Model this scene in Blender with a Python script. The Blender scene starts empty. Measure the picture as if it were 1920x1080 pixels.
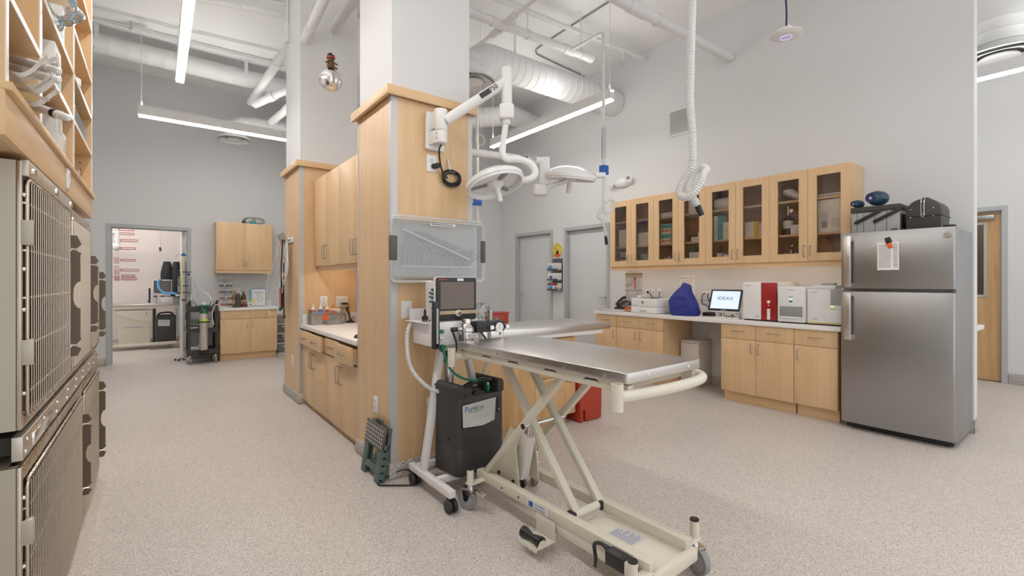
import bpy, bmesh, math, random
from mathutils import Vector, Matrix, Quaternion
from math import sin, cos, pi, radians, sqrt
random.seed(7)
sc = bpy.context.scene
COL = sc.collection
# ------------------------------------------------------------------ camera, world, lights, exposure
TH = radians(37.45)
cam_d = bpy.data.cameras.new('camera'); cam_d.sensor_width = 36.0; cam_d.lens = 870/1920*36.0
cam_d.shift_y = -13.5/1920; cam_d.clip_start = 0.05; cam_d.clip_end = 100
cam = bpy.data.objects.new('camera', cam_d); COL.objects.link(cam)
cam.location = (0, 0, 1.28); cam.rotation_euler = (pi/2, 0, -TH)
sc.camera = cam
W = bpy.data.worlds.new('world'); sc.world = W; W.use_nodes = True
W.node_tree.nodes['Background'].inputs[0].default_value = (0.97, 0.985, 1.0, 1)
W.node_tree.nodes['Background'].inputs[1].default_value = 1.15
LAMP_STRENGTH = 40.0
sc.view_settings.view_transform = 'Standard'; sc.view_settings.look = 'None'
sc.view_settings.gamma = 1.0; sc.view_settings.use_curve_mapping = False
sc.view_settings.exposure = 0.04
sc.cycles.transparent_max_bounces = 32
# ------------------------------------------------------------------ materials
MATS = {}
def _new(name):
    m = bpy.data.materials.new(name); m.use_nodes = True
    nt = m.node_tree; b = nt.nodes['Principled BSDF']; MATS[name] = m
    return m, nt, b
def mat(name, col, rough=0.5, metal=0.0, spec=0.5, var=0.0, scale=30, bump=0.0, emit=None, estr=0, coat=0.0):
    m, nt, b = _new(name)
    b.inputs['Base Color'].default_value = (*col, 1); b.inputs['Roughness'].default_value = rough
    b.inputs['Metallic'].default_value = metal; b.inputs['Specular IOR Level'].default_value = spec
    if coat: b.inputs['Coat Weight'].default_value = coat
    if emit:
        b.inputs['Emission Color'].default_value = (*emit, 1); b.inputs['Emission Strength'].default_value = estr
    if var or bump:
        tc = nt.nodes.new('ShaderNodeTexCoord'); n = nt.nodes.new('ShaderNodeTexNoise')
        n.inputs['Scale'].default_value = scale; n.inputs['Detail'].default_value = 3
        nt.links.new(tc.outputs['Object'], n.inputs['Vector'])
        if var:
            r = nt.nodes.new('ShaderNodeValToRGB')
            r.color_ramp.elements[0].color = (*[c*(1-var) for c in col], 1); r.color_ramp.elements[0].position = .3
            r.color_ramp.elements[1].color = (*[min(1, c*(1+var)) for c in col], 1); r.color_ramp.elements[1].position = .7
            nt.links.new(n.outputs['Fac'], r.inputs['Fac']); nt.links.new(r.outputs['Color'], b.inputs['Base Color'])
        if bump:
            bp = nt.nodes.new('ShaderNodeBump'); bp.inputs['Strength'].default_value = bump; bp.inputs['Distance'].default_value = .003
            nt.links.new(n.outputs['Fac'], bp.inputs['Height']); nt.links.new(bp.outputs['Normal'], b.inputs['Normal'])
    return m
def wood(name, c0, c1, axis='z', rough=.38, fine=60, dark=.0):
    m, nt, b = _new(name)
    tc = nt.nodes.new('ShaderNodeTexCoord'); mp = nt.nodes.new('ShaderNodeMapping')
    s = {'z': (9, 9, .55), 'x': (.55, 9, 9), 'y': (9, .55, 9)}[axis]
    mp.inputs['Scale'].default_value = s
    nt.links.new(tc.outputs['Object'], mp.inputs['Vector'])
    n = nt.nodes.new('ShaderNodeTexNoise'); n.inputs['Scale'].default_value = 1.6; n.inputs['Detail'].default_value = 5; n.inputs['Distortion'].default_value = .7
    n2 = nt.nodes.new('ShaderNodeTexNoise'); n2.inputs['Scale'].default_value = fine/6; n2.inputs['Detail'].default_value = 3
    nt.links.new(mp.outputs['Vector'], n.inputs['Vector']); nt.links.new(mp.outputs['Vector'], n2.inputs['Vector'])
    mx = nt.nodes.new('ShaderNodeMath'); mx.operation = 'ADD'
    h = nt.nodes.new('ShaderNodeMath'); h.operation = 'MULTIPLY'; h.inputs[1].default_value = .45
    nt.links.new(n2.outputs['Fac'], h.inputs[0]); nt.links.new(n.outputs['Fac'], mx.inputs[0]); nt.links.new(h.outputs[0], mx.inputs[1])
    r = nt.nodes.new('ShaderNodeValToRGB'); r.color_ramp.elements[0].position = .55; r.color_ramp.elements[1].position = .92
    r.color_ramp.elements[0].color = (*c0, 1); r.color_ramp.elements[1].color = (*c1, 1)
    nt.links.new(mx.outputs[0], r.inputs['Fac']); nt.links.new(r.outputs['Color'], b.inputs['Base Color'])
    b.inputs['Roughness'].default_value = rough; b.inputs['Specular IOR Level'].default_value = .4
    return m
def speckle(name, base, dark, light, scale, rough=.45):
    m, nt, b = _new(name)
    tc = nt.nodes.new('ShaderNodeTexCoord')
    v = nt.nodes.new('ShaderNodeTexVoronoi'); v.inputs['Scale'].default_value = scale
    nt.links.new(tc.outputs['Object'], v.inputs['Vector'])
    sp = nt.nodes.new('ShaderNodeSeparateColor'); nt.links.new(v.outputs['Color'], sp.inputs[0])
    r = nt.nodes.new('ShaderNodeValToRGB'); r.color_ramp.interpolation = 'CONSTANT'
    e = r.color_ramp.elements; e[0].position = 0; e[0].color = (*dark, 1); e[1].position = .07; e[1].color = (*[.6*x+.4*y for x, y in zip(base, dark)], 1)
    for p, c in ((.22, [x*.95 for x in base]), (.45, base), (.68, [.5*x+.5*y for x, y in zip(base, light)]), (.9, light)):
        k = e.new(p); k.color = (*c, 1)
    nt.links.new(sp.outputs[0], r.inputs['Fac'])
    n = nt.nodes.new('ShaderNodeTexNoise'); n.inputs['Scale'].default_value = 1.1; n.inputs['Detail'].default_value = 2
    nt.links.new(tc.outputs['Object'], n.inputs['Vector'])
    mm = nt.nodes.new('ShaderNodeMix'); mm.data_type = 'RGBA'; mm.blend_type = 'MULTIPLY'; mm.inputs[0].default_value = .12
    nt.links.new(r.outputs['Color'], mm.inputs[6]); nt.links.new(n.outputs['Fac'], mm.inputs[7])
    nt.links.new(mm.outputs[2], b.inputs['Base Color']); b.inputs['Roughness'].default_value = rough
    bp = nt.nodes.new('ShaderNodeBump'); bp.inputs['Strength'].default_value = .12; bp.inputs['Distance'].default_value = .002
    nt.links.new(sp.outputs[0], bp.inputs['Height']); nt.links.new(bp.outputs['Normal'], b.inputs['Normal'])
    return m
def brushed(name, col, rough, axis='z', amt=.12, metal=1.0):
    m, nt, b = _new(name)
    b.inputs['Metallic'].default_value = metal
    tc = nt.nodes.new('ShaderNodeTexCoord'); mp = nt.nodes.new('ShaderNodeMapping')
    mp.inputs['Scale'].default_value = {'z': (160, 160, 2), 'y': (160, 2, 160), 'x': (2, 160, 160)}[axis]
    n = nt.nodes.new('ShaderNodeTexNoise'); n.inputs['Scale'].default_value = 1; n.inputs['Detail'].default_value = 4
    n2 = nt.nodes.new('ShaderNodeTexNoise'); n2.inputs['Scale'].default_value = 3; n2.inputs['Detail'].default_value = 3
    nt.links.new(tc.outputs['Object'], mp.inputs[0]); nt.links.new(mp.outputs[0], n.inputs['Vector']); nt.links.new(tc.outputs['Object'], n2.inputs['Vector'])
    r = nt.nodes.new('ShaderNodeMapRange'); r.inputs[3].default_value = rough-amt; r.inputs[4].default_value = rough+amt
    nt.links.new(n.outputs['Fac'], r.inputs[0]); nt.links.new(r.outputs[0], b.inputs['Roughness'])
    cr = nt.nodes.new('ShaderNodeValToRGB'); cr.color_ramp.elements[0].color = (*[c*.86 for c in col], 1); cr.color_ramp.elements[1].color = (*col, 1)
    nt.links.new(n2.outputs['Fac'], cr.inputs[0]); nt.links.new(cr.outputs[0], b.inputs['Base Color'])
    return m
def clear(name, tint=(.95, .97, .97), gloss=.09, haze=0.0, hazecol=(.8, .83, .85), rough=.03):
    """thin clear sheet: transparent + mirror reflection + a little milky scatter"""
    m = bpy.data.materials.new(name); m.use_nodes = True; nt = m.node_tree; MATS[name] = m
    for n in list(nt.nodes): nt.nodes.remove(n)
    out = nt.nodes.new('ShaderNodeOutputMaterial'); t = nt.nodes.new('ShaderNodeBsdfTransparent'); g = nt.nodes.new('ShaderNodeBsdfGlossy')
    t.inputs[0].default_value = (*tint, 1); g.inputs['Roughness'].default_value = rough
    fr = nt.nodes.new('ShaderNodeFresnel'); fr.inputs[0].default_value = 1.45
    ad = nt.nodes.new('ShaderNodeMath'); ad.operation = 'ADD'; ad.inputs[1].default_value = gloss-.04; ad.use_clamp = True
    nt.links.new(fr.outputs[0], ad.inputs[0])
    mx = nt.nodes.new('ShaderNodeMixShader'); nt.links.new(ad.outputs[0], mx.inputs[0]); nt.links.new(t.outputs[0], mx.inputs[1]); nt.links.new(g.outputs[0], mx.inputs[2])
    last = mx
    if haze:
        d = nt.nodes.new('ShaderNodeBsdfDiffuse'); d.inputs[0].default_value = (*hazecol, 1)
        m2 = nt.nodes.new('ShaderNodeMixShader'); m2.inputs[0].default_value = haze
        nt.links.new(mx.outputs[0], m2.inputs[1]); nt.links.new(d.outputs[0], m2.inputs[2]); last = m2
    nt.links.new(last.outputs[0], out.inputs[0])
    return m
mat('wall_paint', (.70, .70, .70), .75, spec=.25, bump=.05, scale=220)
mat('ceiling_paint', (.86, .86, .85), .8, spec=.2, bump=.08, scale=60)
mat('far_wall_paint', (.80, .72, .68), .75, spec=.2, bump=.05, scale=220)
mat('duct_paint', (.74, .74, .735), .5, spec=.4)
mat('pipe_paint', (.72, .72, .715), .5, spec=.4)
mat('frame_grey', (.46, .475, .48), .45, spec=.4)
mat('door_grey', (.66, .675, .68), .5, spec=.4, var=.01)
mat('alu', (.58, .565, .56), .5, .25)
wood('maple', (.675, .455, .245), (.75, .52, .30), 'z')
wood('maple_x', (.675, .455, .245), (.75, .52, .30), 'x')
wood('maple_y', (.675, .455, .245), (.75, .52, .30), 'y')
wood('oak', (.50, .29, .125), (.66, .42, .215), 'z', fine=110)
wood('oak_x', (.45, .26, .12), (.60, .38, .2), 'x', fine=110)
wood('door_oak', (.56, .34, .15), (.70, .45, .22), 'z')
speckle('floor_epoxy', (.66, .585, .53), (.33, .29, .265), (.84, .785, .735), 270)
speckle('cove_epoxy', (.50, .455, .41), (.16, .15, .145), (.76, .72, .68), 150, .5)
mat('counter_white', (.83, .80, .77), .35, var=.015, scale=120)
mat('white_plastic', (.80, .79, .775), .4)
mat('white_gloss', (.82, .82, .81), .25, coat=.3)
mat('offwhite', (.74, .70, .65), .42)
mat('white_metal', (.80, .77, .755), .4)
mat('cream', (.66, .61, .50), .42)
mat('cream_light', (.72, .67, .56), .4)
mat('black', (.018, .017, .017), .42)
mat('black_gloss', (.02, .02, .02), .15)
mat('charcoal', (.045, .042, .04), .5, var=.1, scale=150)
mat('dark_grey', (.09, .085, .08), .5)
mat('mid_grey', (.28, .28, .28), .5)
mat('grey_plastic', (.36, .36, .355), .5)
mat('rubber_grey', (.30, .29, .28), .65)
mat('screen_off', (.15, .115, .095), .16)
brushed('steel', (.74, .715, .685), .30, 'y', .06)
brushed('rail_steel', (.64, .59, .52), .38, 'y', .06, .8)
brushed('steel_x', (.74, .715, .685), .30, 'x', .06)
brushed('fridge_steel', (.42, .415, .41), .34, 'z', .05)
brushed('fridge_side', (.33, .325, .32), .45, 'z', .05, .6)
brushed('cage_steel', (.60, .53, .45), .28, 'z', .06)
brushed('cage_panel', (.50, .46, .37), .42, 'y', .1, .5)
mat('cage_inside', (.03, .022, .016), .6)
brushed('plate_steel', (.24, .195, .155), .32, 'z', .05, .85)
mat('tube_grey', (.40, .43, .47), .35)
mat('lamp_dim', (1, 1, 1), .5, emit=(1.0, .975, .945), estr=7)
mat('under_fill', (1, 1, 1), .5, emit=(1.0, .90, .78), estr=5)  # glow of the strips added under the right wall cabinets
mat('chrome', (.78, .76, .74), .14, 1.0)
mat('nickel', (.42, .41, .40), .28, 1.0)
clear('glass', (.99, .96, .93), .045)
clear('clear_plastic', (.965, .975, .98), .06, .07, (.92, .92, .92))
clear('bin_plastic', (.95, .955, .96), .05, .34, (.95, .95, .95), .12)
clear('bag_plastic', (.965, .97, .97), .07, .10, (.9, .9, .9), rough=.1)
clear('hose_plastic', (.95, .955, .955), .08, .55, (.95, .95, .94), .1)
clear('amber_glass', (.55, .30, .10), .09)
clear('yellow_oil', (.75, .52, .12), .09, .25, (.55, .36, .06))
mat('red', (.40, .04, .013), .42)
mat('red_bright', (.62, .05, .035), .35)
mat('analyzer_red', (.36, .012, .014), .3, coat=.3)
mat('blue_fabric', (.012, .022, .22), .6, bump=.2, scale=180)
mat('blue', (.02, .12, .48), .4)
mat('light_blue', (.10, .42, .80), .45)
mat('sky_blue', (.22, .55, .78), .5)
mat('teal', (.02, .42, .45), .45)
mat('green', (.01, .20, .11), .35)
mat('green_dark', (.015, .09, .055), .35)
mat('green_bright', (.05, .36, .08), .45)
mat('stool_green', (.095, .15, .14), .5)
mat('stool_grey', (.12, .11, .10), .55)
mat('stool_dot', (.55, .52, .48), .6)
mat('orange', (.80, .13, .02), .45)
mat('yellow', (.78, .55, .05), .5)
mat('pale_yellow', (.82, .74, .42), .6)
mat('lime', (.55, .72, .10), .5)
mat('purple', (.16, .06, .28), .5)
mat('pink', (.75, .20, .38), .5)
mat('maroon', (.25, .02, .05), .5)
mat('navy', (.02, .03, .12), .5)
mat('bottle_blue', (.012, .05, .085), .3)
mat('brown', (.13, .065, .025), .6)
mat('tan', (.55, .38, .22), .6)
mat('decal_red', (.36, .035, .03), .6)
mat('paper', (.82, .80, .775), .75, var=.02, scale=60)
mat('paper_grey', (.60, .585, .56), .75)
mat('ink', (.05, .05, .055), .7)
mat('ink_grey', (.30, .295, .29), .7)
mat('ink_blue', (.05, .09, .32), .6)
mat('cardboard', (.70, .66, .60), .7)
mat('clock_yellow', (.74, .60, .10), .5)
mat('cabinet_in', (.62, .34, .17), .55)
mat('lamp', (1, 1, 1), .5, emit=(1.0, .975, .945), estr=LAMP_STRENGTH)
mat('lamp_up', (1, 1, 1), .5, emit=(1.0, .98, .955), estr=LAMP_STRENGTH*.55)
mat('under_lamp', (1, 1, 1), .5, emit=(1.0, .93, .84), estr=7)
mat('lcd', (.6, .7, .8), .3, emit=(.72, .83, .97), estr=.55)
mat('led_blue', (.3, .3, .9), .4, emit=(.35, .35, 1), estr=1.6)
mat('led_green', (.2, .8, .3), .4, emit=(.4, 1, .5), estr=1.2)
mat('mirror_tile', (.92, .92, .92), .05, 1.0)
# ------------------------------------------------------------------ mesh helpers
ORG = {}
def root_of(o):
    while o.parent: o = o.parent
    return o
class MB:
    def __init__(s): s.v = []; s.f = []
    def add(s, vs, fs, M=None):
        o = len(s.v)
        if M is not None: vs = [M @ Vector(p) for p in vs]
        s.v += [tuple(p) for p in vs]; s.f += [tuple(i+o for i in f) for f in fs]; return s
    def box(s, x0, x1, y0, y1, z0, z1, M=None):
        return s.add([(x0, y0, z0), (x1, y0, z0), (x1, y1, z0), (x0, y1, z0), (x0, y0, z1), (x1, y0, z1), (x1, y1, z1), (x0, y1, z1)],
                     [(3, 2, 1, 0), (4, 5, 6, 7), (0, 1, 5, 4), (1, 2, 6, 5), (2, 3, 7, 6), (3, 0, 4, 7)], M)
    def cb(s, c, d, M=None):
        return s.box(c[0]-d[0]/2, c[0]+d[0]/2, c[1]-d[1]/2, c[1]+d[1]/2, c[2]-d[2]/2, c[2]+d[2]/2, M)
    def beam(s, a, b, w, h, up=(0, 0, 1)):
        a = Vector(a); b = Vector(b); d = (b-a); L = d.length; d.normalize(); u = Vector(up)
        r = d.cross(u); r.normalize(); u = r.cross(d)
        M = Matrix((( r.x, d.x, u.x, a.x), (r.y, d.y, u.y, a.y), (r.z, d.z, u.z, a.z), (0, 0, 0, 1)))
        return s.box(-w/2, w/2, 0, L, -h/2, h/2, M)
    def cyl(s, a, b, r, n=16, r2=None, M=None):
        return s.tube([a, b], [r, r if r2 is None else r2], n, M=M)
    def tube(s, pts, r, n=8, closed=False, cap=True, M=None):
        P = [Vector(p) for p in pts]; k = len(P)
        R = r if isinstance(r, (list, tuple)) else [r]*k
        T = []
        for i in range(k):
            a = P[(i-1) % k] if (closed or i > 0) else P[i]; b = P[(i+1) % k] if (closed or i < k-1) else P[i]
            t = b-a; T.append(t.normalized() if t.length > 1e-9 else Vector((0, 0, 1)))
        u = T[0].orthogonal().normalized(); vs = []; fs = []
        for i in range(k):
            if i: u = (T[i-1].rotation_difference(T[i])) @ u
            w = T[i].cross(u)
            for j in range(n):
                a = 2*pi*j/n; vs.append(P[i]+(u*cos(a)+w*sin(a))*R[i])
        for i in range(k if closed else k-1):
            i2 = (i+1) % k
            for j in range(n): fs.append((i*n+j, i*n+(j+1) % n, i2*n+(j+1) % n, i2*n+j))
        if cap and not closed:
            fs.append(tuple(range(n))[::-1]); fs.append(tuple((k-1)*n+j for j in range(n)))
        return s.add(vs, fs, M)
    def lathe(s, prof, c=(0, 0, 0), n=24, M=None, cap=True):
        vs = []; fs = []; k = len(prof)
        for (r, z) in prof:
            for j in range(n):
                a = 2*pi*j/n; vs.append((c[0]+r*cos(a), c[1]+r*sin(a), c[2]+z))
        for i in range(k-1):
            for j in range(n): fs.append((i*n+j, i*n+(j+1) % n, (i+1)*n+(j+1) % n, (i+1)*n+j))
        if cap:
            if prof[0][0] > 1e-6: fs.append(tuple(range(n))[::-1])
            if prof[-1][0] > 1e-6: fs.append(tuple((k-1)*n+j for j in range(n)))
        return s.add(vs, fs, M)
    def prism(s, poly, a, b, M=None, plane='xy'):
        """poly extruded along the remaining axis from a to b"""
        n = len(poly); f = {'xy': lambda p, h: (p[0], p[1], h), 'xz': lambda p, h: (p[0], h, p[1]), 'yz': lambda p, h: (h, p[0], p[1])}[plane]
        vs = [f(p, a) for p in poly]+[f(p, b) for p in poly]
        fs = [tuple(range(n))[::-1], tuple(range(n, 2*n))]+[(i, (i+1) % n, n+(i+1) % n, n+i) for i in range(n)]
        return s.add(vs, fs, M)
    def sph(s, c, r, n=16, sc=(1, 1, 1), M=None):
        k = max(4, n//2); pr = [(max(1e-4, r*sin(pi*i/k)), -r*cos(pi*i/k)) for i in range(k+1)]
        m = Matrix.Translation(c) @ Matrix.Diagonal((*sc, 1))
        return s.lathe(pr, (0, 0, 0), n, (M @ m) if M is not None else m, cap=False)
    def grid(s, fn, nu, nv, M=None, closed_u=False):
        vs = [fn(i/(nu if closed_u else nu-1), j/(nv-1)) for j in range(nv) for i in range(nu)]; fs = []
        for j in range(nv-1):
            for i in range(nu if closed_u else nu-1):
                i2 = (i+1) % nu; fs.append((j*nu+i, j*nu+i2, (j+1)*nu+i2, (j+1)*nu+i))
        return s.add(vs, fs, M)
    def mesh(s, name, bev=0, seg=2, smooth=38, org=None):
        me = bpy.data.meshes.new(name)
        v = s.v if org is None else [(p[0]-org[0], p[1]-org[1], p[2]-org[2]) for p in s.v]
        me.from_pydata(v, [], s.f)
        bm = bmesh.new(); bm.from_mesh(me)
        bmesh.ops.recalc_face_normals(bm, faces=bm.faces)
        if bev:
            es = [e for e in bm.edges if len(e.link_faces) == 2 and e.calc_face_angle(0) > radians(28)]
            bmesh.ops.bevel(bm, geom=es, offset=bev, segments=seg, profile=.5, affect='EDGES', clamp_overlap=True)
        bm.to_mesh(me); bm.free()
        me.polygons.foreach_set('use_smooth', [True]*len(me.polygons)); me.set_sharp_from_angle(angle=radians(smooth))
        return me
    def build(s, name, m, parent=None, bev=0, seg=2, smooth=38, org=None):
        if parent is not None: o_ = ORG.get(root_of(parent).name)
        else:
            o_ = org
            if o_ is None:
                xs, ys, zs = zip(*s.v); o_ = ((min(xs)+max(xs))/2, (min(ys)+max(ys))/2, min(zs))
        me = s.mesh(name, bev, seg, smooth, o_)
        me.materials.append(MATS[m]); ob = bpy.data.objects.new(name, me); COL.objects.link(ob)
        if parent is not None: ob.parent = parent
        else: ob.location = o_; ORG[ob.name] = o_
        return ob
def tag(o, label=None, cat=None, group=None, kind=None):
    if label: o['label'] = label
    if cat: o['category'] = cat
    if group: o['group'] = group
    if kind: o['kind'] = kind
    return o
def thing(name, label, cat, loc=(0, 0, 0), rz=0, group=None, local=False):
    o = bpy.data.objects.new(name, None); COL.objects.link(o); o.location = loc; o.rotation_euler = (0, 0, rz); o.empty_display_size = .1
    ORG[o.name] = (0, 0, 0) if (local or rz) else tuple(loc)
    return tag(o, label, cat, group)
def inst(name, me, m, parent, loc=(0, 0, 0), rot=(0, 0, 0), scale=None):
    if not me.materials: me.materials.append(MATS[m])
    o = bpy.data.objects.new(name, me); COL.objects.link(o); o.parent = parent
    og = ORG.get(root_of(parent).name, (0, 0, 0)) if parent is not None else (0, 0, 0)
    o.location = tuple(a-b for a, b in zip(loc, og)); o.rotation_euler = rot
    if scale: o.scale = scale
    return o
def copy_tree(o, parent=None):
    c = o.copy(); COL.objects.link(c); c.parent = parent
    for ch in list(o.children): copy_tree(ch, c)
    return c
def place(o, loc, rz=0, label=None):
    c = copy_tree(o); c.location = loc; c.rotation_euler = (0, 0, rz)
    if label: c['label'] = label
    return c
def basis(right, up, org=(0, 0, 0)):
    r = Vector(right).normalized(); u = Vector(up).normalized(); n = r.cross(u)
    return Matrix(((r.x, u.x, n.x, org[0]), (r.y, u.y, n.y, org[1]), (r.z, u.z, n.z, org[2]), (0, 0, 0, 1)))
FACE_NX = ((0, -1, 0), (0, 0, 1)); FACE_NY = ((1, 0, 0), (0, 0, 1)); FACE_PX = ((0, 1, 0), (0, 0, 1))
TEXTS = []
def text(s, size, m, parent, org, face=FACE_NY, name='lettering', align='CENTER', sx=1.0, ext=.0004, bold=0):
    cu = bpy.data.curves.new(name, 'FONT'); cu.body = s; cu.size = size; cu.align_x = align; cu.align_y = 'CENTER'; cu.extrude = ext
    cu.offset = bold; cu.resolution_u = 3
    TEXTS.append((cu, name, m, parent, org, face, sx))
def flush_texts():
    tmp = []
    for (cu, *_r) in TEXTS:
        o = bpy.data.objects.new('tmp', cu); COL.objects.link(o); tmp.append(o)
    bpy.context.view_layer.update(); dg = bpy.context.evaluated_depsgraph_get()
    for o, (cu, name, m, parent, org, face, sx) in zip(tmp, TEXTS):
        me = bpy.data.meshes.new_from_object(o.evaluated_get(dg)); me.name = name
        og = ORG.get(root_of(parent).name, (0, 0, 0))
        me.transform(basis(face[0], face[1], tuple(a-b for a, b in zip(org, og))) @ Matrix.Diagonal((sx, 1, 1, 1)))
        me.materials.clear(); me.materials.append(MATS[m])
        t = bpy.data.objects.new(name, me); COL.objects.link(t); t.parent = parent
    for o in tmp: bpy.data.objects.remove(o)
def arc(c, r, a0, a1, n, plane='xz'):
    out = []
    for i in range(n+1):
        a = a0+(a1-a0)*i/n; p, q = r*cos(a), r*sin(a)
        out.append({'xz': (c[0]+p, c[1], c[2]+q), 'yz': (c[0], c[1]+p, c[2]+q), 'xy': (c[0]+p, c[1]+q, c[2])}[plane])
    return out
def smooth_path(pts, n=6):
    P = [Vector(p) for p in pts]; out = []
    for i in range(len(P)-1):
        p0 = P[max(i-1, 0)]; p1 = P[i]; p2 = P[i+1]; p3 = P[min(i+2, len(P)-1)]
        for k in range(n):
            t = k/n
            out.append(.5*((2*p1)+(-p0+p2)*t+(2*p0-5*p1+4*p2-p3)*t*t+(-p0+3*p1-3*p2+p3)*t**3))
    out.append(P[-1]); return out
def rrect(x0, x1, y0, y1, r, n=4):
    out = []
    for cx, cy, a in ((x1-r, y1-r, 0), (x0+r, y1-r, pi/2), (x0+r, y0+r, pi), (x1-r, y0+r, 3*pi/2)):
        for i in range(n+1): t = a+pi/2*i/n; out.append((cx+r*cos(t), cy+r*sin(t)))
    return out
def corrugated(pts, r, pitch=.02, n=10, amp=.12, sub=10):
    """flexible hose: polyline resampled with ridged radius"""
    P = smooth_path(pts, sub); L = [0]
    for a, b in zip(P, P[1:]): L.append(L[-1]+(b-a).length)
    m = max(8, int(L[-1]/(pitch/2))); out = []; R = []; j = 0
    for i in range(m+1):
        d = L[-1]*i/m
        while j < len(P)-2 and L[j+1] < d: j += 1
        t = (d-L[j])/max(1e-9, L[j+1]-L[j]); out.append(P[j].lerp(P[j+1], min(1, t))); R.append(r*(1+(amp if i % 2 else -amp)))
    return out, R
def print_lines(name, parent, org, face, w, rows, pitch, h=.003, m='ink', seed=1, ragged=.35):
    """rows of tiny print as thin strips, one flat joined part"""
    rnd = random.Random(seed); b = MB(); M = basis(face[0], face[1], org)
    for i in range(rows):
        x = 0
        end = w*(1-ragged*rnd.random())
        while x < end:
            l = rnd.uniform(.012, .05)*w*2; l = min(l, end-x); b.box(x, x+l, -i*pitch-h, -i*pitch, 0, .0004, M); x += l+.012*w
    return b.build(name, m, parent)
# ------------------------------------------------------------------ the setting
ZC = 4.53
def S(b, name, m, label, cat, bev=0, parent=None):
    o = b.build(name, m, parent, bev, org=(0, 0, 0) if parent is None else None)
    if parent is None: tag(o, label, cat, kind='structure')
    return o
fl = S(MB().box(-4, 11, -4, 13.5, -.1, 0), 'floor', 'floor_epoxy', 'beige speckled epoxy floor running through all rooms', 'floor')
S(MB().box(-1.2, 11, -1.5, 13.5, ZC, ZC+.1), 'ceiling', 'ceiling_paint', 'high white painted ceiling deck with exposed services', 'ceiling')
b = MB(); b.box(-1.2, -.55, 9.27, 9.40, 0, ZC); b.box(.40, 2.1, 9.27, 9.40, 0, ZC); b.box(-.55, .40, 9.27, 9.40, 2.10, ZC)
S(b, 'wall_back', 'wall_paint', 'pale grey wall at the far left with an open doorway', 'wall')
S(MB().box(-1.2, -1.05, -1.5, 9.27, 0, ZC), 'wall_left', 'wall_paint', 'grey wall behind the steel cages on the left', 'wall')
b = MB(); D2 = (6.0, 6.95, 2.115); D3 = (4.73, 5.61, 2.115)
b.box(5.45, 5.60, .735, D3[0], 0, ZC); b.box(5.45, 5.60, D3[1], D2[0], 0, ZC); b.box(5.45, 5.60, D2[1], 7.62, 0, ZC)
b.box(5.45, 5.60, D3[0], D3[1], D3[2], ZC); b.box(5.45, 5.60, D2[0], D2[1], D2[2], ZC)
S(b, 'wall_right', 'wall_paint', 'long tall grey wall with two grey doors and wall cabinets', 'wall')
S(MB().box(2.1, 5.45, 7.5, 7.62, 0, ZC), 'wall_far', 'wall_paint', 'short grey wall closing the bay behind the near pillar', 'wall')
S(MB().box(1.98, 2.1, 7.5, 9.27, 0, ZC), 'wall_return', 'wall_paint', 'grey return wall beside the far left counter', 'wall')
b = MB(); b.box(8.40, 8.55, -1.5, .88, 0, ZC); b.box(8.40, 8.55, 1.80, 9, 0, ZC); b.box(8.40, 8.55, .88, 1.80, 2.17, ZC)
S(b, 'wall_corridor', 'wall_paint', 'grey corridor wall with a wooden door beyond the refrigerator', 'wall')
b = MB(); b.box(-3.2, 3.0, 12.1, 12.2, 0, 3.2); b.box(1.6, 1.7, 9.4, 12.1, 0, 3.2); b.box(-3.2, -3.1, 9.4, 12.1, 0, 3.2)
S(b, 'wall_next_room', 'far_wall_paint', 'warm white wall of the next room seen through the doorway', 'wall')
S(MB().box(-3.2, 1.7, 9.4, 12.2, 3.2, 3.3), 'ceiling_next_room', 'ceiling_paint', 'ceiling of the next room', 'ceiling')
mat('store_paint', (.42, .33, .17), .7)
b = MB(); b.box(9.6, 9.7, -.5, 3.2, 0, 3); b.box(8.55, 9.6, -.6, -.5, 0, 3); b.box(8.55, 9.6, 3.2, 3.3, 0, 3); b.box(8.55, 9.7, -.6, 3.3, 3, 3.1)
S(b, 'wall_storeroom', 'store_paint', 'tan wall of the room behind the wooden corridor door', 'wall')
# coved base
def cove(x0, x1, y0, y1, h=.1): return MB().box(x0, x1, y0, y1, 0, h)
b = cove(-1.05, -.605, 9.255, 9.27, .11); b.box(.455, 2.0, 9.255, 9.27, 0, .11); S(b, 'baseboard_back', 'cove_epoxy', 'speckled coved base along the far left wall', 'baseboard', .006)
b = cove(5.435, 5.45, .735, 4.68, .11); b.box(5.435, 5.6, .722, .735, 0, .11); b.box(5.435, 5.45, 5.66, 5.95, 0, .11); b.box(5.435, 5.45, 7.0, 7.5, 0, .11)
S(b, 'baseboard_right', 'cove_epoxy', 'speckled coved base along the right wall', 'baseboard', .005)
S(cove(2.1, 5.435, 7.485, 7.5, .11), 'baseboard_far', 'cove_epoxy', 'speckled coved base of the short far wall', 'baseboard', .005)
b = cove(8.385, 8.4, -1.5, .825, .13); S(b, 'baseboard_corridor', 'cove_epoxy', 'grey speckled coved base in the corridor', 'baseboard', .005)
b = cove(-3.1, 1.6, 12.085, 12.1, .11); S(b, 'baseboard_next_room', 'cove_epoxy', 'coved base in the next room', 'baseboard', .005)
b = MB(); b.prism([(-.33, 0), (-.255, 0), (-.285, .03), (-.30, .065), (-.33, .065)], 1.82, 3.92, plane='xz'); b.box(-1.0, -.33, 1.82, 3.92, 0, .065)
S(b, 'baseboard_left', 'floor_epoxy', 'beige coved plinth under the steel cages', 'baseboard')
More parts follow.
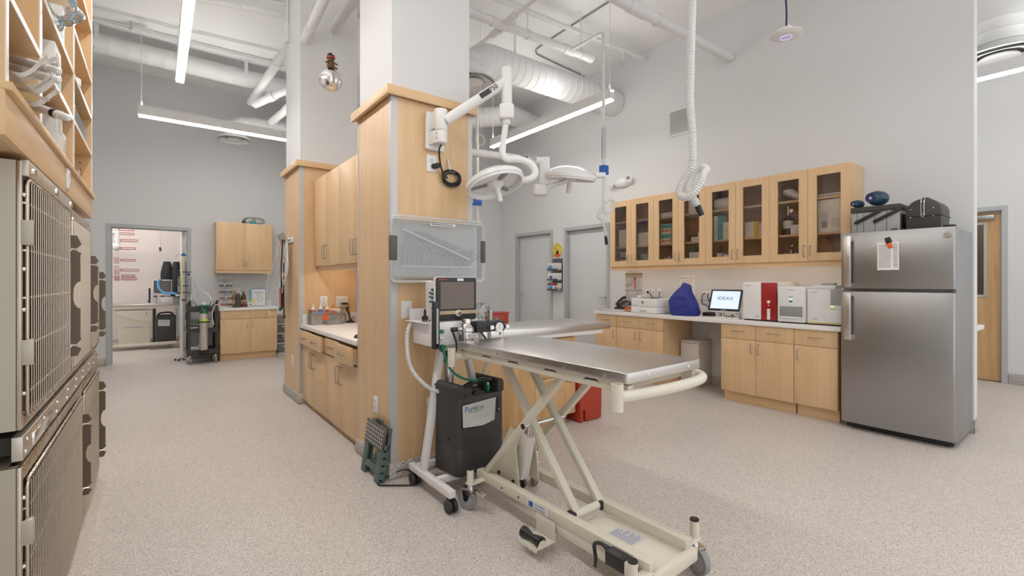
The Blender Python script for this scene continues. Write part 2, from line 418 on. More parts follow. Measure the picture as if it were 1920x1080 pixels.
# door frames and leaves (kind structure)
def frame_x(name, x, y0, y1, zt, label, w=.05, dep=.15, out=.015):
    """frame in a wall of constant x, seen from -x"""
    b = MB()
    for (a, c) in ((y0-w, y0+.003), (y1-.003, y1+w)): b.box(x-out, x+dep, a, c, 0, zt+w)
    b.box(x-out, x+dep, y0+.003, y1-.003, zt-.003, zt+w)
    b.box(x+.045, x+.0585, y0, y0+.018, 0, zt); b.box(x+.045, x+.0585, y1-.018, y1, 0, zt); b.box(x+.045, x+.0585, y0+.018, y1-.018, zt-.018, zt)
    return S(b, name, 'frame_grey', label, 'door frame')
frame_x('trim_1', 5.45, *D2, 'grey steel frame of the door left of the clock', dep=.0585)
frame_x('trim_2', 5.45, *D3, 'grey steel frame of the door right of the clock', dep=.0585)
def lever(parent, x, y, z, d):
    b = MB(); b.cyl((x, y, z), (x-.012, y, z), .03, 20); b.cyl((x, y, z), (x-.05, y, z), .011, 12)
    b.tube([(x-.05, y-.004*d, z), (x-.055, y+.03*d, z), (x-.05, y+.115*d, z-.004)], .0095, 10)
    return b.build('lever_handle', 'chrome', parent)
def leaf_x(name, x, y0, y1, zt, label, hy, hd, m='door_grey'):
    o = S(MB().box(x, x+.045, y0, y1, .01, zt), name, m, label, 'door', .002); lever(o, x, hy, 1.02, hd); return o
leaf_x('door_2', 5.51, D2[0]-.01, D2[1]+.01, D2[2]+.01, 'closed pale grey door left of the yellow clock', 6.86, -1)
leaf_x('door_3', 5.51, D3[0]-.01, D3[1]+.01, D3[2]+.01, 'closed pale grey door right of the yellow clock', 4.80, 1)
# doorway 1 (back wall) with leaf swung into the next room
b = MB()
for (a, c) in ((-.60, -.547), (.397, .45)): b.box(a, c, 9.255, 9.415, 0, 2.15)
b.box(-.547, .397, 9.255, 9.415, 2.097, 2.15); b.box(-.55, -.535, 9.33, 9.345, 0, 2.1); b.box(.385, .40, 9.33, 9.345, 0, 2.1); b.box(-.535, .385, 9.33, 9.345, 2.085, 2.1)
S(b, 'trim_3', 'frame_grey', 'grey steel frame of the open doorway at the far left', 'door frame')
o = S(MB().box(.335, .38, 9.43, 10.33, .01, 2.09), 'door_1', 'white_plastic', 'white door swung open into the next room', 'door', .002)
for z in (.25, 1.05, 1.8): MB().box(.383, .40, 9.345, 9.43, z, z+.11).build('hinge', 'nickel', o)
MB().box(.3335, .335, 9.44, 9.55, .9, 1.06).build('lock_plate', 'nickel', o)
MB().tube([(.335, 10.26, 1.02), (.28, 10.26, 1.02), (.275, 10.15, 1.02)], .011, 10).build('lever_handle', 'chrome', o)
# corridor door
frame_x('trim_4', 8.40, .88, 1.80, 2.17, 'grey steel frame of the wooden corridor door')
b = MB(); x = 8.46
b.box(x, x+.045, .885, 1.03, .01, 2.15); b.box(x, x+.045, 1.27, 1.795, .01, 2.15); b.box(x, x+.045, 1.03, 1.27, .01, 1.10); b.box(x, x+.045, 1.03, 1.27, 2.0, 2.15)
o = S(b, 'door_4', 'door_oak', 'light wooden door with narrow window in the corridor', 'door')
b = MB()
for y0, y1, z0, z1 in ((1.02, 1.05, 1.07, 2.03), (1.25, 1.28, 1.07, 2.03), (1.05, 1.25, 1.07, 1.10), (1.05, 1.25, 2.0, 2.03)): b.box(x-.012, x+.057, y0, y1, z0, z1)
w = b.build('window_frame', 'frame_grey', o, .003)
MB().box(x+.018, x+.024, 1.045, 1.255, 1.095, 2.005).build('pane', 'glass', w)
b = MB(); b.box(x-.06, x-.004, .95, 1.22, 2.065, 2.115); b.tube([(x-.03, 1.2, 2.12), (x-.2, 1.25, 2.14), (x-.03, 1.5, 2.15)], .008, 8); b.build('door_closer', 'nickel', o, .01)
# pillars: wood cladding panels, aluminium corner trims, cap boards, painted column above
def pillar(name, x0, x1, y0, y1, label, zt=2.478):
    core = S(MB().box(x0+.012, x1-.012, y0+.012, y1-.012, 0, zt), name, 'maple', label, 'pillar')
    MB().box(x0, x0+.012, y0+.012, y1-.012, .1, zt).build('wood_panel', 'maple', core)
    MB().box(x0+.045, x1-.035, y0, y0+.012, .1, zt).build('wood_panel', 'maple', core)
    MB().box(x1-.012, x1, y0+.012, y1-.012, .1, zt).build('wood_panel', 'maple', core)
    MB().box(x0+.045, x1-.035, y1-.012, y1, .1, zt).build('wood_panel', 'maple', core)
    for (a, c, yy) in ((x0-.002, x0+.045, y0-.002), (x1-.035, x1+.002, y0-.002)): MB().box(a, c, yy, yy+.014, .1, zt).build('corner_trim', 'alu', core)
    MB().box(x0-.002, x0+.01, y0+.012, y0+.03, .1, zt).build('corner_trim', 'alu', core)
    MB().box(x0-.002, x0+.012, y1-.02, y1+.002, .1, zt).build('corner_trim', 'alu', core)
    b = MB(); b.prism([(x0-.018, y0-.018), (x1+.018, y0-.018), (x1+.018, y1+.018), (x0-.018, y1+.018)], 0, .1)
    b.build('coved_base', 'cove_epoxy', core, .012)
    e = .04
    b = MB(); b.box(x0-e, x1+e*.6, y0-e, y0-e+.02, zt-.005, zt+.055); b.build('cap_board', 'maple_x', core, .001)
    b = MB(); b.box(x0-e, x0-e+.02, y0-e+.02, y1+e, zt-.005, zt+.055); b.build('cap_board', 'maple_y', core, .001)
    b = MB(); b.box(x0-e+.02, x1+e*.6-.02, y0-e+.02, y1+e, zt+.005, zt+.05); b.build('cap_top', 'maple_x', core)
    b = MB(); b.box(x1+e*.6-.02, x1+e*.6, y0-e+.02, y1+e, zt-.005, zt+.055); b.build('cap_board', 'maple_y', core, .001)
    MB().box(x0+.012, x1-.012, y0+.015, y1-.012, zt+.05, ZC).build('painted_column', 'wall_paint', core)
    return core
PA = pillar('wall_pillar', 1.20, 1.815, 2.85, 3.47, 'near pillar clad in maple with white column above')
PB = pillar('wall_pillar', 1.18, 1.80, 5.18, 5.87, 'far pillar clad in maple with leads hanging on hooks')
S(MB().box(1.80, 1.84, 3.47, 5.18, 0, 2.33), 'wall_niche', 'maple', 'maple back panel of the niche between the two pillars', 'wall')
# ------------------------------------------------------------------ linear pendant lights
def linear_light(axis, c, a0, a1, label, z=3.32, m='lamp'):
    mid = (a0+a1)/2; loc = (c, mid, z) if axis == 'y' else (mid, c, z)
    t = thing('pendant_light', label, 'ceiling light', loc, group='linear pendant lights')
    f = (lambda p, q, lo, hi, z0, z1: MB().box(c+p, c+q, lo, hi, z0, z1)) if axis == 'y' else (lambda p, q, lo, hi, z0, z1: MB().box(lo, hi, c+p, c+q, z0, z1))
    b = f(-.036, .036, a0, a1, z+.02, z+.10)
    for q in (f(-.036, -.031, a0, a1, z+.1005, z+.135), f(.031, .036, a0, a1, z+.1005, z+.135)): b.add(q.v, q.f)
    b.build('housing', 'duct_paint', t)
    f(-.033, .033, a0+.003, a1-.003, z, z+.02).build('diffuser', m, t, .004)
    f(-.028, .028, a0+.01, a1-.01, z+.102, z+.106).build('uplight_lens', 'lamp_up' if m == 'lamp' else m, t)
    for s_, k in ((a0+.03, 1), (a1-.03, -1)):
        p = (c, s_) if axis == 'y' else (s_, c)
        b = MB(); b.cyl((*p, z+.115), (*p, ZC), .0035, 6); b.cyl((*p, z+.115), (*p, z+.19), .012, 8); b.cyl((*p, ZC-.02), (*p, ZC), .05, 16); b.build('suspension_cable', 'pipe_paint', t)
    return t
linear_light('y', 4.09, 3.48, 5.85, 'long lit pendant light above the glass-door cabinets')
linear_light('y', .19, .9, 5.88, 'long lit pendant light running overhead along the left aisle')
linear_light('x', 7.38, -.18, 2.1, 'lit pendant light across the far left end of the aisle')
linear_light('y', 6.66, -.3, 1.5, 'lit pendant light in the corridor beyond the refrigerator')
linear_light('y', 7.6, .2, 1.9, 'second lit pendant light farther back in the corridor', 3.95, 'lamp_dim')
linear_light('y', 3.0, -1.3, 1.1, 'unseen lit pendant light added behind the viewpoint over the treatment area')  # assumed fixture out of view, added to help light the room
linear_light('y', 9.1, .5, 1.9, 'lit pendant light added to brighten the room behind the corridor door', 2.6, 'lamp_dim')  # unseen fixture added so the room behind the door pane is not dark
linear_light('x', 10.7, -2.2, .2, 'nearer lit pendant light in the next room', 2.9)
linear_light('x', 11.5, -1.2, 1.2, 'farther lit pendant light added to brighten the next room', 2.9, 'lamp_dim')  # second unseen fixture, added to raise the brightness of this room
# ------------------------------------------------------------------ ducts and pipes
def duct(pts, r, pitch=.11, n=28):
    P = [Vector(p) for p in pts]; out = []; R = []
    for a, c in zip(P, P[1:]):
        L = (c-a).length; k = max(1, round(L/pitch))
        for i in range(k):
            for t, rr in ((0, r), (.86, r), (.92, r*1.018), (.97, r*1.018)): out.append(a.lerp(c, (i+t)/k)); R.append(rr)
    out.append(P[-1]); R.append(r)
    return MB().tube(out, R, n)
def diffuser(parent, c, r):
    x, y, z = c
    b = MB(); b.lathe([(r*.62, .12), (r*.62, .06), (r, .0), (r*1.02, -.012), (r*.97, -.015), (r*.7, .03), (r*.6, .045)], c, 32, cap=False); b.build('diffuser_rim', 'duct_paint', parent)
    MB().lathe([(.001, .05), (r*.66, .05)], c, 24, cap=False).build('throat', 'dark_grey', parent)
    MB().lathe([(r*.84, -.01), (r*.55, .02), (r*.5, .03)], (x, y, z-.018), 32, cap=False).build('cone', 'duct_paint', parent)
    MB().lathe([(.001, -.012), (r*.45, -.008), (r*.40, .012), (.001, .012)], (x, y, z-.01), 24, cap=False).build('cone', 'duct_paint', parent)
t = thing('air_duct', 'large white round duct ending at the right wall with elbow and diffuser', 'air duct', (4.3, 4.6, 3.93))
el = [(3.18+.24*cos(a), 4.6, 3.66+.27*sin(a)) for a in [pi*.5+pi*.5*i/5 for i in range(6)]]
duct([(5.44, 4.58, 3.93)]+[(3.18+.0, 4.6, 3.93)]+el[1:], .18).build('duct_run', 'duct_paint', t)
diffuser(t, (2.94, 4.6, 3.62), .27)
for xx in (3.55, 4.75): MB().box(xx, xx+.03, 4.59, 4.60, 4.1, ZC).build('hanger_strap', 'pipe_paint', t)
t = thing('air_duct', 'smaller white duct with a bend below the right-hand ceiling', 'air duct', (4.3, 6.2, 3.9))
duct([(5.44, 6.40, 4.10), (4.75, 6.28, 4.10), (4.5, 6.3, 4.02), (4.0, 6.75, 3.98), (3.3, 7.3, 3.95)], .16, .09).build('duct_run', 'duct_paint', t)
MB().box(4.8, 4.83, 6.29, 6.30, 4.25, ZC).build('hanger_strap', 'pipe_paint', t)
t = thing('air_duct', 'long white spiral duct crossing the far left ceiling', 'air duct', (.4, 7.9, 4.3))
duct([(-1.04, 7.9, 4.31), (2.6, 7.9, 4.28)], .125, .19).build('duct_run', 'duct_paint', t)
for xx in (-.62, 1.02): MB().box(xx, xx+.045, 7.76, 7.765, 4.3, ZC).build('hanger_strap', 'pipe_paint', t)
t = thing('air_duct', 'short white flexible duct above the round diffuser at far left', 'air duct', (1.3, 8.3, 3.7))
duct([(2.0, 8.3, 3.73), (1.2, 8.3, 3.70), (1.05, 8.29, 3.67), (.97, 8.27, 3.60), (.95, 8.26, 3.50)], .15, .09).build('duct_run', 'duct_paint', t)
diffuser(t, (.95, 8.26, 3.46), .23)
t = thing('air_duct', 'round white duct drop with ring diffuser in the corridor', 'air duct', (7.0, .76, 3.6))
duct([(7.0, .76, 3.72), (7.0, .76, 3.95), (7.05, .85, 4.1), (7.3, 1.3, 4.15), (7.3, 3.2, 4.15)], .26, .14).build('duct_run', 'duct_paint', t)
diffuser(t, (7.0, .76, 3.62), .37)
def pipe(name, label, pts, r, m='pipe_paint', couplings=(), hangers=(), cat='pipe'):
    mid = Vector(pts[0]).lerp(Vector(pts[-1]), .5); t = thing(name, label, cat, tuple(mid))
    MB().tube(pts, r, 14).build('pipe_run', m, t)
    for (a, c) in couplings: MB().cyl(a, c, r*1.18, 16).build('coupling', m, t)
    for h in hangers:
        b = MB(); b.cyl((h[0], h[1], h[2]+r), (h[0], h[1], ZC), .006, 8); b.tube(arc((h[0], h[1], h[2]), r*1.12, 0, 2*pi, 16, 'yz')[:-1], .006, 6, closed=True); b.build('hanger', 'pipe_paint', t)
    return t
t = pipe('sprinkler_pipe', 'white main sprinkler pipe with tee fittings near the right duct', [(1.9, 4.02, 4.0), (4.22, 3.92, 4.0)], .045,
     couplings=[((2.78, 3.985, 4.0), (2.98, 3.975, 4.0)), ((3.78, 3.94, 4.0), (3.93, 3.935, 4.0)), ((4.17, 3.922, 4.0), (4.23, 3.918, 4.0))], hangers=[(3.25, 3.963, 4.0), (4.05, 3.93, 4.0)])
b = MB(); b.tube([(2.93, 3.98, 4.0), (2.9, 3.44, 4.0), (2.85, 2.6, 4.0)], .022, 10); b.tube([(2.93, 3.98, 4.0), (2.96, 4.77, 4.0), (2.97, 5.6, 4.0)], .022, 10)
b.cyl((2.93, 3.9, 4.0), (2.91, 3.74, 4.0), .04, 14); b.cyl((2.94, 4.05, 3.99), (2.94, 4.2, 3.99), .04, 14); b.build('branch_pipe', 'pipe_paint', t)
t = thing('scavenge_drop', 'white gas drop pipe with blue clip hanging in front of the cabinets', 'gas pipe', (3.88, 3.42, 2.5))
b = MB(); b.tube([(3.88, 3.94, 4.0), (3.875, 3.47, 4.0), (3.875, 3.43, 3.99), (3.88, 3.42, 3.95), (3.88, 3.42, 2.52)], .018, 12); b.build('pipe_run', 'pipe_paint', t)
b = MB(); b.cyl((3.88, 3.42, 2.95), (3.88, 3.42, 2.62), .021, 12); b.build('clear_sleeve', 'clear_plastic', t)
MB().box(3.845, 3.925, 3.385, 3.455, 2.44, 2.54).build('blue_clip', 'blue', t, .004)
MB().box(3.79, 3.845, 3.40, 3.44, 2.44, 2.455).build('clip_tab', 'blue', t)
hs = [(3.88, 3.42, 2.44), (3.88, 3.42, 2.12), (3.89, 3.41, 2.02), (3.95, 3.36, 2.05), (3.97, 3.345, 2.13), (3.93, 3.37, 2.17), (3.86, 3.41, 2.10), (3.82, 3.44, 1.98), (3.86, 3.42, 1.95), (3.89, 3.405, 1.82), (3.90, 3.40, 1.75)]
MB().tube(smooth_path(hs, 6), .016, 10).build('soft_hose', 'hose_plastic', t)
MB().cyl((3.898, 3.402, 1.77), (3.905, 3.398, 1.675), .017, 12).build('hose_end', 'black', t)
t = thing('scavenge_drop', 'white gas drop pipe with blue clip beside the near pillar', 'gas pipe', (3.34, 5.11, 2.3))
b = MB(); b.tube([(3.34, 7.499, 3.6), (3.34, 5.18, 3.6), (3.34, 5.13, 3.59), (3.34, 5.11, 3.55), (3.34, 5.11, 2.33)], .02, 12); b.build('pipe_run', 'pipe_paint', t)
MB().box(3.30, 3.39, 5.07, 5.15, 2.27, 2.37).build('blue_clip', 'blue', t, .004); MB().box(3.245, 3.30, 5.09, 5.13, 2.27, 2.285).build('clip_tab', 'blue', t)
MB().tube([(3.34, 5.11, 2.27), (3.34, 5.11, 1.9), (3.36, 5.09, 1.7)], .018, 10).build('soft_hose', 'hose_plastic', t)
pipe('white_pipe', 'thick white pipe running into the right wall above the vent grille', [(3.3, 2.88, 3.94), (5.44, 2.815, 3.94)], .052, couplings=[((3.62, 2.87, 3.94), (3.86, 2.862, 3.94))], hangers=[(4.05, 2.86, 3.94)])
t = pipe('white_pipe', 'thin white pipe high under the right-hand ceiling', [(2.0, 4.18, 4.37), (5.44, 4.01, 4.37)], .03, hangers=[(4.75, 4.045, 4.37)])
b = MB(); b.cyl((4.95, 4.03, 4.37), (4.95, 4.03, 4.25), .022, 10); b.cyl((4.95, 4.03, 4.25), (4.95, 4.03, 4.18), .012, 8, .03); b.build('sprinkler_head', 'chrome', t)
pipe('conduit', 'thin dark conduit bent along the right ceiling', smooth_path([(4.17, 2.6, 4.515), (4.17, 3.77, 4.515), (4.2, 4.8, 4.515), (4.26, 5.0, 4.515), (4.45, 5.06, 4.515), (5.37, 5.137, 4.515)], 5), .010, 'mid_grey', cat='conduit')
t = pipe('white_pipe', 'lower of two white pipes running into the far column', [(1.19, 3.6, 3.90), (1.24, 5.195, 3.81)], .047, couplings=[((1.232, 4.9, 3.825), (1.24, 5.15, 3.812))], hangers=[(1.232, 4.95, 3.82)])
pipe('white_pipe', 'upper of two white pipes running into the far column', [(1.53, 3.6, 4.02), (1.53, 5.195, 4.02)], .05, hangers=[(1.53, 4.72, 4.02)])
pipe('white_pipe', 'white pipe passing behind the far column under the ceiling', [(1.28, 5.9, 4.12), (1.22, 7.1, 4.10), (1.16, 8.2, 4.05)], .055, couplings=[((1.245, 6.6, 4.11), (1.235, 6.75, 4.108))])
pipe('white_pipe', 'white pipe dropping toward the flexible duct at far left', [(1.62, 6.9, 4.05), (1.15, 7.75, 3.88)], .055, couplings=[((1.35, 7.38, 3.953), (1.3, 7.48, 3.935))])
pipe('white_pipe', 'second white pipe beside the flexible duct at far left', [(1.75, 7.3, 4.05), (1.40, 7.95, 3.72)], .055, couplings=[((1.6, 7.57, 3.91), (1.55, 7.67, 3.86))])
pipe('conduit', 'thin conduit along the far left ceiling joint', [(-1.0, 7.35, 4.5), (.2, 7.3, 4.5), (2.0, 7.1, 4.5)], .012, cat='conduit')
pipe('conduit', 'second conduit along the far left ceiling above the duct', [(-1.0, 7.65, 4.48), (2.0, 7.55, 4.48)], .018, cat='conduit')
pipe('conduit', 'conduit above the overhead light at far left', [(.05, 6.3, 4.5), (2.0, 5.6, 4.5)], .016, cat='conduit')
pipe('white_pipe', 'white pipe under the ceiling just left of the far column', [(-.2, 6.35, 4.40), (1.17, 5.95, 4.40)], .035, hangers=[(.75, 6.07, 4.40)])
o = MB().box(-.25, -.1, 7.5, 7.62, 4.44, ZC).build('junction_box', 'pipe_paint', None, .004); tag(o, 'white electrical junction box on the far left ceiling', 'junction box')
o = MB().box(1.155, 1.192, 5.69, 5.76, 3.98, 4.2).build('junction_box', 'pipe_paint', None, .004); tag(o, 'white electrical box on the left face of the far column', 'junction box')
b = MB(); b.cyl((1.18, 5.725, 4.2), (1.18, 5.725, ZC), .012, 8); tag(b.build('conduit', 'pipe_paint'), 'short conduit rising from the box on the far column', 'conduit')
b = MB(); b.cyl((-.62, 7.2, 4.53), (-.62, 7.2, 4.0), .004, 6); b.tube(arc((-.60, 7.2, 3.985), .025, -pi, .3*pi, 10), .005, 6); tag(b.build('ceiling_hook', 'nickel'), 'small wire hook hanging left of the overhead light', 'hook')
b = MB(); b.cyl((3.05, 4.6, ZC), (3.05, 4.6, 3.02), .003, 6); b.tube(arc((3.05, 4.6, 2.95), .06, 0, 2*pi, 18)[:-1], .006, 6, closed=True); tag(b.build('ceiling_hook', 'pipe_paint'), 'white pull ring hanging on a thin cord by the near pillar', 'hook')
t = thing('track_camera', 'pair of white spot fixtures high in the corridor', 'spot light', (7.46, .82, 4.3))
for k in (0, .16): b = MB(); b.cyl((7.46+k, .80+k*.4, ZC), (7.42+k, .84+k*.4, 4.38), .045, 14); b.cyl((7.42+k, .84+k*.4, 4.38), (7.36+k, .82+k*.4, 4.22), .05, 14); b.build('spot_head', 'pipe_paint', t)
# ------------------------------------------------------------------ steel cages on the left
CX0, CXF = -.98, -.295
bar_cache = {}
def rod(L, r=.0021):
    k = (round(L, 3), r)
    if k not in bar_cache: bar_cache[k] = MB().cyl((0, 0, 0), (0, 0, L), r, 8).mesh('bar')
    return bar_cache[k]
def latch_plate(parent, y, z0, z1, w=.046):
    x0 = CXF-.006; x1 = x0+w; h = z1-z0; e = .115*h
    zc = (z0+z1)/2+.02*h; r = h*.11
    po = [(x0, z0+e+.01), (x1-.006, z0+e+.01), (x1, z0+e+.03)]
    for i in range(9): a = -pi/2+pi*(-i/8); po.append((x1-r*.42*abs(cos(a)) if True else 0, zc+r*sin(-pi/2+pi*i/8)))
    po += [(x1, z1-e-.03), (x1-.006, z1-e-.01), (x0, z1-e-.01)]
    p = MB().prism(po, y, y+.003, plane='xz').build('latch_plate', 'plate_steel', parent)
    for zz, s in ((z1-e, 1), (z0+e, -1)):
        up = [(x0, zz+.004), (x1-.012, zz+.004), (x1+.004, zz+.4*e), (x1-.010, zz+e), (x0, zz+e)]
        lo = [(x0, zz-.004), (x1-.012, zz-.004), (x1+.004, zz-.25*e), (x1-.008, zz-.75*e), (x0, zz-.75*e)]
        b = MB(); b.prism(up, y-.004, y-.001, plane='xz'); b.prism(lo, y-.004, y-.001, plane='xz'); b.build('latch_guard', 'plate_steel', p)
        b = MB(); b.tube([(x0-.01, y-.03, zz), (x0+.02, y-.012, zz+.003), (x1-.008, y-.006, zz)], .0035, 8); b.tube([(x0-.005, y-.035, zz+.5*e), (x0+.012, y-.02, zz+.2*e), (x0+.02, y-.012, zz)], .003, 8); b.tube([(x0-.005, y-.035, zz-.5*e), (x0+.012, y-.02, zz-.2*e), (x0+.02, y-.012, zz)], .003, 8)
        b.build('latch_bar', 'chrome', p)
    return p
def cage(label, y0, y1, z0, z1, nb, plate=None, hinges=True, crossn=5, rails=True):
    t = thing('kennel_cage', label, 'animal cage', ((CX0+CXF)/2, (y0+y1)/2, z0), group='stacked steel kennel cages')
    g = .004
    b = MB(); b.box(CX0, CXF-.011, y0+g, y0+.02, z0+g, z1-g); b.box(CX0, CXF-.03, y1-.02, y1-g, z0+g, z1-g); b.box(CX0, CX0+.015, y0+.02, y1-.02, z0+g, z1-g)
    b.box(CX0+.015, CXF-.03, y0+.02, y1-.02, z0+g, z0+.02); b.box(CX0+.015, CXF-.03, y0+.02, y1-.02, z1-.02, z1-g); b.build('body', 'cage_panel', t)
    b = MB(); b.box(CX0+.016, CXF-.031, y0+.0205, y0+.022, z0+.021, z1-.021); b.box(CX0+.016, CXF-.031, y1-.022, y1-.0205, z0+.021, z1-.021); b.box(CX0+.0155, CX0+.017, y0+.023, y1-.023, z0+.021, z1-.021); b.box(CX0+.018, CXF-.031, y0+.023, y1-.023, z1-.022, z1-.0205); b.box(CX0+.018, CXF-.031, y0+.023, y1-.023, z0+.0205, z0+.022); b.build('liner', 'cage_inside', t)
    b = MB(); f = .028
    b.box(CXF-.010, CXF, y0+g, y0+f, z0+g, z1-g); b.box(CXF-.03, CXF, y1-f, y1-g, z0+g, z1-g); b.box(CXF-.03, CXF, y0+f, y1-f, z0+g, z0+.045); b.box(CXF-.03, CXF, y0+f, y1-f, z1-.045, z1-g)
    b.build('face_frame', 'cage_steel', t, .002)
    a0, a1, c0, c1 = y0+.034, y1-.034, z0+.035, z1-.05
    xd = CXF+.006
    pts = [(xd, p, q) for p, q in rrect(a0, a1, c0, c1, .02)]
    d = MB().tube(pts, .0055, 8, closed=True).build('door', 'cage_steel', t)
    me = rod(c1-c0-.012)
    for i in range(nb): inst('bar', me, 'cage_steel', d, (xd+.004, a0+(a1-a0)*(i+1)/(nb+1), c0+.006))
    k = ('h', round(a1-a0, 3))
    if k not in bar_cache: bar_cache[k] = MB().cyl((0, 0, 0), (0, a1-a0+.01, 0), .0032, 8).mesh('cross_rod')
    for i in range(crossn): inst('cross_rod', bar_cache[k], 'chrome', d, (xd-.004, a0-.005, c0+(c1-c0)*(i+.5)/crossn))
    if hinges:
        for q in (.22, .72):
            z = c0+(c1-c0)*q; b = MB(); b.box(CXF-.005, CXF+.024, y0+.004, y0+.010, z, z+.07); b.box(CXF+.004, CXF+.022, y0+.010, y0+.028, z, z+.07); b.build('hinge_bracket', 'cage_panel', t, .003)
        b = MB()
        for q in (.1, .45, .62, .93): z = c0+(c1-c0)*q; b.sph((CXF+.002, y0+.018, z), .006, 10)
        tag(b.build('bolt_heads', 'chrome', t), kind='stuff')
    if plate: latch_plate(t, y1-.03, *plate)
    return t
cage('upper steel cage nearest the viewpoint with wide-spaced bars', 1.83, 2.69, .865, 1.615, 24, (.95, 1.47))
cage('upper steel cage in the middle with close bars', 2.695, 3.43, .865, 1.60, 30, (.99, 1.415), crossn=4)
cage('upper steel cage at the far end, shorter than its neighbours', 3.435, 3.90, .865, 1.40, 20, (.92, 1.335), False, 3)
cage('wide lower steel cage nearest the viewpoint', 1.83, 3.09, .07, .77, 46, (.225, .63), crossn=4)
cage('lower steel cage at the far end', 3.095, 3.90, .07, .77, 30, (.165, .65), crossn=3)
for y0, y1, z0, z1, lab in ((1.83, 3.90, .772, .862, 'flat steel rail between upper and lower cages'),):
    t = thing('cage_rail', lab, 'rail', (CXF-.1, (y0+y1)/2, z0))
    MB().box(CXF-.02, CXF+.003, y0+.004, y1, z0+.012, z1-.012).build('rail_bar', 'rail_steel', t, .002)
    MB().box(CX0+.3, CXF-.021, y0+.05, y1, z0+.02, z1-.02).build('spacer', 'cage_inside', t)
    b = MB()
    for i in range(9): y = y0+.03+i*(y1-y0-.06)/8; b.sph((CXF+.002, y, z0+.03), .006, 8); b.sph((CXF+.002, y+.02, z1-.03), .006, 8)
    tag(b.build('bolt_heads', 'chrome', t), kind='stuff')
    MB().box(CXF-.01, CXF+.009, 1.95, 2.25, z0+.022, z0+.06).build('slide_plate', 'chrome', t, .002)
b = MB(); b.box(CX0+.3, CXF+.003, 1.83, 3.45, 1.619, 1.625); b.box(CXF-.03, CXF+.006, 1.83, 2.66, 1.575, 1.6185)
t = tag(MB().box(CXF-.005, CXF+.012, 1.85, 2.66, 1.572, 1.617).build('cage_rail', 'rail_steel', None, .002), 'top steel rail with maker plate over the near cage', 'rail')
MB().box(CXF+.012, CXF+.013, 2.25, 2.33, 1.585, 1.605).build('maker_plate', 'mid_grey', t)
b = MB()
for y in (1.9, 2.28, 2.62): b.tube(arc((CXF+.014, y, 1.585), .018, 0, pi, 8, 'yz'), .005, 6)
b.build('hook', 'chrome', t)
# ------------------------------------------------------------------ open shelf unit above the cages
mat('edge_glare', (.86, .80, .72), .3)  # pale cream puts glare on the shelf front edges into the colour
t = thing('shelf_unit', 'open maple shelf unit mounted above the steel cages', 'shelf unit', (-.46, 2.4, 1.63))
XF, XB = -.29, -.66
MB().box(XF-.02, XF, 1.628, 3.545, 1.632, 1.742).build('fascia_board', 'maple_y', t, .001)
MB().box(XB, XF-.02, 1.628, 1.648, 1.632, 1.742).build('end_board', 'maple', t); MB().box(XB, XF-.02, 1.648, 3.545, 1.632, 1.645).build('underside', 'maple_y', t)
b = MB(); b.box(XB, XF+.012, 1.63, 3.56, 1.743, 1.763); b.build('ledge', 'maple_y', t, .001)
MB().box(XB, XB+.015, 1.65, 3.545, 1.763, 3.0).build('back_panel', 'maple', t)
for a, c in ((1.648, 1.668), (2.057, 2.09), (2.80, 2.825), (3.525, 3.545)):
    MB().box(XB+.015, XF-.003, a, c, 1.763, 3.0).build('upright', 'maple', t)
    MB().box(XF-.003, XF, a, c, 1.763, 3.0).build('edge_glare', 'edge_glare', t)
for a, c, zs in ((1.668, 2.057, (2.0, 2.41)), (2.09, 2.80, (2.0, 2.21, 2.62)), (2.825, 3.525, (2.0, 2.205, 2.408, 2.7))):
    for z in zs:
        MB().box(XB+.015, XF-.003, a, c, z-.018, z).build('shelf', 'maple_y', t)
        MB().box(XF-.003, XF, a, c, z-.018, z).build('edge_glare', 'edge_glare', t)
b = MB()
for y0 in (2.40, 3.2):
    for z in (1.82, 1.86, 1.90, 1.94, 2.06, 2.1, 2.14): b.cyl((XF-.05, 2.799, z), (XF-.05, 2.8, z), .004, 8)
for z in (1.82, 1.86, 1.90, 1.94): b.cyl((XF-.05, 3.524, z), (XF-.05, 3.525, z), .004, 8)
b.build('peg_holes', 'black', t)
ORD = ('first','second','third','fourth','fifth','sixth','seventh','eighth','ninth','tenth','eleventh','twelfth','thirteenth','fourteenth','fifteenth','sixteenth')
# things on the shelves
def carton(name, label, x0, x1, y0, y1, z0, z1, m, cat='box', group=None, bands=()):
    t = thing(name, label, cat, ((x0+x1)/2, (y0+y1)/2, z0), group=group)
    MB().box(x0, x1, y0, y1, z0, z1).build('carton', m, t, .0015)
    for (n, bx, m2) in bands: MB().box(*bx).build(n, m2, t)
    return t
def syringe_tube(label, a, c, txt, m='paper', r=.013, band=False):
    A = Vector(a); B = Vector(c); d = (B-A).normalized()
    t = thing('packaged_feeding_tube', label, 'medical tube', tuple(A.lerp(B, .5)))
    MB().tube([A, A.lerp(B, .8)], r, 12).build('tube_sleeve', m, t)
    MB().tube([A.lerp(B, .78), A.lerp(B, .96), B], [r*.88, r*.86, r*.45], 12).build('cap', 'white_plastic', t)
    if band: MB().tube([A.lerp(B, .6), A.lerp(B, .7)], r*1.05, 12).build('band', 'black', t)
    else:
        mid = A.lerp(B, .6); up = Vector((0, 0, 1)); rgt = -d; nrm = rgt.cross(up).normalized()
        if nrm.x < 0 and False: nrm = -nrm
        text(txt, r*1.5, 'ink', t, tuple(mid+Vector((.011, -.012, .004))*1.0), (tuple(-d), (0, 0, -1)), ext=.0003, sx=1.2)
    return t
syringe_tube('white packaged syringe tube lying topmost on the left shelf', (-.347, 2.03, 1.950), (-.224, 1.88, 1.892), 'KENDALL')
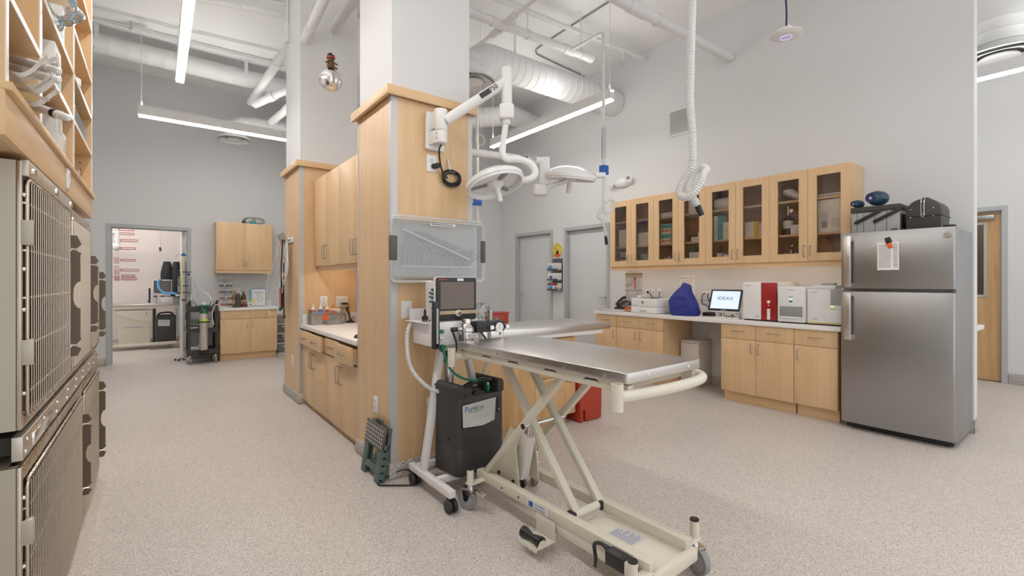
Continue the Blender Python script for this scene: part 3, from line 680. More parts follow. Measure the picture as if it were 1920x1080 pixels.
syringe_tube('second white packaged syringe tube just below the topmost one', (-.347, 2.03, 1.918), (-.223, 1.86, 1.860), 'SOVEREIGN')
syringe_tube('white syringe tube with a black band lower on the left shelf', (-.308, 2.02, 1.816), (-.206, 1.90, 1.764), '', band=True)
# loose paper packaging strips
rnd = random.Random(3)
for k in range(9):
    y = 1.76+.032*k+rnd.uniform(-.01, .01); z0 = 1.79+rnd.uniform(0, .09); w = rnd.uniform(.025, .045); ph = rnd.uniform(0, 6); A = rnd.uniform(.02, .05)
    def strip(u, v, y=y, z0=z0, w=w, ph=ph, A=A): return (-.36+.125*u, y+(v-.5)*w+.02*sin(5*u+ph), z0+A*sin(3.2*u+ph)+.02+.01*cos(9*u+ph))
    tag(MB().grid(strip, 14, 2).build('paper_strip', 'paper'), ORD[k]+' curled white packaging strip from the near end of the shelf heap', 'packaging', 'paper packaging strips on the left shelf')
t = carton('glove_carton', 'white and teal carton standing tilted on the middle shelf bay', -.50, -.295, 2.36, 2.5, 2.0, 2.155, 'paper', bands=(('teal_band', (-.2955, -.2945, 2.361, 2.499, 2.01, 2.03), 'teal'), ('teal_band', (-.4995, -.3, 2.3595, 2.3605, 2.01, 2.028), 'teal')))
print_lines('print', t, (-.48, 2.3595, 2.13), FACE_NY, .15, 6, .015, .004, 'ink_grey')
print_lines('print', t, (-.2945, 2.38, 2.12), FACE_PX, .1, 5, .014, .004, 'ink_grey', 2)
carton('blue_carton', 'bright blue carton standing behind the crumpled clear bag', -.56, -.40, 2.42, 2.7, 2.21, 2.50, 'sky_blue')
carton('white_carton', 'tall white and blue carton on the upper left shelf', -.55, -.33, 1.72, 1.83, 2.41, 2.6, 'paper')
def blob(u, v, c, r, ph, amp=.25):
    a = 2*pi*u; b_ = pi*(v-.5); k = 1+amp*sin(5*a+ph)*cos(3*b_+ph)+amp*.6*sin(11*a-ph)*cos(7*b_)
    return (c[0]+r[0]*k*cos(b_)*cos(a), c[1]+r[1]*k*cos(b_)*sin(a), c[2]+r[2]*k*sin(b_))
tag(MB().grid(lambda u, v: blob(u, v, (-.33, 2.36, 2.29), (.10, .14, .075), 1.0, .16), 60, 30, closed_u=True).build('plastic_bag', 'bag_plastic', None, smooth=80), 'crumpled clear plastic bag hanging over the upper shelf edge', 'bag')
t = carton('catalogue', 'thick white catalogue leaning out on the top middle shelf', -.5, -.31, 2.66, 2.72, 2.21, 2.42, 'paper')
for k, (y0, y1, z1, lab) in enumerate(((2.45, 2.52, 1.93, 'grey instrument box on the lower shelf of the middle bay'), (2.54, 2.66, 1.95, 'white instrument box beside the divider on the lower shelf'), (2.68, 2.76, 1.90, 'narrow pale box against the divider on the lower shelf'))):
    c = carton('instrument_box', lab, -.52, -.31, y0, y1, 1.763, z1, 'cardboard' if k else 'paper_grey')
    print_lines('print', c, (-.3095, y0+.01, z1-.03), FACE_PX, (y1-y0)*.7, 4, .014, .004, 'ink_grey', k)
o = MB(); o.lathe([(.035, 0), (.055, 0), (.055, .03), (.035, .03), (.035, 0)], (-.34, 3.0, 2.205), 24, cap=False); tag(o.build('bandage_roll', 'paper'), 'white bandage roll in the end bay of the shelf', 'bandage')
t = thing('clear_tray', 'clear plastic tray of packets in the end bay of the shelf', 'tray', (-.42, 3.15, 2.0))
b = MB(); b.box(-.56, -.30, 2.9, 2.904, 2.0, 2.09); b.box(-.56, -.30, 3.4, 3.404, 2.0, 2.09); b.box(-.304, -.30, 2.904, 3.4, 2.0, 2.09); b.box(-.56, -.304, 2.904, 3.4, 2.0, 2.004); b.build('tray_shell', 'clear_plastic', t)
for k in range(8): MB().box(-.54, -.32, 2.92+.045*k, 2.945+.045*k, 2.006, 2.10).build('packet', 'paper' if k % 3 else 'paper_grey', t)
MB().box(-.54, -.31, 3.34, 3.36, 2.006, 2.12).build('green_packet', 'green_bright', t)
b = MB(); b.prism([(3.15, 1.764), (3.42, 1.764), (3.40, 1.80), (3.47, 1.88), (3.45, 1.89), (3.36, 1.815), (3.25, 1.80)], -.34, -.335, plane='yz'); tag(b.build('paper_packet', 'paper'), 'torn white paper packet on the bottom shelf at the end', 'packaging')
def wall_plate(name, label, org, face, w=.075, h=.115, kind='duplex', m='white_plastic', cat='outlet'):
    """plate local: x right, y up, z out"""
    M = basis(face[0], face[1], org); t = thing(name, label, cat, org, group=None)
    MB().prism(rrect(-w/2, w/2, -h/2, h/2, .006), 0, .006, M).build('plate', m, t, .0015)
    if kind in ('duplex', 'quad'):
        xs = (0,) if kind == 'duplex' else (-w/4, w/4)
        for cx in xs:
            for cy in (.022, -.022):
                s_ = MB().prism(rrect(cx-.016, cx+.016, cy-.014, cy+.014, .008), .006, .0085, M).build('socket', m, t)
                b = MB(); b.box(cx-.008, cx-.0055, cy-.001, cy+.008, .0085, .009, M); b.box(cx+.0055, cx+.008, cy-.001, cy+.008, .0085, .009, M); b.cyl((cx, cy-.008, .0085), (cx, cy-.008, .009), .0028, 8, M=M); b.build('slots', 'dark_grey', s_)
    elif kind == 'switch':
        MB().box(-.006, .006, -.012, .012, .006, .009, M).build('switch_slot', m, t); MB().box(-.004, .004, 0, .012, .009, .018, M).build('toggle', m, t)
    elif kind == 'jack': MB().box(-.008, .008, -.008, .008, .006, .009, M).build('jack', 'dark_grey', t)
    return t
wall_plate('power_outlet', 'white duplex outlet on the maple board over the cages', (-.29, 2.61, 1.693), FACE_PX, .075, .085)
# ------------------------------------------------------------------ cabinets
def handle_v(parent, x, y, z, L=.10, face=-1, off=.03):
    """vertical bow handle on a front of constant x, projecting toward face*x"""
    s = face; b = MB(); b.tube([(x, y, z-L/2), (x+s*(off-.006), y, z-L/2), (x+s*off, y, z-L/2+.008), (x+s*off, y, z+L/2-.008), (x+s*(off-.006), y, z+L/2), (x, y, z+L/2)], .0045, 8)
    return b.build('handle', 'nickel', parent)
def handle_h(parent, x, y, z, L=.10, face=-1, off=.028):
    s = face; b = MB(); b.tube([(x, y-L/2, z), (x+s*(off-.006), y-L/2, z), (x+s*off, y-L/2+.008, z), (x+s*off, y+L/2-.008, z), (x+s*(off-.006), y+L/2, z), (x, y+L/2, z)], .0045, 8)
    return b.build('handle', 'nickel', parent)
def handle_y(parent, x, y, z, L=.10, vert=True, off=.03):
    """handle on a front of constant y facing -y"""
    b = MB(); d = (lambda t: (x, y, z+t)) if vert else (lambda t: (x+t, y, z))
    def p(t, o): q = d(t); return (q[0], q[1]-o, q[2])
    b.tube([p(-L/2, 0), p(-L/2, off-.006), p(-L/2+.008, off), p(L/2-.008, off), p(L/2, off-.006), p(L/2, 0)], .0045, 8)
    return b.build('handle', 'nickel', parent)
def base_unit(label, y0, y1, ncol, hs, x=4.82, xb=5.43, zt=.826, group=None):
    """base cabinet on the right wall: drawers over doors; hs = side of each door handle (+1 far y, -1 near y)"""
    t = thing('base_cabinet', label, 'cabinet', ((x+xb)/2, (y0+y1)/2, 0), group='maple base cabinets on the right wall')
    b = MB(); b.box(x+.02, xb, y0, y0+.018, .115, zt); b.box(x+.02, xb, y1-.018, y1, .115, zt); b.box(x+.02, xb, y0+.018, y1-.018, .115, .133); b.box(xb-.012, xb, y0+.018, y1-.018, .133, zt); b.box(x+.02, xb, y0+.018, y1-.018, zt-.018, zt)
    b.box(x+.02, x+.024, y0+.018, y1-.018, .133, zt-.018); b.build('carcass', 'maple', t)
    MB().box(x+.065, x+.085, y0+.006, y1-.006, 0, .115).build('toe_kick', 'maple_y', t)
    MB().box(x+.085, xb, y0+.006, y0+.02, 0, .115).build('plinth', 'maple_y', t); MB().box(x+.085, xb, y1-.02, y1-.006, 0, .115).build('plinth', 'maple_y', t)
    w = (y1-y0)/ncol
    for i in range(ncol):
        a, c = y0+i*w+.0015, y0+(i+1)*w-.0015
        d = MB().box(x, x+.019, a, c, .675, zt-.004).build('drawer', 'maple', t, .001); handle_h(d, x, (a+c)/2, .755, .11)
        d = MB().box(x, x+.019, a, c, .115, .671).build('door', 'maple', t, .001); handle_v(d, x, c-.035 if hs[i] > 0 else a+.035, .585)
    return t
base_unit('single maple base cabinet at the far end of the long counter', 4.03, 4.385, 1, [-1])
base_unit('double maple base cabinet left of the knee space', 3.317, 4.028, 2, [1, -1])
base_unit('double maple base cabinet right of the knee space', 1.877, 2.595, 2, [1, -1])
base_unit('single maple base cabinet beside the refrigerator', 1.517, 1.875, 1, [1])
b = MB(); b.box(4.80, 5.43, 1.490, 4.405, .826, .866)
t = thing('countertop', 'long white countertop along the right wall', 'countertop', (5.1, 2.9, .826))
b.build('slab', 'counter_white', t, .003); MB().box(5.43, 5.448, 1.49, 4.405, .826, .965).build('backsplash', 'counter_white', t, .002)
# upper glass-door cabinets
UY = [4.368, 4.008, 3.650, 3.292, 2.936, 2.578, 2.220, 1.860, 1.503]
def upper_unit(label, y0, y1, x=5.10, xb=5.445, z0=1.475, z1=2.382):
    t = thing('upper_cabinet', label, 'cabinet', ((x+xb)/2, (y0+y1)/2, z0), group='glass-door wall cabinets')
    b = MB(); b.box(x+.02, xb, y0, y0+.018, z0, z1); b.box(x+.02, xb, y1-.018, y1, z0, z1); b.box(x+.02, xb, y0+.018, y1-.018, z0, z0+.018); b.box(x+.02, xb, y0+.018, y1-.018, z1-.018, z1); b.build('carcass', 'maple', t)
    MB().box(xb-.012, xb, y0+.018, y1-.018, z0+.018, z1-.018).build('back_panel', 'cabinet_in', t)
    for z in (1.752, 2.098): MB().box(x+.03, xb-.012, y0+.018, y1-.018, z-.022, z).build('shelf', 'maple_y', t)
    MB().box(x+.018, x+.036, y0, y1, z0-.052, z0).build('valance', 'maple_y', t); MB().box(x+.06, x+.10, y0+.05, y1-.05, z0-.014, z0-.001).build('under_light_or_fill', 'under_fill', t)  # hidden warm strip added to brighten the wall below, no known fixture
    m = (y0+y1)/2
    for (a, c, hy) in ((y0+.0015, m-.0015, m-.03), (m+.0015, y1-.0015, m+.03)):
        f = .078; b = MB(); b.box(x, x+.02, a, a+f, z0, z1); b.box(x, x+.02, c-f, c, z0, z1); b.box(x, x+.02, a+f, c-f, z0, z0+f); b.box(x, x+.02, a+f, c-f, z1-f, z1)
        d = b.build('door', 'maple', t)
        MB().box(x+.008, x+.012, a+f-.004, c-f+.004, z0+f-.004, z1-f+.004).build('glass_pane', 'glass', d)
        handle_v(d, x, hy, 1.575)
    return t
for i, lab in enumerate(('glass-door wall cabinet farthest from the refrigerator', 'second glass-door wall cabinet from the far end', 'third glass-door wall cabinet from the far end', 'glass-door wall cabinet nearest the refrigerator')):
    upper_unit(lab, UY[2*i+2], UY[2*i])
# contents: (bay index, shelf z) helpers; bay i lies between UY[i+1] and UY[i]
SZ = (1.494, 1.753, 2.099)
def bay(i): return UY[i+1]+.085, UY[i]-.085
def cbox(name, label, i, s, f0, f1, h, m, x0=5.16, x1=5.38, z=0, cat='box', group=None, bands=(), out=1):
    a, c = bay(i); y1 = c-(c-a)*f0; y0 = c-(c-a)*f1; zz = SZ[s]+z
    t = thing(name, label, cat, ((x0+x1)/2, (y0+y1)/2, zz), group=group)
    MB().box(x0, x1, y0, y1, zz, zz+h).build('carton', m, t, .001)
    for (g0, g1, k0, k1, mm) in bands: MB().box(x0-.0008, x0, y1-(y1-y0)*g1, y1-(y1-y0)*g0, zz+h*k0, zz+h*k1).build('print', mm, t)
    return t
G1 = 'white slide boxes in the far wall cabinet'
for k in range(3):
    cbox('slide_box', ('bottom', 'middle', 'top')[k]+' white slide box in the stack behind the farthest glass door', 0, 1, .1, .95, .078, 'paper', z=.0795*k, group=G1, bands=((.72, .95, .2, .8, 'paper_grey'),))
for k in range(2): cbox('slide_box', ('lower', 'upper')[k]+' long white box behind the second glass door', 1, 1, -.1, 1.1, .085, 'paper', z=.0865*k, group='white boxes behind the second glass door')
t = thing('purple_cone', 'small dark red plastic holder on the top shelf at the far end', 'holder', (5.25, 4.2, 2.1))
b = MB(); b.lathe([(.06, 0), (.06, .06), (.015, .065), (.012, .15), (.001, .155)], (5.25, 4.2, 2.1), 14); b.build('holder', 'maroon', t)
# vial racks
vial_me = MB().cyl((0, 0, 0), (0, 0, .075), .009, 8).mesh('vial'); cap_me = MB().cyl((0, 0, .075), (0, 0, .092), .0105, 8).mesh('stopper')
def rack(label, i, s, n, caps, rows=2, x=5.17, z=0):
    a, c = bay(i); t = thing('tube_rack', label, 'tube rack', (x+.05, (a+c)/2, SZ[s]+z)); zz = SZ[s]+z
    b = MB(); b.box(x, x+.12, a-.02, c+.02, zz, zz+.008)
    for q in (.03, .06): b.box(x, x+.12, a-.02, c+.02, zz+q, zz+q+.003)
    for yy in (a-.02, c+.017): b.box(x, x+.12, yy, yy+.003, zz+.008, zz+.063)
    b.build('rack_frame', 'clear_plastic', t)
    mats_ = {}
    for r in range(rows):
        for k in range(n):
            y = a+(c-a)*(k+.5)/n; v = inst('tube', vial_me, 'white_plastic', t, (x+.03+.05*r, y, zz+.009))
            cm = caps[(k+r) % len(caps)]
            if cm not in mats_: mats_[cm] = cap_me.copy(); mats_[cm].materials.append(MATS[cm])
            o = bpy.data.objects.new('stopper', mats_[cm]); COL.objects.link(o); o.parent = v
    return t
rack('rack of red topped blood tubes behind the farthest glass door', 0, 0, 6, ['maroon', 'red_bright'], z=.0)
rack('second rack of red topped tubes stacked above in the farthest cabinet', 0, 0, 6, ['maroon', 'purple'], z=.105)
rack('rack of pale topped tubes behind the second glass door', 1, 0, 6, ['paper_grey', 'white_plastic'], z=.045)
cbox('red_packet', 'flat white packet with red print under the tube racks', 1, 0, .1, .9, .03, 'paper', x0=5.15, x1=5.17, bands=((.3, .9, .1, .9, 'red_bright'),))
rack('rack of pink topped tubes behind the third glass door', 2, 0, 7, ['pink', 'purple', 'green_dark'])
cbox('white_tray', 'flat white box on the top shelf behind the third glass door', 2, 2, -.1, 1.1, .05, 'paper')
for k in range(2):
    t = cbox('test_kit_carton', ('lower', 'upper')[k]+' white carton with teal band and orange dots behind a glass door', 2, 1, -.1, .68, .125, 'paper', z=.127*k, bands=((0, 1, .55, .95, 'teal'),))
    a, c = bay(2); b = MB()
    for q in (.1, .32, .54): b.cyl((5.16, c-(c-a)*q, SZ[1]+.127*k+.038), (5.1592, c-(c-a)*q, SZ[1]+.127*k+.038), .017, 14)
    b.build('orange_dots', 'orange', t)
cbox('flecked_carton', 'white carton with orange flecks beside the teal-band cartons', 2, 1, .72, 1.1, .22, 'cardboard', x0=5.2)
t = cbox('white_notice_box', 'white box on the top shelf behind the fourth glass door', 3, 2, .1, .6, .16, 'paper')
cbox('black_case', 'low black case behind the fourth glass door', 3, 1, -.1, .6, .09, 'black', x0=5.2)
cbox('white_packet', 'white folded packet on a black case behind the fourth glass door', 3, 1, .35, .95, .055, 'paper', x0=5.14, x1=5.19)
cbox('white_carton', 'small upright white carton behind the fourth glass door', 3, 1, .62, .95, .12, 'paper', x0=5.2)
cbox('green_carton', 'dark green carton at the bottom behind the fourth glass door', 3, 0, -.1, .4, .2, 'green_dark', x0=5.2)
for k in range(2): cbox('white_book', ('lower', 'upper')[k]+' thick white folder lying flat behind the fourth glass door', 3, 0, .2, 1.1, .042, 'paper', x0=5.14, x1=5.36, z=.045+.043*k, group='flat folders behind the fourth glass door')
cbox('navy_book', 'navy folder lying under the white folders', 3, 0, .15, 1.1, .042, 'navy', x0=5.15, x1=5.37)
t = thing('paper_roll', 'large white paper roll on the top shelf behind the fifth glass door', 'paper roll', (5.26, 2.76, 2.1)); a, c = bay(4)
MB().cyl((5.26, a-.03, 2.1+.075), (5.26, c+.03, 2.1+.075), .075, 24).build('roll', 'paper', t)
for k in range(3): cbox('teal_carton', ('bottom', 'middle', 'top')[k]+' teal-ended carton in the left stack behind the fifth glass door', 4, 1, -.1, .48, .092, 'paper', z=.0935*k, group='teal-end cartons behind the fifth glass door', bands=((.45, 1, 0, 1, 'teal'),))
for k in range(2): cbox('white_carton', ('lower', 'upper')[k]+' plain white carton in the right stack behind the fifth glass door', 4, 1, .52, 1.1, .098, 'paper', z=.0995*k, group='plain cartons behind the fifth glass door')
cbox('white_carton', 'small white carton at the bottom behind the fifth glass door', 4, 0, .12, .45, .105, 'paper')
t = cbox('blue_carton', 'small white and violet carton at the bottom behind the fifth glass door', 4, 0, .48, .95, .11, 'paper', bands=((0, 1, .8, 1, 'purple'), (0, .1, 0, .8, 'purple')))
for k in range(2): cbox('yellow_carton', 'white carton with yellow end, ' + ('lower', 'upper')[k] + ' of two behind the sixth glass door', 5, 1, -.1, .7, .085, 'paper', z=.0865*k, bands=((.7, 1, 0, 1, 'yellow'),))
cbox('white_carton', 'white carton right of the yellow-end cartons', 5, 1, .74, 1.1, .15, 'paper')
t = thing('dropper_bottle', 'small white dropper bottle at the bottom behind the sixth glass door', 'bottle', (5.2, 2.42, SZ[0])); MB().lathe([(.022, 0), (.022, .03), (.008, .045), (.006, .06), (.002, .075)], (5.2, 2.42, SZ[0]), 14).build('bottle', 'white_plastic', t)
cbox('purple_packet', 'flat purple packet at the bottom behind the sixth glass door', 5, 0, .6, 1.1, .02, 'purple')
t = thing('folded_wraps', 'white folded wraps in clear bags on the top shelf behind the seventh glass door', 'packaging', (5.25, 2.0, 2.1)); a, c = bay(6)
for k in range(4): MB().grid(lambda u, v, k=k: blob(u, v, (5.24, a+.02+.04*k, 2.135+.022*k), (.08, .06, .035), k, .12), 16, 8, closed_u=True).build('wrap', 'paper', t)
t = thing('gas_cylinder', 'small black and white gas canister with regulator behind the seventh glass door', 'gas cylinder', (5.23, 2.09, SZ[1]))
MB().lathe([(.045, 0), (.047, .01), (.047, .07)], (5.23, 2.09, SZ[1]), 20).build('base', 'black', t); MB().lathe([(.047, .07), (.047, .15)], (5.23, 2.09, SZ[1]), 20).build('label_band', 'paper', t); MB().lathe([(.047, .15), (.044, .175), (.02, .20), (.012, .21)], (5.23, 2.09, SZ[1]), 20).build('shoulder', 'black', t)
b = MB(); b.cyl((5.23, 2.09, SZ[1]+.2), (5.23, 2.09, SZ[1]+.31), .010, 10); b.cyl((5.20, 2.05, SZ[1]+.25), (5.22, 2.05, SZ[1]+.25), .02, 14); b.cyl((5.23, 2.12, SZ[1]+.30), (5.23, 2.06, SZ[1]+.30), .006, 8); b.build('regulator', 'chrome', t)
cbox('white_carton', 'low white carton beside the gas canister', 6, 1, .45, 1.1, .10, 'paper', x0=5.18)
rack('rack of purple and blue topped tubes at the bottom behind the seventh glass door', 6, 0, 4, ['purple', 'blue', 'white_plastic'], 1, x=5.2)
t = thing('centrifuge_tool', 'upright metal pump on the bottom shelf behind the seventh glass door', 'pump', (5.30, 2.08, SZ[0])); b = MB(); b.lathe([(.03, 0), (.03, .02), (.018, .03), (.018, .13), (.024, .14), (.024, .16), (.006, .17)], (5.30, 2.08, SZ[0]), 16); b.build('pump_body', 'chrome', t)
t = cbox('dispenser_carton', 'large white carton with soap dispenser picture behind the glass door nearest the refrigerator', 7, 1, -.1, 1.1, .315, 'paper')
a, c = bay(7); M = basis((0, -1, 0), (0, 0, 1), (5.159, c-.04, SZ[1]+.12))
MB().prism(rrect(-.032, .032, -.085, .085, .03), 0, .001, M).build('dispenser_print', 'paper_grey', t); MB().prism(rrect(-.02, .02, -.08, -.01, .018), .001, .0015, M).build('dispenser_print', 'mid_grey', t)
print_lines('print', t, (5.1585, c-.095, SZ[1]+.13), FACE_NX, .11, 7, .013, .004, 'ink_grey', 5)
for k in range(3): cbox('thin_folder', ('bottom grey', 'middle white', 'top dark')[k]+' folder in the flat pile on the shelf nearest the refrigerator', 7, 2, -.1, 1.1, .012, ('mid_grey', 'paper', 'dark_grey')[k], x0=5.15, z=.013*k, group='thin folders on the top shelf')
tag(MB().grid(lambda u, v: blob(u, v, (5.22, 1.62, SZ[0]+.1), (.05, .06, .098), 2.0, .12), 22, 10, closed_u=True).build('plastic_bag', 'bag_plastic', None, smooth=20), 'clear bag of masks at the bottom of the cabinet nearest the refrigerator', 'bag')
# small white drawer cabinet under the counter
t = thing('drawer_pedestal', 'small white drawer cabinet standing in the knee space', 'cabinet', (5.30, 3.18, 0))
MB().box(5.17, 5.43, 3.05, 3.295, .03, .53).build('body', 'offwhite', t, .003); MB().box(5.15, 5.435, 3.04, 3.302, .53, .548).build('top', 'offwhite', t, .003); MB().box(5.19, 5.42, 3.07, 3.28, 0, .03).build('plinth', 'offwhite', t)
for z0, z1 in ((.05, .27), (.276, .52)): d = MB().box(5.153, 5.169, 3.052, 3.293, z0, z1).build('drawer', 'offwhite', t, .003)
# ------------------------------------------------------------------ far left counter (back wall)
t = thing('base_cabinet', 'maple base cabinet with two drawers at the far left wall', 'cabinet', (1.21, 8.95, 0))
x0, x1, yf = .80, 1.615, 8.62
b = MB(); b.box(x0, x0+.018, yf+.02, 9.25, .115, .80); b.box(x1-.018, x1, yf+.02, 9.25, .115, .80); b.box(x0+.018, x1-.018, yf+.02, yf+.025, .115, .80); b.box(x0+.018, x1-.018, yf+.025, 9.25, .115, .13); b.build('carcass', 'maple', t)
MB().box(x0+.004, x1-.004, yf+.07, yf+.09, 0, .115).build('toe_kick', 'maple_x', t); MB().box(x0+.004, x0+.02, yf+.09, 9.25, 0, .115).build('plinth', 'maple', t); MB().box(x1-.02, x1-.004, yf+.09, 9.25, 0, .115).build('plinth', 'maple', t)
m = (x0+x1)/2
for a, c, hx in ((x0+.001, m-.0015, m-.035), (m+.0015, x1-.001, m+.035)):
    d = MB().box(a, c, yf, yf+.019, .665, .798).build('drawer', 'maple', t, .001); handle_y(d, (a+c)/2, yf, .735, .11, False)
    d = MB().box(a, c, yf, yf+.019, .115, .661).build('door', 'maple', t, .001); handle_y(d, hx, yf, .57)
t = thing('countertop', 'short white countertop at the far left wall', 'countertop', (1.21, 8.93, .80)); MB().box(.78, 1.64, 8.60, 9.25, .802, .84).build('slab', 'counter_white', t, .003); MB().box(.78, 1.64, 9.25, 9.268, .802, .94).build('backsplash', 'counter_white', t, .002)
t = thing('upper_cabinet', 'maple two-door wall cabinet on the far left wall', 'cabinet', (1.19, 9.1, 1.41))
b = MB(); b.box(.77, 1.60, 8.97, 9.265, 1.455, 2.25); b.build('carcass', 'maple', t); MB().box(.79, 1.60, 8.965, 8.985, 1.41, 1.455).build('valance', 'maple_x', t); MB().box(.77, .79, 8.965, 9.265, 1.41, 1.455).build('valance', 'maple_y', t)
for a, c, hx in ((.772, 1.1835, 1.155), (1.1865, 1.598, 1.215)): d = MB().box(a, c, 8.95, 8.969, 1.457, 2.25).build('door', 'maple', t, .001); handle_y(d, hx, 8.95, 1.575)
MB().box(1.45, 1.52, 9.0, 9.05, 1.395, 1.41).build('under_light_or_fill', 'white_plastic', t)
# clear drawer tower
t = thing('drawer_tower', 'clear plastic drawer tower beside the far left counter', 'drawer unit', (1.78, 9.02, 0))
MB().box(1.66, 1.93, 8.87, 9.22, 0, .03).build('base', 'white_plastic', t)
for k in range(4):
    z = .03+.17*k; MB().box(1.67, 1.92, 8.88, 9.21, z+.005, z+.145).build('drawer', 'mid_grey' if k in (0, 3) else 'clear_plastic', t, .006); MB().box(1.66, 1.93, 8.87, 9.22, z+.15, z+.17).build('frame_shelf', 'white_plastic', t)
    MB().box(1.74, 1.86, 8.862, 8.88, z+.10, z+.12).build('handle', 'white_plastic', t, .004)
# ------------------------------------------------------------------ niche between the pillars
def niche_unit(label, y0, y1, open_, hs):
    t = thing('base_cabinet', label, 'cabinet', (1.5, (y0+y1)/2, 0), group='maple base cabinets in the niche'); x = 1.205
    b = MB(); b.box(x+.02, 1.79, y0, y0+.018, .055, .785); b.box(x+.02, 1.79, y1-.018, y1, .055, .785); b.box(x+.02, 1.79, y0+.018, y1-.018, .055, .07); b.box(x+.02, 1.79, y0+.018, y1-.018, .62, .632); b.box(1.78, 1.79, y0+.018, y1-.018, .07, .785); b.build('carcass', 'maple', t)
    MB().box(x+.03, x+.05, y0+.001, y1-.001, 0, .055).build('toe_kick', 'oak_x', t)
    w = (y1-y0)/2
    for i in range(2):
        a, c = y0+i*w+.0015, y0+(i+1)*w-.0015; o = open_[i]
        d = MB().box(x-o, x-o+.019, a, c, .635, .772).build('drawer', 'maple', t, .001); handle_h(d, x-o, (a+c)/2, .705, .11)
        if o: b = MB(); b.box(x-o+.019, x+.3, a+.02, a+.032, .645, .76); b.box(x-o+.019, x+.3, c-.032, c-.02, .645, .76); b.build('drawer_box', 'maple_x', d)
        d = MB().box(x, x+.019, a, c, .055, .62).build('door', 'maple', t, .001); handle_v(d, x, c-.04 if hs[i] > 0 else a+.04, .50, .14)
    return t
niche_unit('maple base cabinet in the niche next to the near pillar, drawers ajar', 3.49, 4.318, (.05, 0.012), (1, -1))
niche_unit('maple base cabinet in the niche next to the far pillar, drawers ajar', 4.322, 5.158, (.045, .03), (1, -1))
t = thing('countertop', 'white countertop in the niche between the pillars', 'countertop', (1.5, 4.32, .79)); MB().box(1.185, 1.795, 3.475, 5.175, .79, .828).build('slab', 'counter_white', t, .003)
b = MB(); b.box(1.78, 1.798, 3.475, 5.175, .828, .93); b.box(1.21, 1.78, 5.158, 5.176, .828, .93); b.build('backsplash', 'counter_white', t, .002)
UN = [5.165, 4.75, 4.33, 3.91, 3.48]
def niche_upper(label, y0, y1):
    t = thing('upper_cabinet', label, 'cabinet', (1.56, (y0+y1)/2, 1.38), group='maple wall cabinets in the niche'); x = 1.325
    MB().box(x+.02, 1.798, y0+.001, y1-.001, 1.432, 2.335).build('carcass', 'maple', t); MB().box(x+.03, x+.048, y0+.001, y1-.001, 1.375, 1.432).build('valance', 'maple_y', t)
    m = (y0+y1)/2
    for a, c, hy in ((y0+.0015, m-.0015, m-.035), (m+.0015, y1-.0015, m+.035)): d = MB().box(x, x+.019, a, c, 1.432, 2.335).build('door', 'maple', t, .001); handle_v(d, x, hy, 1.565, .13)
    MB().box(1.55, 1.60, y0+.1, y1-.1, 1.408, 1.431).build('light_strip', 'under_lamp', t)
    return t
niche_upper('maple wall cabinet in the niche next to the far pillar', UN[2], UN[0]); niche_upper('maple wall cabinet in the niche next to the near pillar', UN[4], UN[2])
# ------------------------------------------------------------------ lift exam table
def caster(t, x, y, z=.125, r=.056, w=.03, ang=0, m_tire='rubber_grey', m_hub='grey_plastic', m_fork='chrome', brake=True, stem=0.0):
    M = Matrix.Translation((x, y, 0)) @ Matrix.Rotation(ang, 4, 'Z')
    wh = MB(); wh.lathe([(r*.72, -w*.42), (r*.95, -w*.5), (r, -w*.3), (r, w*.3), (r*.95, w*.5), (r*.72, w*.42)], (0, 0, 0), 28, M @ Matrix.Translation((0, .02, r)) @ Matrix.Rotation(pi/2, 4, 'Y'))
    whl = wh.build('wheel', m_tire, t)
    b = MB(); MM = M @ Matrix.Translation((0, .02, r)) @ Matrix.Rotation(pi/2, 4, 'Y'); b.lathe([(.001, -w*.46), (r*.70, -w*.46), (r*.72, 0), (r*.70, w*.46), (.001, w*.46)], (0, 0, 0), 24, MM, cap=False); b.build('hub', m_hub, whl)
    b = MB(); b.lathe([(r*.18, -w*.66), (r*.18, w*.66)], (0, 0, 0), 10, MM); b.build('axle', 'chrome', whl)
    f = MB()
    for s in (-1, 1): f.prism([(-.03, r*2.04), (.045, r*2.04), (.03, r*.85), (.01, r*.85)], s*w*.62-.0015, s*w*.62+.0015, M, 'yz')
    f.box(-w*.66, w*.66, -.032, .047, r*2.04, r*2.04+.004, M); f.cyl((0, 0, r*2.05), (0, 0, z), .016, 14, M=M); f.build('fork', m_fork, t)
    if brake: b = MB(); b.box(-.014, .014, -.085, -.03, r*1.75, r*1.75+.012, M); b.box(-.016, .016, -.10, -.075, r*1.6, r*1.9, M); b.build('brake_pedal', 'chrome', t, .003)
t = thing('lift_exam_table', 'scissor-lift exam table with stainless top and cream frame on casters', 'exam table', (1.70, 1.775, 0), radians(1.6))
HW, HL = .272, .615
b = MB(); prof = rrect(-HW, HW, -HL, HL, .012, 3); b.prism(prof, .878, .920); top = b.build('tabletop', 'steel', t, .006, 3)
sm = MB().lathe([(.007, -.002), (.007, .0015), (.003, .003), (.0005, .003)], (0, 0, 0), 12, Matrix.Rotation(-pi/2, 4, 'Y'), cap=False).mesh('screw')
for yy in (-.5, -.27, -.02, .22, .44): inst('screw', sm, 'chrome', top, (-HW, yy, .897))
sm2 = MB().lathe([(.007, -.002), (.007, .0015), (.003, .003), (.0005, .003)], (0, 0, 0), 12, Matrix.Rotation(pi/2, 4, 'X'), cap=False).mesh('screw')
for xx in (-.13, .17): inst('screw', sm2, 'chrome', top, (xx, -HL, .897))
b = MB()
for s in (-1, 1): b.box(s*.235-.025, s*.235+.025, -.55, .55, .836, .878)
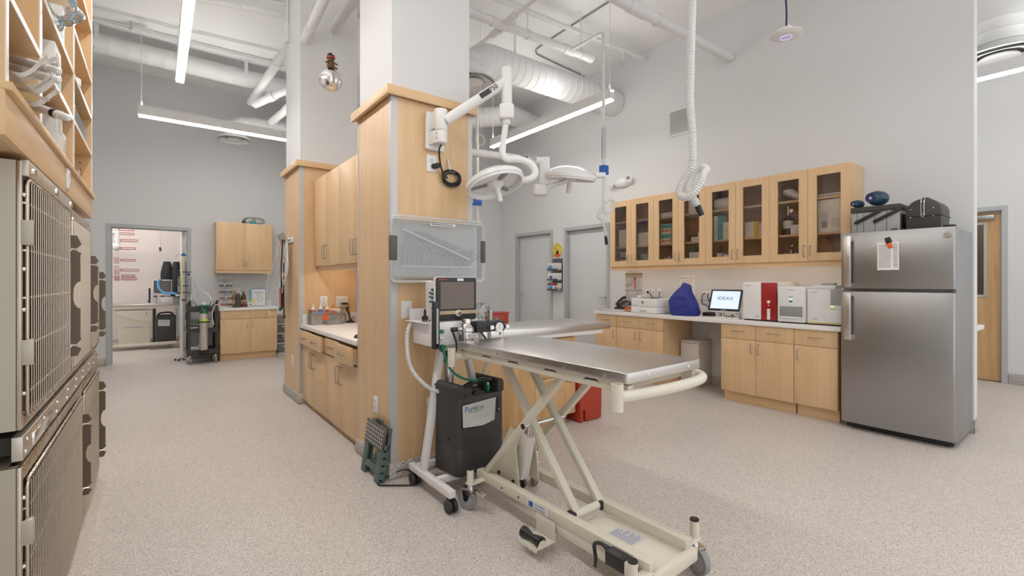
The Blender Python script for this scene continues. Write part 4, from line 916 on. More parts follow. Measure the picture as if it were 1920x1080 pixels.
b.box(-.21, .21, -.55, -.50, .836, .876); b.box(-.21, .21, .50, .55, .836, .876); b.box(-.21, .21, -.40, -.37, .845, .876); b.box(-.21, .21, .3, .33, .845, .876)
fr = b.build('top_frame', 'cream', t, .004)
for yy in (-.42, -.17, .10, .33):
    MB().prism([(yy-.045, .858), (yy-.03, .870), (yy+.03, .870), (yy+.045, .858), (yy+.03, .8635), (yy-.03, .8635)], -.2615, -.2600, plane='yz').build('strap_slot', 'black', fr)
for e in (-1, 1):
    b = MB(); y = e*.60
    pts = smooth_path([(-.30, y, .832), (-.22, y+e*.010, .83), (-.05, y+e*.030, .829), (.15, y+e*.034, .83), (.265, y+e*.022, .834), (.30, y-e*.005, .84), (.285, y-e*.05, .85)], 5)
    b.tube(pts, .0225, 16); bar = b.build('push_bar', 'cream_light', t)
    MB().lathe([(.018, .05), (.0235, .05), (.0235, -.055), (.018, -.055), (.018, .05)], (-.315, y, .835), 20, cap=False).build('pole_socket', 'cream_light', bar)
    MB().lathe([(.001, .03), (.018, .03)], (-.315, y, .835), 16, cap=False).build('socket_core', 'dark_grey', bar)
    b = MB(); b.box(.20, .235, y-e*.075-.03, y-e*.075+.03, .80, .876) if False else b.box(.225, .25, min(y-e*.1, y), max(y-e*.1, y), .836, .866); b.box(-.25, -.215, min(y-e*.1, y), max(y-e*.1, y), .836, .866); b.build('bracket', 'cream', bar)
def legpair(x, ya, za, yb, zb, name='scissor_arm', w=.032, h=.042):
    for s in (-1, 1): MB().beam((s*x-.035, ya, za), (s*x-.035, yb, zb), w, h, (1, 0, 0)).build(name, 'cream', t, .004)
legpair(.085, .36, .83, -.20, .178)
legpair(.135, -.17, .83, .44, .185)
b = MB(); b.cyl((-.19, .105, .525), (.12, .105, .525), .012, 12); b.build('pivot_axle', 'chrome', t)
for s in (-1, 1): MB().cyl((s*.152-.035, .105, .525), (s*.158-.035, .105, .525), .015, 14).build('pivot_cap', 'black', t)
BX0, BX1 = -.208, .10
b = MB()
for x0 in (BX0, BX1-.05): b.box(x0, x0+.05, -.67, .50, .135, .185)
b.box(BX0+.05, BX1-.05, .44, .49, .135, .175); base = b.build('base_frame', 'cream', t, .003)
b = MB(); b.box(BX0+.05, BX1-.05, -.69, -.24, .118, .134); b.box(BX0+.005, BX1-.005, -.70, -.67, .10, .15); b.box(BX0+.004, BX0+.05, -.68, -.10, .085, .134); b.build('base_pan', 'cream_light', t, .003)
MB().prism([(-.085, -.50), (.015, -.50), (.015, -.36), (-.085, -.36)], .1342, .1350).build('instruction_plate', 'paper_grey', t)
print_lines('print', t, (-.08, -.373, .1351), ((1, 0, 0), (0, 1, 0)), .09, 13, .0095, .0028, 'ink_blue', 9, .6)
b = MB(); b.cyl((-.150, -.205, .168), (.042, -.205, .168), .020, 16); b.build('roller_tube', 'cream_light', t)
for x in (-.150, .042): MB().box(x-.010, x+.010, -.228, -.182, .148, .19).build('roller_block', 'black', t, .003)
b = MB()
for x in (-.115, .03): b.prism([(.44, .15), (.44, .24), (.30, .46), (.27, .46), (.22, .14)], x-.003, x+.003, plane='yz')
b.build('lift_plate', 'cream', t)
b = MB(); b.box(-.065, -.005, -.03, .03, 0, .26, Matrix.Translation((0, .30, .16)) @ Matrix.Rotation(radians(14), 4, 'X')); act = b.build('actuator', 'grey_plastic', t, .006)
act.data.materials[0] = MATS['offwhite']
MB().cyl((-.035, .235, .42), (-.035, .20, .56), .017, 14).build('actuator_rod', 'chrome', act)
for x in (-.12, .035):
    for (yy, zz) in ((.40, .175), (.27, .165)): MB().cyl((x-.005, yy, zz), (x+.006, yy, zz), .011, 12).build('pin', 'black', t)
for yy in (.26, .12): MB().cyl((BX0-.0015, yy, .158), (BX0+.001, yy, .158), .006, 10).build('rail_hole', 'black', base)
st = MB().box(BX0-.0012, BX0, -.10, .045, .143, .178).build('brand_sticker', 'paper', base)
text('OLYMPIC', .017, 'ink_blue', st, (BX0-.0014, -.045, .168), FACE_NX, sx=1.05); text('VETERINARY', .014, 'ink_blue', st, (BX0-.0014, -.045, .152), FACE_NX, sx=1.0)
MB().prism([(.005, .147), (.038, .147), (.038, .174), (.005, .174)], BX0-.0016, BX0-.0012, plane='yz').build('brand_mark', 'ink_blue', st)
# caster outriggers with posts
for (x, y, a, sx) in ((-.295, .435, .35, -1), (.19, .435, -.5, 1), (.165, -.645, 2.9, 1), (-.30, -.66, .6, -1)):
    xr = BX0+.01 if sx < 0 else BX1-.01
    b = MB(); b.prism([(min(x, xr)-.02*(sx < 0), y-.022), (max(x, xr)+.02*(sx > 0), y-.022), (max(x, xr)+.02*(sx > 0), y+.022), (min(x, xr)-.02*(sx < 0), y+.022)], .142, .152); arm = b.build('caster_arm', 'cream_light', t, .002)
    MB().cyl((x, y, .152), (x, y, .225), .019, 18).build('post', 'cream_light', arm); MB().cyl((x, y, .225), (x, y, .232), .0195, 18).build('post_cap', 'black', arm)
    caster(t, x, y, .142, .059, .032, a)
# foot pedal
b = MB(); b.box(BX0-.012, BX0-.006, -.16, -.03, .055, .14); b.box(BX0-.125, BX0-.006, -.16, -.03, .048, .055); b.box(BX0-.13, BX0-.124, -.16, -.03, .04, .06); b.build('pedal_bracket', 'cream_light', t, .002)
b = MB(); b.lathe([(.001, 0), (.026, 0), (.026, .01), (.014, .065), (.026, .12), (.026, .13), (.001, .13)], (0, 0, 0), 18, Matrix.Translation((BX0-.095, -.16, .078)) @ Matrix.Rotation(-pi/2, 4, 'X'), cap=False); b.build('pedal_roller', 'black', t)
b = MB(); b.prism([(-.028, 0), (.028, 0), (.028, .012), (.012, .034), (-.012, .034), (-.028, .012)], -.003, .0, Matrix.Translation((BX0-.095, -.163, .055)), 'xz'); b.build('pedal_cheek', 'cream_light', t)
# power inlet box at the near end
b = MB(); b.box(BX0-.06, BX0-.008, -.60, -.50, .13, .185); b.build('power_box', 'black', t, .004)
b = MB(); b.box(BX0-.085, BX0-.002, -.62, -.616, .10, .20); b.build('inlet_plate', 'cream_light', t); b = MB(); b.lathe([(.001, 0), (.03, 0), (.026, .012), (.001, .012)], (0, 0, 0), 8, Matrix.Translation((BX0-.04, -.62, .152)) @ Matrix.Rotation(pi/2, 4, 'X'), cap=False); b.build('power_inlet', 'black', t)
MB().tube(smooth_path([(BX0-.035, -.50, .17), (BX0-.04, -.47, .19), (BX0-.065, -.45, .19), (BX0-.07, -.46, .14), (BX0-.05, -.44, .09)], 5), .008, 8).build('power_lead', 'black', t)
MB().prism([(-.50, .150), (-.44, .150), (-.44, .170), (-.50, .170)], BX0-.0012, BX0, plane='yz').build('rating_plate', 'ink_blue', base)
# ------------------------------------------------------------------ anaesthesia cart
t = thing('anaesthesia_cart', 'white anaesthesia machine on an A-frame cart beside the near pillar', 'medical cart', (1.5, 2.5, 0))
b = MB()
b.box(1.27, 1.31, 2.22, 2.74, .085, .125); b.box(1.75, 1.79, 2.22, 2.74, .085, .125); b.box(1.31, 1.75, 2.42, 2.46, .085, .12); b.box(1.31, 1.75, 2.68, 2.72, .085, .12); base = b.build('base_frame', 'white_metal', t, .003)
MB().box(1.315, 1.745, 2.30, 2.70, .121, .127).build('base_plate', 'white_metal', t) if False else None
MB().beam((1.295, 2.58, .12), (1.43, 2.60, .88), .035, .05, (0, 1, 0)).build('leg', 'white_metal', t, .004); MB().beam((1.77, 2.58, .12), (1.60, 2.60, .88), .035, .05, (0, 1, 0)).build('leg', 'white_metal', t, .004)
MB().box(1.41, 1.62, 2.58, 2.63, .84, .89).build('yoke', 'white_metal', t, .003)
MB().box(1.30, 1.68, 2.50, 2.74, .885, 1.022).build('head_box', 'white_metal', t, .004)
MB().box(1.27, 1.70, 2.51, 2.79, 1.022, 1.028).build('top_shelf', 'white_metal', t, .001)
MB().box(1.30, 1.44, 2.775, 2.79, .99, 1.10).build('shelf_upstand', 'white_metal', t, .002)
for x, y in ((1.29, 2.25), (1.29, 2.70), (1.77, 2.25), (1.77, 2.70)):
    b = MB()
    for s in (-1, 1): b.lathe([(.001, -.011), (.034, -.011), (.037, -.007), (.037, .007), (.034, .011), (.001, .011)], (0, 0, 0), 22, Matrix.Translation((x+s*.016, y-.012, .037)) @ Matrix.Rotation(pi/2, 4, 'Y'), cap=False)
    b.box(x-.012, x+.012, y-.016, y+.02, .045, .085); b.build('twin_wheel', 'black', t)
# flowmeter
b = MB(); b.box(1.305, 1.345, 2.465, 2.495, .872, 1.155); fm = b.build('flowmeter', 'black', t, .003)
MB().cyl((1.328, 2.463, .905), (1.328, 2.463, 1.115), .009, 12).build('flow_tube', 'clear_plastic', fm); b = MB(); b.box(1.321, 1.335, 2.4635, 2.4645, .905, 1.115); b.build('flow_scale', 'paper_grey', fm)
MB().cyl((1.36, 2.47, .885), (1.36, 2.44, .885), .014, 14).build('control_knob', 'green', fm)
MB().cyl((1.375, 2.50, .972), (1.375, 2.488, .972), .013, 16).build('flush_button', 'green', t)
b = MB(); b.lathe([(.001, 0), (.011, 0), (.009, .012), (.001, .014)], (0, 0, 0), 12, Matrix.Translation((1.37, 2.5, .93)) @ Matrix.Rotation(pi/2, 4, 'X'), cap=False); b.build('fitting', 'chrome', t)
# vaporiser
c = (1.525, 2.455, .80)
vp = MB().lathe([(.045, 0), (.048, .005), (.048, .07), (.043, .072), (.043, .165), (.050, .17), (.050, .19), (.032, .205), (.026, .215), (.03, .22), (.03, .235), (.024, .245), (.001, .247)], c, 28).build('vaporizer', 'chrome', t)
MB().lathe([(.0445, .085), (.0445, .15)], c, 28, cap=False).build('glass_jar', 'clear_plastic', vp)
lb = MB().box(1.515, 1.572, 2.400, 2.402, .925, .955).build('vaporizer_label', 'paper', vp); print_lines('print', lb, (1.518, 2.3995, .95), FACE_NY, .05, 3, .0085, .004, 'maroon', 4, .1)
b = MB(); b.cyl((1.41, 2.44, .985), (1.45, 2.44, .985), .014, 14); b.build('inlet_sleeve', 'black', vp); b = MB(); b.cyl((1.45, 2.445, .985), (1.50, 2.45, .985), .010, 12); b.cyl((1.468, 2.447, .985), (1.478, 2.448, .985), .016, 12); b.build('inlet_fitting', 'chrome', vp)
MB().tube(smooth_path([(1.415, 2.44, .982), (1.425, 2.435, .95), (1.435, 2.42, .89), (1.41, 2.41, .845), (1.37, 2.43, .845), (1.33, 2.46, .885)], 6), .0075, 8).build('black_tube', 'black', t)
# absorber block with gauge and valves
ab = MB().box(1.585, 1.80, 2.43, 2.56, .957, 1.022).build('absorber_block', 'black', t, .003)
for x in (1.68, 1.80): b = MB(); b.cyl((x-.0, 2.44, .987), (x, 2.40, .985), .015, 16); b.cyl((x, 2.40, .985), (x, 2.392, .985), .012, 16); b.build('port', 'chrome', ab)
b = MB(); b.cyl((1.742, 2.425, .982), (1.742, 2.405, .982), .031, 28); g = b.build('gauge', 'chrome', ab); MB().cyl((1.742, 2.4049, .982), (1.742, 2.404, .982), .028, 28).build('gauge_face', 'paper', g)
b = MB(); b.box(1.741, 1.743, 2.4032, 2.404, .972, 1.0);
for k in range(9): a = radians(-40+k*32.5); b.box(1.742+.022*cos(a)-.001, 1.742+.022*cos(a)+.001, 2.4032, 2.404, .982+.022*sin(a)-.002, .982+.022*sin(a)+.002)
b.build('gauge_marks', 'ink', g)
b = MB(); b.lathe([(.021, 0), (.021, .02), (.017, .022), (.017, .05), (.021, .052), (.021, .068), (.004, .07), (.004, .085)], (1.735, 2.50, 1.022), 18); b.build('relief_valve', 'nickel', ab)
for x, y in ((1.66, 2.50), (1.77, 2.47)): b = MB(); b.lathe([(.018, 0), (.019, .012), (.013, .02), (.001, .021)], (x, y, 1.022), 18); b.build('dome_valve', 'clear_plastic', ab)
MB().cyl((1.78, 2.44, .957), (1.78, 2.44, .93), .014, 14).build('lower_port', 'chrome', ab)
b = MB(); b.lathe([(.05, 0), (.05, .02), (.001, .02)], (1.66, 2.62, .86), 20); b.lathe([(.046, .02), (.046, .07)], (1.66, 2.62, .86), 20); b.build('absorber_canister', 'clear_plastic', ab)
MB().tube(smooth_path([(1.62, 2.45, .965), (1.64, 2.43, .93), (1.66, 2.43, .90)], 4), .006, 8).build('black_tube', 'black', ab)
# hoses
P, R = corrugated([(1.32, 2.74, 1.03), (1.26, 2.72, .98), (1.235, 2.68, .86), (1.24, 2.63, .74), (1.30, 2.57, .645), (1.37, 2.54, .60), (1.44, 2.54, .585)], .0125, .012, 10, .1)
MB().tube(P, R, 10).build('breathing_hose', 'hose_plastic', t)
P, R = corrugated([(1.74, 2.52, .95), (1.77, 2.56, .80), (1.74, 2.58, .68), (1.69, 2.57, .58), (1.66, 2.56, .52)], .0125, .012, 10, .1)
MB().tube(P, R, 10).build('breathing_hose', 'hose_plastic', t)
MB().cyl((1.665, 2.56, .53), (1.65, 2.555, .48), .016, 12).build('hose_connector', 'purple', t)
MB().tube(smooth_path([(1.655, 2.46, .88), (1.665, 2.44, .80), (1.70, 2.44, .765), (1.73, 2.46, .80), (1.735, 2.50, .88)], 6), .007, 8).build('black_tube', 'black', t)
b = MB(); b.lathe([(.034, 0), (.036, .01), (.036, .62), (.03, .65), (.012, .67)], (1.515, 2.66, .135), 20); b.build('oxygen_tank', 'steel', t); MB().lathe([(.0365, .62), (.036, .64), (.03, .675), (.012, .695), (.012, .715)], (1.515, 2.66, .135), 20).build('tank_shoulder', 'green_dark', t)
MB().box(1.46, 1.60, 2.615, 2.70, .122, .135).build('tank_foot', 'white_metal', t)
# clear clips bag on the shelf
tag(MB().grid(lambda u, v: blob(u, v, (1.775, 2.66, 1.075), (.055, .045, .05), .7, .2), 22, 10, closed_u=True).build('plastic_bag', 'bag_plastic', None, smooth=20), 'small crumpled clear bag of tubing behind the black gauge block', 'bag')
t2 = thing('valve_clip', 'small black and clear valve fitting at the left end of the cart shelf', 'valve', (1.315, 2.6, 1.028)); b = MB(); b.lathe([(.018, 0), (.02, .02), (.02, .03), (.008, .035), (.007, .06), (.005, .075)], (1.315, 2.6, 1.03), 14); b.build('valve_body', 'black', t2); MB().lathe([(.022, 0), (.024, .012), (.001, .014)], (1.302, 2.55, 1.03), 14).build('clear_cup', 'clear_plastic', t2)
# ------------------------------------------------------------------ patient monitor
t = thing('patient_monitor', 'dark-fronted patient monitor with blank screen on the anaesthesia cart', 'monitor', (1.49, 2.58, 1.028))
MB().box(1.355, 1.615, 2.545, 2.68, 1.03, 1.275).build('rear_case', 'white_plastic', t, .012)
MB().prism(rrect(1.345, 1.640, 1.031, 1.305, .016), 2.528, 2.548, plane='xz').build('white_shell', 'white_plastic', t, .003)
fb = MB().prism(rrect(1.350, 1.636, 1.034, 1.301, .014), 2.515, 2.53, plane='xz').build('bezel', 'black', t, .003)
MB().box(1.375, 1.618, 2.5125, 2.5152, 1.105, 1.272).build('screen', 'screen_off', fb); MB().box(1.352, 1.634, 2.5128, 2.5152, 1.073, 1.094).build('button_strip', 'tan', fb)
for x in (1.375, 1.402, 1.428, 1.455, 1.548, 1.572, 1.596, 1.62): MB().cyl((x, 2.5128, 1.084), (x, 2.511, 1.084), .0055, 12).build('button', 'ink_grey', fb)
b = MB(); b.lathe([(.02, 0), (.02, .006), (.014, .012), (.013, .02), (.001, .021)], (0, 0, 0), 24, Matrix.Translation((1.50, 2.513, 1.078)) @ Matrix.Rotation(pi/2, 4, 'X')); kn = b.build('dial', 'white_plastic', fb); 
MB().cyl((1.50, 2.4925, 1.078), (1.50, 2.4915, 1.078), .011, 18).build('dial_cap', 'dark_grey', kn)
MB().box(1.495, 1.540, 2.5142, 2.5148, 1.279, 1.295).build('sticker', 'paper', fb); text('LifeChoice', .0125, 'orange', fb, (1.392, 2.5145, 1.289), FACE_NY)
for z, m_ in ((1.20, 'green'), (1.175, 'blue'), (1.11, 'yellow'), (1.15, 'blue'), (1.225, 'dark_grey')): MB().cyl((1.3445, 2.57, z), (1.357, 2.57, z), .008, 12).build('port', m_, t)
for z in (1.205, 1.18, 1.15): MB().cyl((1.3445, 2.60, z), (1.357, 2.60, z), .006, 10).build('port', 'dark_grey', t)
# ------------------------------------------------------------------ oxygen concentrator (stands on the cart base)
t = thing('oxygen_concentrator', 'black oxygen concentrator with silver label beneath the exam table end', 'oxygen concentrator', (1.575, 2.352, .126), radians(6))
w, d = .185, .13
# local: x right, y depth, z up
def ring(z, fx, fy, r): return [(p[0], p[1], z) for p in rrect(-w*fx, w*fx, 0, 2*d*fy, r, 4)]
b = MB(); prof = [(0, .97, .98), (.02, 1.0, 1.0), (.16, 1.0, 1.0), (.161, .995, .995), (.165, .995, .995), (.166, 1, 1), (.46, .985, .97)]
n = len(ring(0, 1, 1, .04)); vs = []; fs = []
for z, fx, fy in prof: vs += ring(z, fx, fy, .04)
for i in range(len(prof)-1):
    for j in range(n): fs.append((i*n+j, i*n+(j+1) % n, (i+1)*n+(j+1) % n, (i+1)*n+j))
fs.append(tuple(range(n))[::-1]); fs.append(tuple((len(prof)-1)*n+j for j in range(n))); b.add(vs, fs); body = b.build('case', 'charcoal', t, .003)
for s in (-1, 1):
    b = MB(); x0 = s*w*.985; x1 = s*(w-.055); po = [(x0, .455), (x0, .515), (x0-s*.012, .535), (x0-s*.03, .54), (x1+s*.006, .535), (x1, .515), (x1-s*.004, .455)]
    b.prism(po, .005, 2*d*.97, plane='xz'); b.build('shoulder', 'charcoal', t, .006)
MB().tube(smooth_path([(-.13, .06, .47), (-.11, .06, .505), (-.03, .06, .53), (.06, .06, .535), (.12, .06, .52), (.135, .06, .50)], 5), .014, 12).build('carry_handle', 'black', t)
pl = MB().prism([(-.15, .29), (0, .275), (.095, .29), (.105, .43), (-.155, .42)], -.004, .002, plane='xz').build('label_plate', 'paper_grey', t)
MB().prism([(-.157, .284), (0, .268), (.101, .284), (.112, .437), (-.162, .427)], -.0022, .002, plane='xz').build('label_rim', 'black_gloss', t)
text('Pure', .046, 'ink_blue', pl, (-.095, -.0045, .392), FACE_NY); text('line', .046, 'green_bright', pl, (-.025, -.0045, .392), FACE_NY); text('OXYGEN CONCENTRATOR', .0075, 'green_bright', pl, (-.06, -.0045, .37), FACE_NY)
print_lines('print', pl, (-.10, -.0045, .315), FACE_NY, .17, 3, .012, .005, 'paper', 3, .1)
MB().box(.118, .140, -.004, .004, .33, .425).build('switch_panel', 'black', t, .002); MB().cyl((.129, -.004, .35), (.129, -.006, .35), .004, 10).build('indicator', 'white_plastic', t)
b = MB(); b.lathe([(.026, 0), (.026, .015), (.022, .025), (.001, .026)], (-.01, .05, .455), 20); b.box(-.03, .01, .046, .054, .475, .49); b.build('flow_knob', 'black', t)
ft = MB().lathe([(.012, 0), (.012, .015), (.015, .018), (.015, .04), (.009, .044), (.006, .06)], (.085, .05, .458), 14).build('hose_barb', 'green', t); MB().lathe([(.009, .04), (.010, .06)], (.085, .05, .458), 12).build('ferrule', 'chrome', ft)
MB().tube([(-w*.98, .1, .215), (-w*1.0, .09, .21)], .012, 6).build('side_notch', 'black', t)
o = MB().tube(smooth_path([(1.352, 2.435, .875), (1.358, 2.42, .82), (1.385, 2.40, .75), (1.45, 2.39, .70), (1.53, 2.395, .672), (1.60, 2.415, .66), (1.64, 2.425, .645), (1.652, 2.43, .62), (1.652, 2.43, .60)], 6), .0075, 10).build('oxygen_hose', 'green'); tag(o, 'thin green oxygen hose linking the cart to the black concentrator', 'hose')
o = MB().tube(smooth_path([(1.49, 2.842, .43), (1.46, 2.80, .43), (1.42, 2.78, .30), (1.36, 2.74, .05), (1.33, 2.70, .008), (1.26, 2.68, .008), (1.17, 2.74, .008), (1.10, 2.80, .008), (1.13, 2.85, .010), (1.25, 2.83, .05), (1.30, 2.80, .05), (1.35, 2.79, .010), (1.42, 2.76, .06), (1.50, 2.66, .06)], 7), .005, 8).build('extension_lead', 'black'); tag(o, 'black power cord looping on the floor beside the folding stool', 'cord')
# ------------------------------------------------------------------ folding step stool leaning on the pillar
t = thing('step_stool', 'green and grey folding step stool leaning against the near pillar', 'step stool', (1.098, 2.975, 0), 0, local=True)
t.rotation_euler = (0, radians(9), 0)
# local: y width, z up, x thickness
def ubar(x0, x1, m='stool_green'):
    b = MB(); b.box(x0, x1, -.15, -.085, .0, .24); b.box(x0, x1, .085, .15, .0, .24); b.box(x0, x1, -.085, .085, .20, .24); b.box(x0, x1, -.085, .085, .055, .095); return b
ubar(0, .016).build('front_leg', 'stool_green', t, .003); ubar(.030, .044).build('rear_leg', 'stool_green', t, .003)
b = MB()
for y in (-.155, .150):
    for z in (.03, .075, .12, .165, .21): b.box(.002, .042, y, y+.005, z, z+.03)
b.build('hinge_ribs', 'stool_green', t, .001)
sp = MB().box(-.006, .014, -.155, .155, .20, .345).build('step_half', 'stool_grey', t, .005); MB().box(.03, .05, -.155, .155, .20, .345).build('step_half', 'stool_grey', t, .005)
b = MB(); b.tube([(.022, -.045, .335), (.022, -.045, .365), (.022, .045, .365), (.022, .045, .335)], .008, 8); b.build('carry_handle', 'stool_grey', t)
dm = MB().lathe([(.001, .0), (.008, 0), (.007, .002), (.001, .002)], (0, 0, 0), 10, Matrix.Rotation(-pi/2, 4, 'Y'), cap=False).mesh('grip_dot')
for r_ in range(5):
    for k in range(9): inst('grip_dot', dm, 'stool_dot', sp, (-.006, -.132+.033*k, .222+.025*r_))
# ------------------------------------------------------------------ wet table behind the pillar
t = thing('treatment_island', 'oak cabinet with stainless wet-table top behind the near pillar', 'treatment table', (2.5, 3.2, 0))
MB().box(1.836, 2.995, 2.99, 3.50, .095, .78).build('carcass', 'oak', t); MB().box(1.836, 2.93, 3.03, 3.46, 0, .095).build('plinth', 'oak_x', t)
d = MB().box(1.838, 2.52, 2.97, 2.988, .097, .775).build('door', 'oak', t, .001)
d = MB().box(2.523, 2.993, 2.97, 2.988, .445, .775).build('door', 'oak', t, .001)
d = MB().box(2.523, 2.993, 2.97, 2.988, .097, .440).build('drawer', 'oak', t, .001)
b = MB(); b.prism([(2.60+.36*i/10, .395+.03*sin(pi*i/10)) for i in range(11)]+[(2.96-.36*i/10, .37+.03*sin(pi*(10-i)/10)) for i in range(11)], 2.962, 2.971, plane='xz'); b.build('arched_pull', 'oak_x', d, .002)
MB().prism(rrect(1.836, 3.35, 2.95, 3.52, .03), .79, .825).build('deck', 'counter_white', t, .003)
MB().box(1.836, 3.43, 2.93, 3.54, .828, .885).build('steel_top', 'steel_x', t, .005)
MB().box(3.35, 3.43, 2.94, 3.53, .81, .828).build('drip_edge', 'counter_white', t) if False else None
t = thing('sharps_box', 'small red sharps container on the stainless wet table', 'sharps container', (2.42, 3.38, .885))
MB().box(2.34, 2.52, 3.34, 3.46, .885, .985).build('container', 'red', t, .006); MB().box(2.335, 2.525, 3.335, 3.465, .985, 1.0).build('lid', 'red', t, .004)
t = thing('waste_bin', 'tall red plastic waste bin at the end of the oak island', 'bin', (3.16, 3.1, 0))
b = MB(); b.prism([(3.02, 0), (3.06, 0), (3.06, .11), (3.085, .11), (3.085, .006), (3.30, .006), (3.31, .50), (3.01, .50)], 2.93, 3.29, plane='xz'); b.build('bin_body', 'red', t, .012, 3); MB().box(3.0, 3.32, 2.92, 3.30, .50, .53).build('lid', 'red', t, .01)
MB().box(3.058, 3.087, 2.96, 3.28, .004, .109).build('pedal_recess', 'maroon', t)
# ------------------------------------------------------------------ things on the near pillar
wall_plate('power_outlet', 'white duplex outlet low on the left face of the near pillar', (1.1995, 3.10, .43), ((0, -1, 0), (0, 0, 1)))
wall_plate('power_outlet', 'white duplex outlet low on the far pillar', (1.1795, 5.47, .41), ((0, -1, 0), (0, 0, 1)))
wall_plate('power_outlet', 'white outlet behind the cart low on the near pillar', (1.492, 2.8495, .43), FACE_NY)
wall_plate('power_outlet', 'white outlet under the lamp mount with a black plug', (1.489, 2.8495, 2.08), FACE_NY)
wall_plate('light_switch', 'white toggle switch on the near pillar under the clear bin', (1.306, 2.8495, 1.09), FACE_NY, kind='switch', cat='switch')
t = thing('lamp_power_cord', 'black coiled lamp cord with plug on the near pillar', 'cord', (1.6, 2.83, 2.05))
MB().cyl((1.503, 2.845, 2.062), (1.515, 2.80, 2.062), .019, 16).build('plug', 'black', t)
MB().tube(smooth_path([(1.505, 2.74, 2.188), (1.50, 2.76, 2.15), (1.53, 2.80, 2.08), (1.56, 2.82, 2.03), (1.60, 2.825, 1.99)], 6), .006, 8).build('lead', 'black', t)
for k in range(4):
    c = (1.628+.004*k, 2.826+.005*(k % 2), 2.005-.006*k); r = .062+.006*((k*7) % 3)
    MB().tube([(c[0]+r*cos(a), c[1]+.006*sin(3*a+k), c[2]+r*.74*sin(a)) for a in [2*pi*i/28 for i in range(28)]], .006, 8, closed=True).build('coil', 'black', t)
t = tag(MB().tube(smooth_path([(1.614, 2.848, 2.125), (1.614, 2.836, 2.11), (1.614, 2.82, 2.06), (1.614, 2.81, 2.05), (1.614, 2.802, 2.065)], 4), .005, 8).build('cord_hook', 'white_plastic'), 'white wall hook holding the coiled lamp cord', 'hook')
# surgical lamps
def lamp_head(t, c, tilt, r=.205):
    """c centre of rim, tilt = rotation matrix"""
    M = Matrix.Translation(c) @ tilt
    MB().lathe([(.03, .075), (r*.42, .070), (r*.72, .045), (r*.93, .018), (r, .006), (r, -.020), (r*.965, -.022), (r*.965, -.036), (r*.94, -.04), (r*.9, -.038), (r*.86, -.022), (r*.84, -.008)], (0, 0, 0), 36, M).build('lamp_head', 'white_gloss', t, 0)
    MB().lathe([(.001, .0), (r*.8, -.002), (r*.86, -.012)], (0, 0, 0), 36, M, cap=False).build('reflector', 'nickel', t)
    hd = MB().lathe([(.06, -.008), (.06, -.03), (.035, -.05), (.022, -.056), (.020, -.14), (.016, -.15), (.001, -.151)], (0, 0, 0), 20, M).build('handle', 'white_plastic', t)
    for k in range(3): a = 2*pi*k/3+.5; b = MB(); b.beam(M @ Vector((.05*cos(a), .05*sin(a), -.016)), M @ Vector((r*.88*cos(a), r*.88*sin(a), -.018)), .03, .006, (0, 0, 1)); b.build('spoke', 'mid_grey', t)
    return M
t = thing('surgical_lamp', 'white surgical lamp mounted on the front of the near pillar', 'surgical lamp', (1.5, 2.84, 2.3))
MB().prism(rrect(1.437, 1.575, 2.165, 2.42, .015), 2.815, 2.849, plane='xz').build('wall_plate', 'white_plastic', t, .008, 3)
b = MB(); b.cyl((1.505, 2.745, 2.28), (1.505, 2.745, 2.42), .043, 24); b.box(1.467, 1.543, 2.745, 2.82, 2.30, 2.41); b.build('pivot_housing', 'white_plastic', t, .002)
b = MB(); b.prism([(1.452, 2.815), (1.462, 2.745), (1.475, 2.715), (1.505, 2.70), (1.535, 2.715), (1.548, 2.745), (1.548, 2.815)], 2.195, 2.279); b.build('pivot_base', 'white_plastic', t, .004)
for z in (2.225, 2.255): MB().cyl((1.468, 2.735, z), (1.464, 2.734, z), .004, 8).build('screw', 'dark_grey', t)
A = Vector((1.525, 2.72, 2.345)); E_ = Vector((1.875, 2.53, 2.625))
arm = MB().tube([A, E_], .034, 18).build('spring_arm', 'white_plastic', t)
dr = (E_-A).normalized(); nrm = Vector((-.35, -.75, .05)); nrm = (nrm-dr*nrm.dot(dr)).normalized(); upv = nrm.cross(dr)
text('750', .045, 'ink', arm, tuple(A.lerp(E_, .80)+nrm*.0345), (tuple(dr), tuple(upv)), bold=.0006); MB().box(-.04, .04, -.018, .018, .0338, .0348, basis(dr, upv, A.lerp(E_, .66))).build('logo_block', 'ink', arm)
E0 = Vector((1.888, 2.523, 2.62))
MB().cyl((E0.x, E0.y, 2.47), (E0.x, E0.y, 2.725), .036, 20).build('elbow_post', 'white_plastic', t)
b = MB(); b.box(-.048, .048, -.05, .05, 2.37, 2.47, Matrix.Translation((E0.x, E0.y, 0)) @ Matrix.Rotation(-TH, 4, 'Z')); b.build('elbow_block', 'white_plastic', t, .012, 3)
K = Vector((1.862, 2.535, 2.14))
b = MB(); b.tube([(E0.x-.004, E0.y, 2.375), (K.x, K.y, 2.19)], .021, 16); b.tube([(E0.x-.004, E0.y, 2.375), (E0.x-.004, E0.y, 2.34)], .029, 16); b.build('drop_arm', 'white_plastic', t)
H = Vector((1.83, 2.58, 1.965)); R_ = Vector((.794, -.608, 0)); Fv = Vector((.608, .794, 0))
yk = [K+Vector((0, 0, .06)), K, K+R_*.03+Vector((0, 0, -.035)), K+R_*.10+Vector((0, 0, -.035)), K+R_*.17+Vector((0, 0, -.055)), K+R_*.215+Vector((0, 0, -.10)), K+R_*.215+Vector((0, 0, -.145)), K+R_*.18+Vector((0, 0, -.172)), K+R_*.13+Vector((0, 0, -.18))]
MB().tube(smooth_path(yk, 5), .024, 14).build('yoke', 'white_gloss', t)
tilt = Matrix.Rotation(radians(-16), 4, Fv) @ Matrix.Rotation(radians(-12), 4, R_)
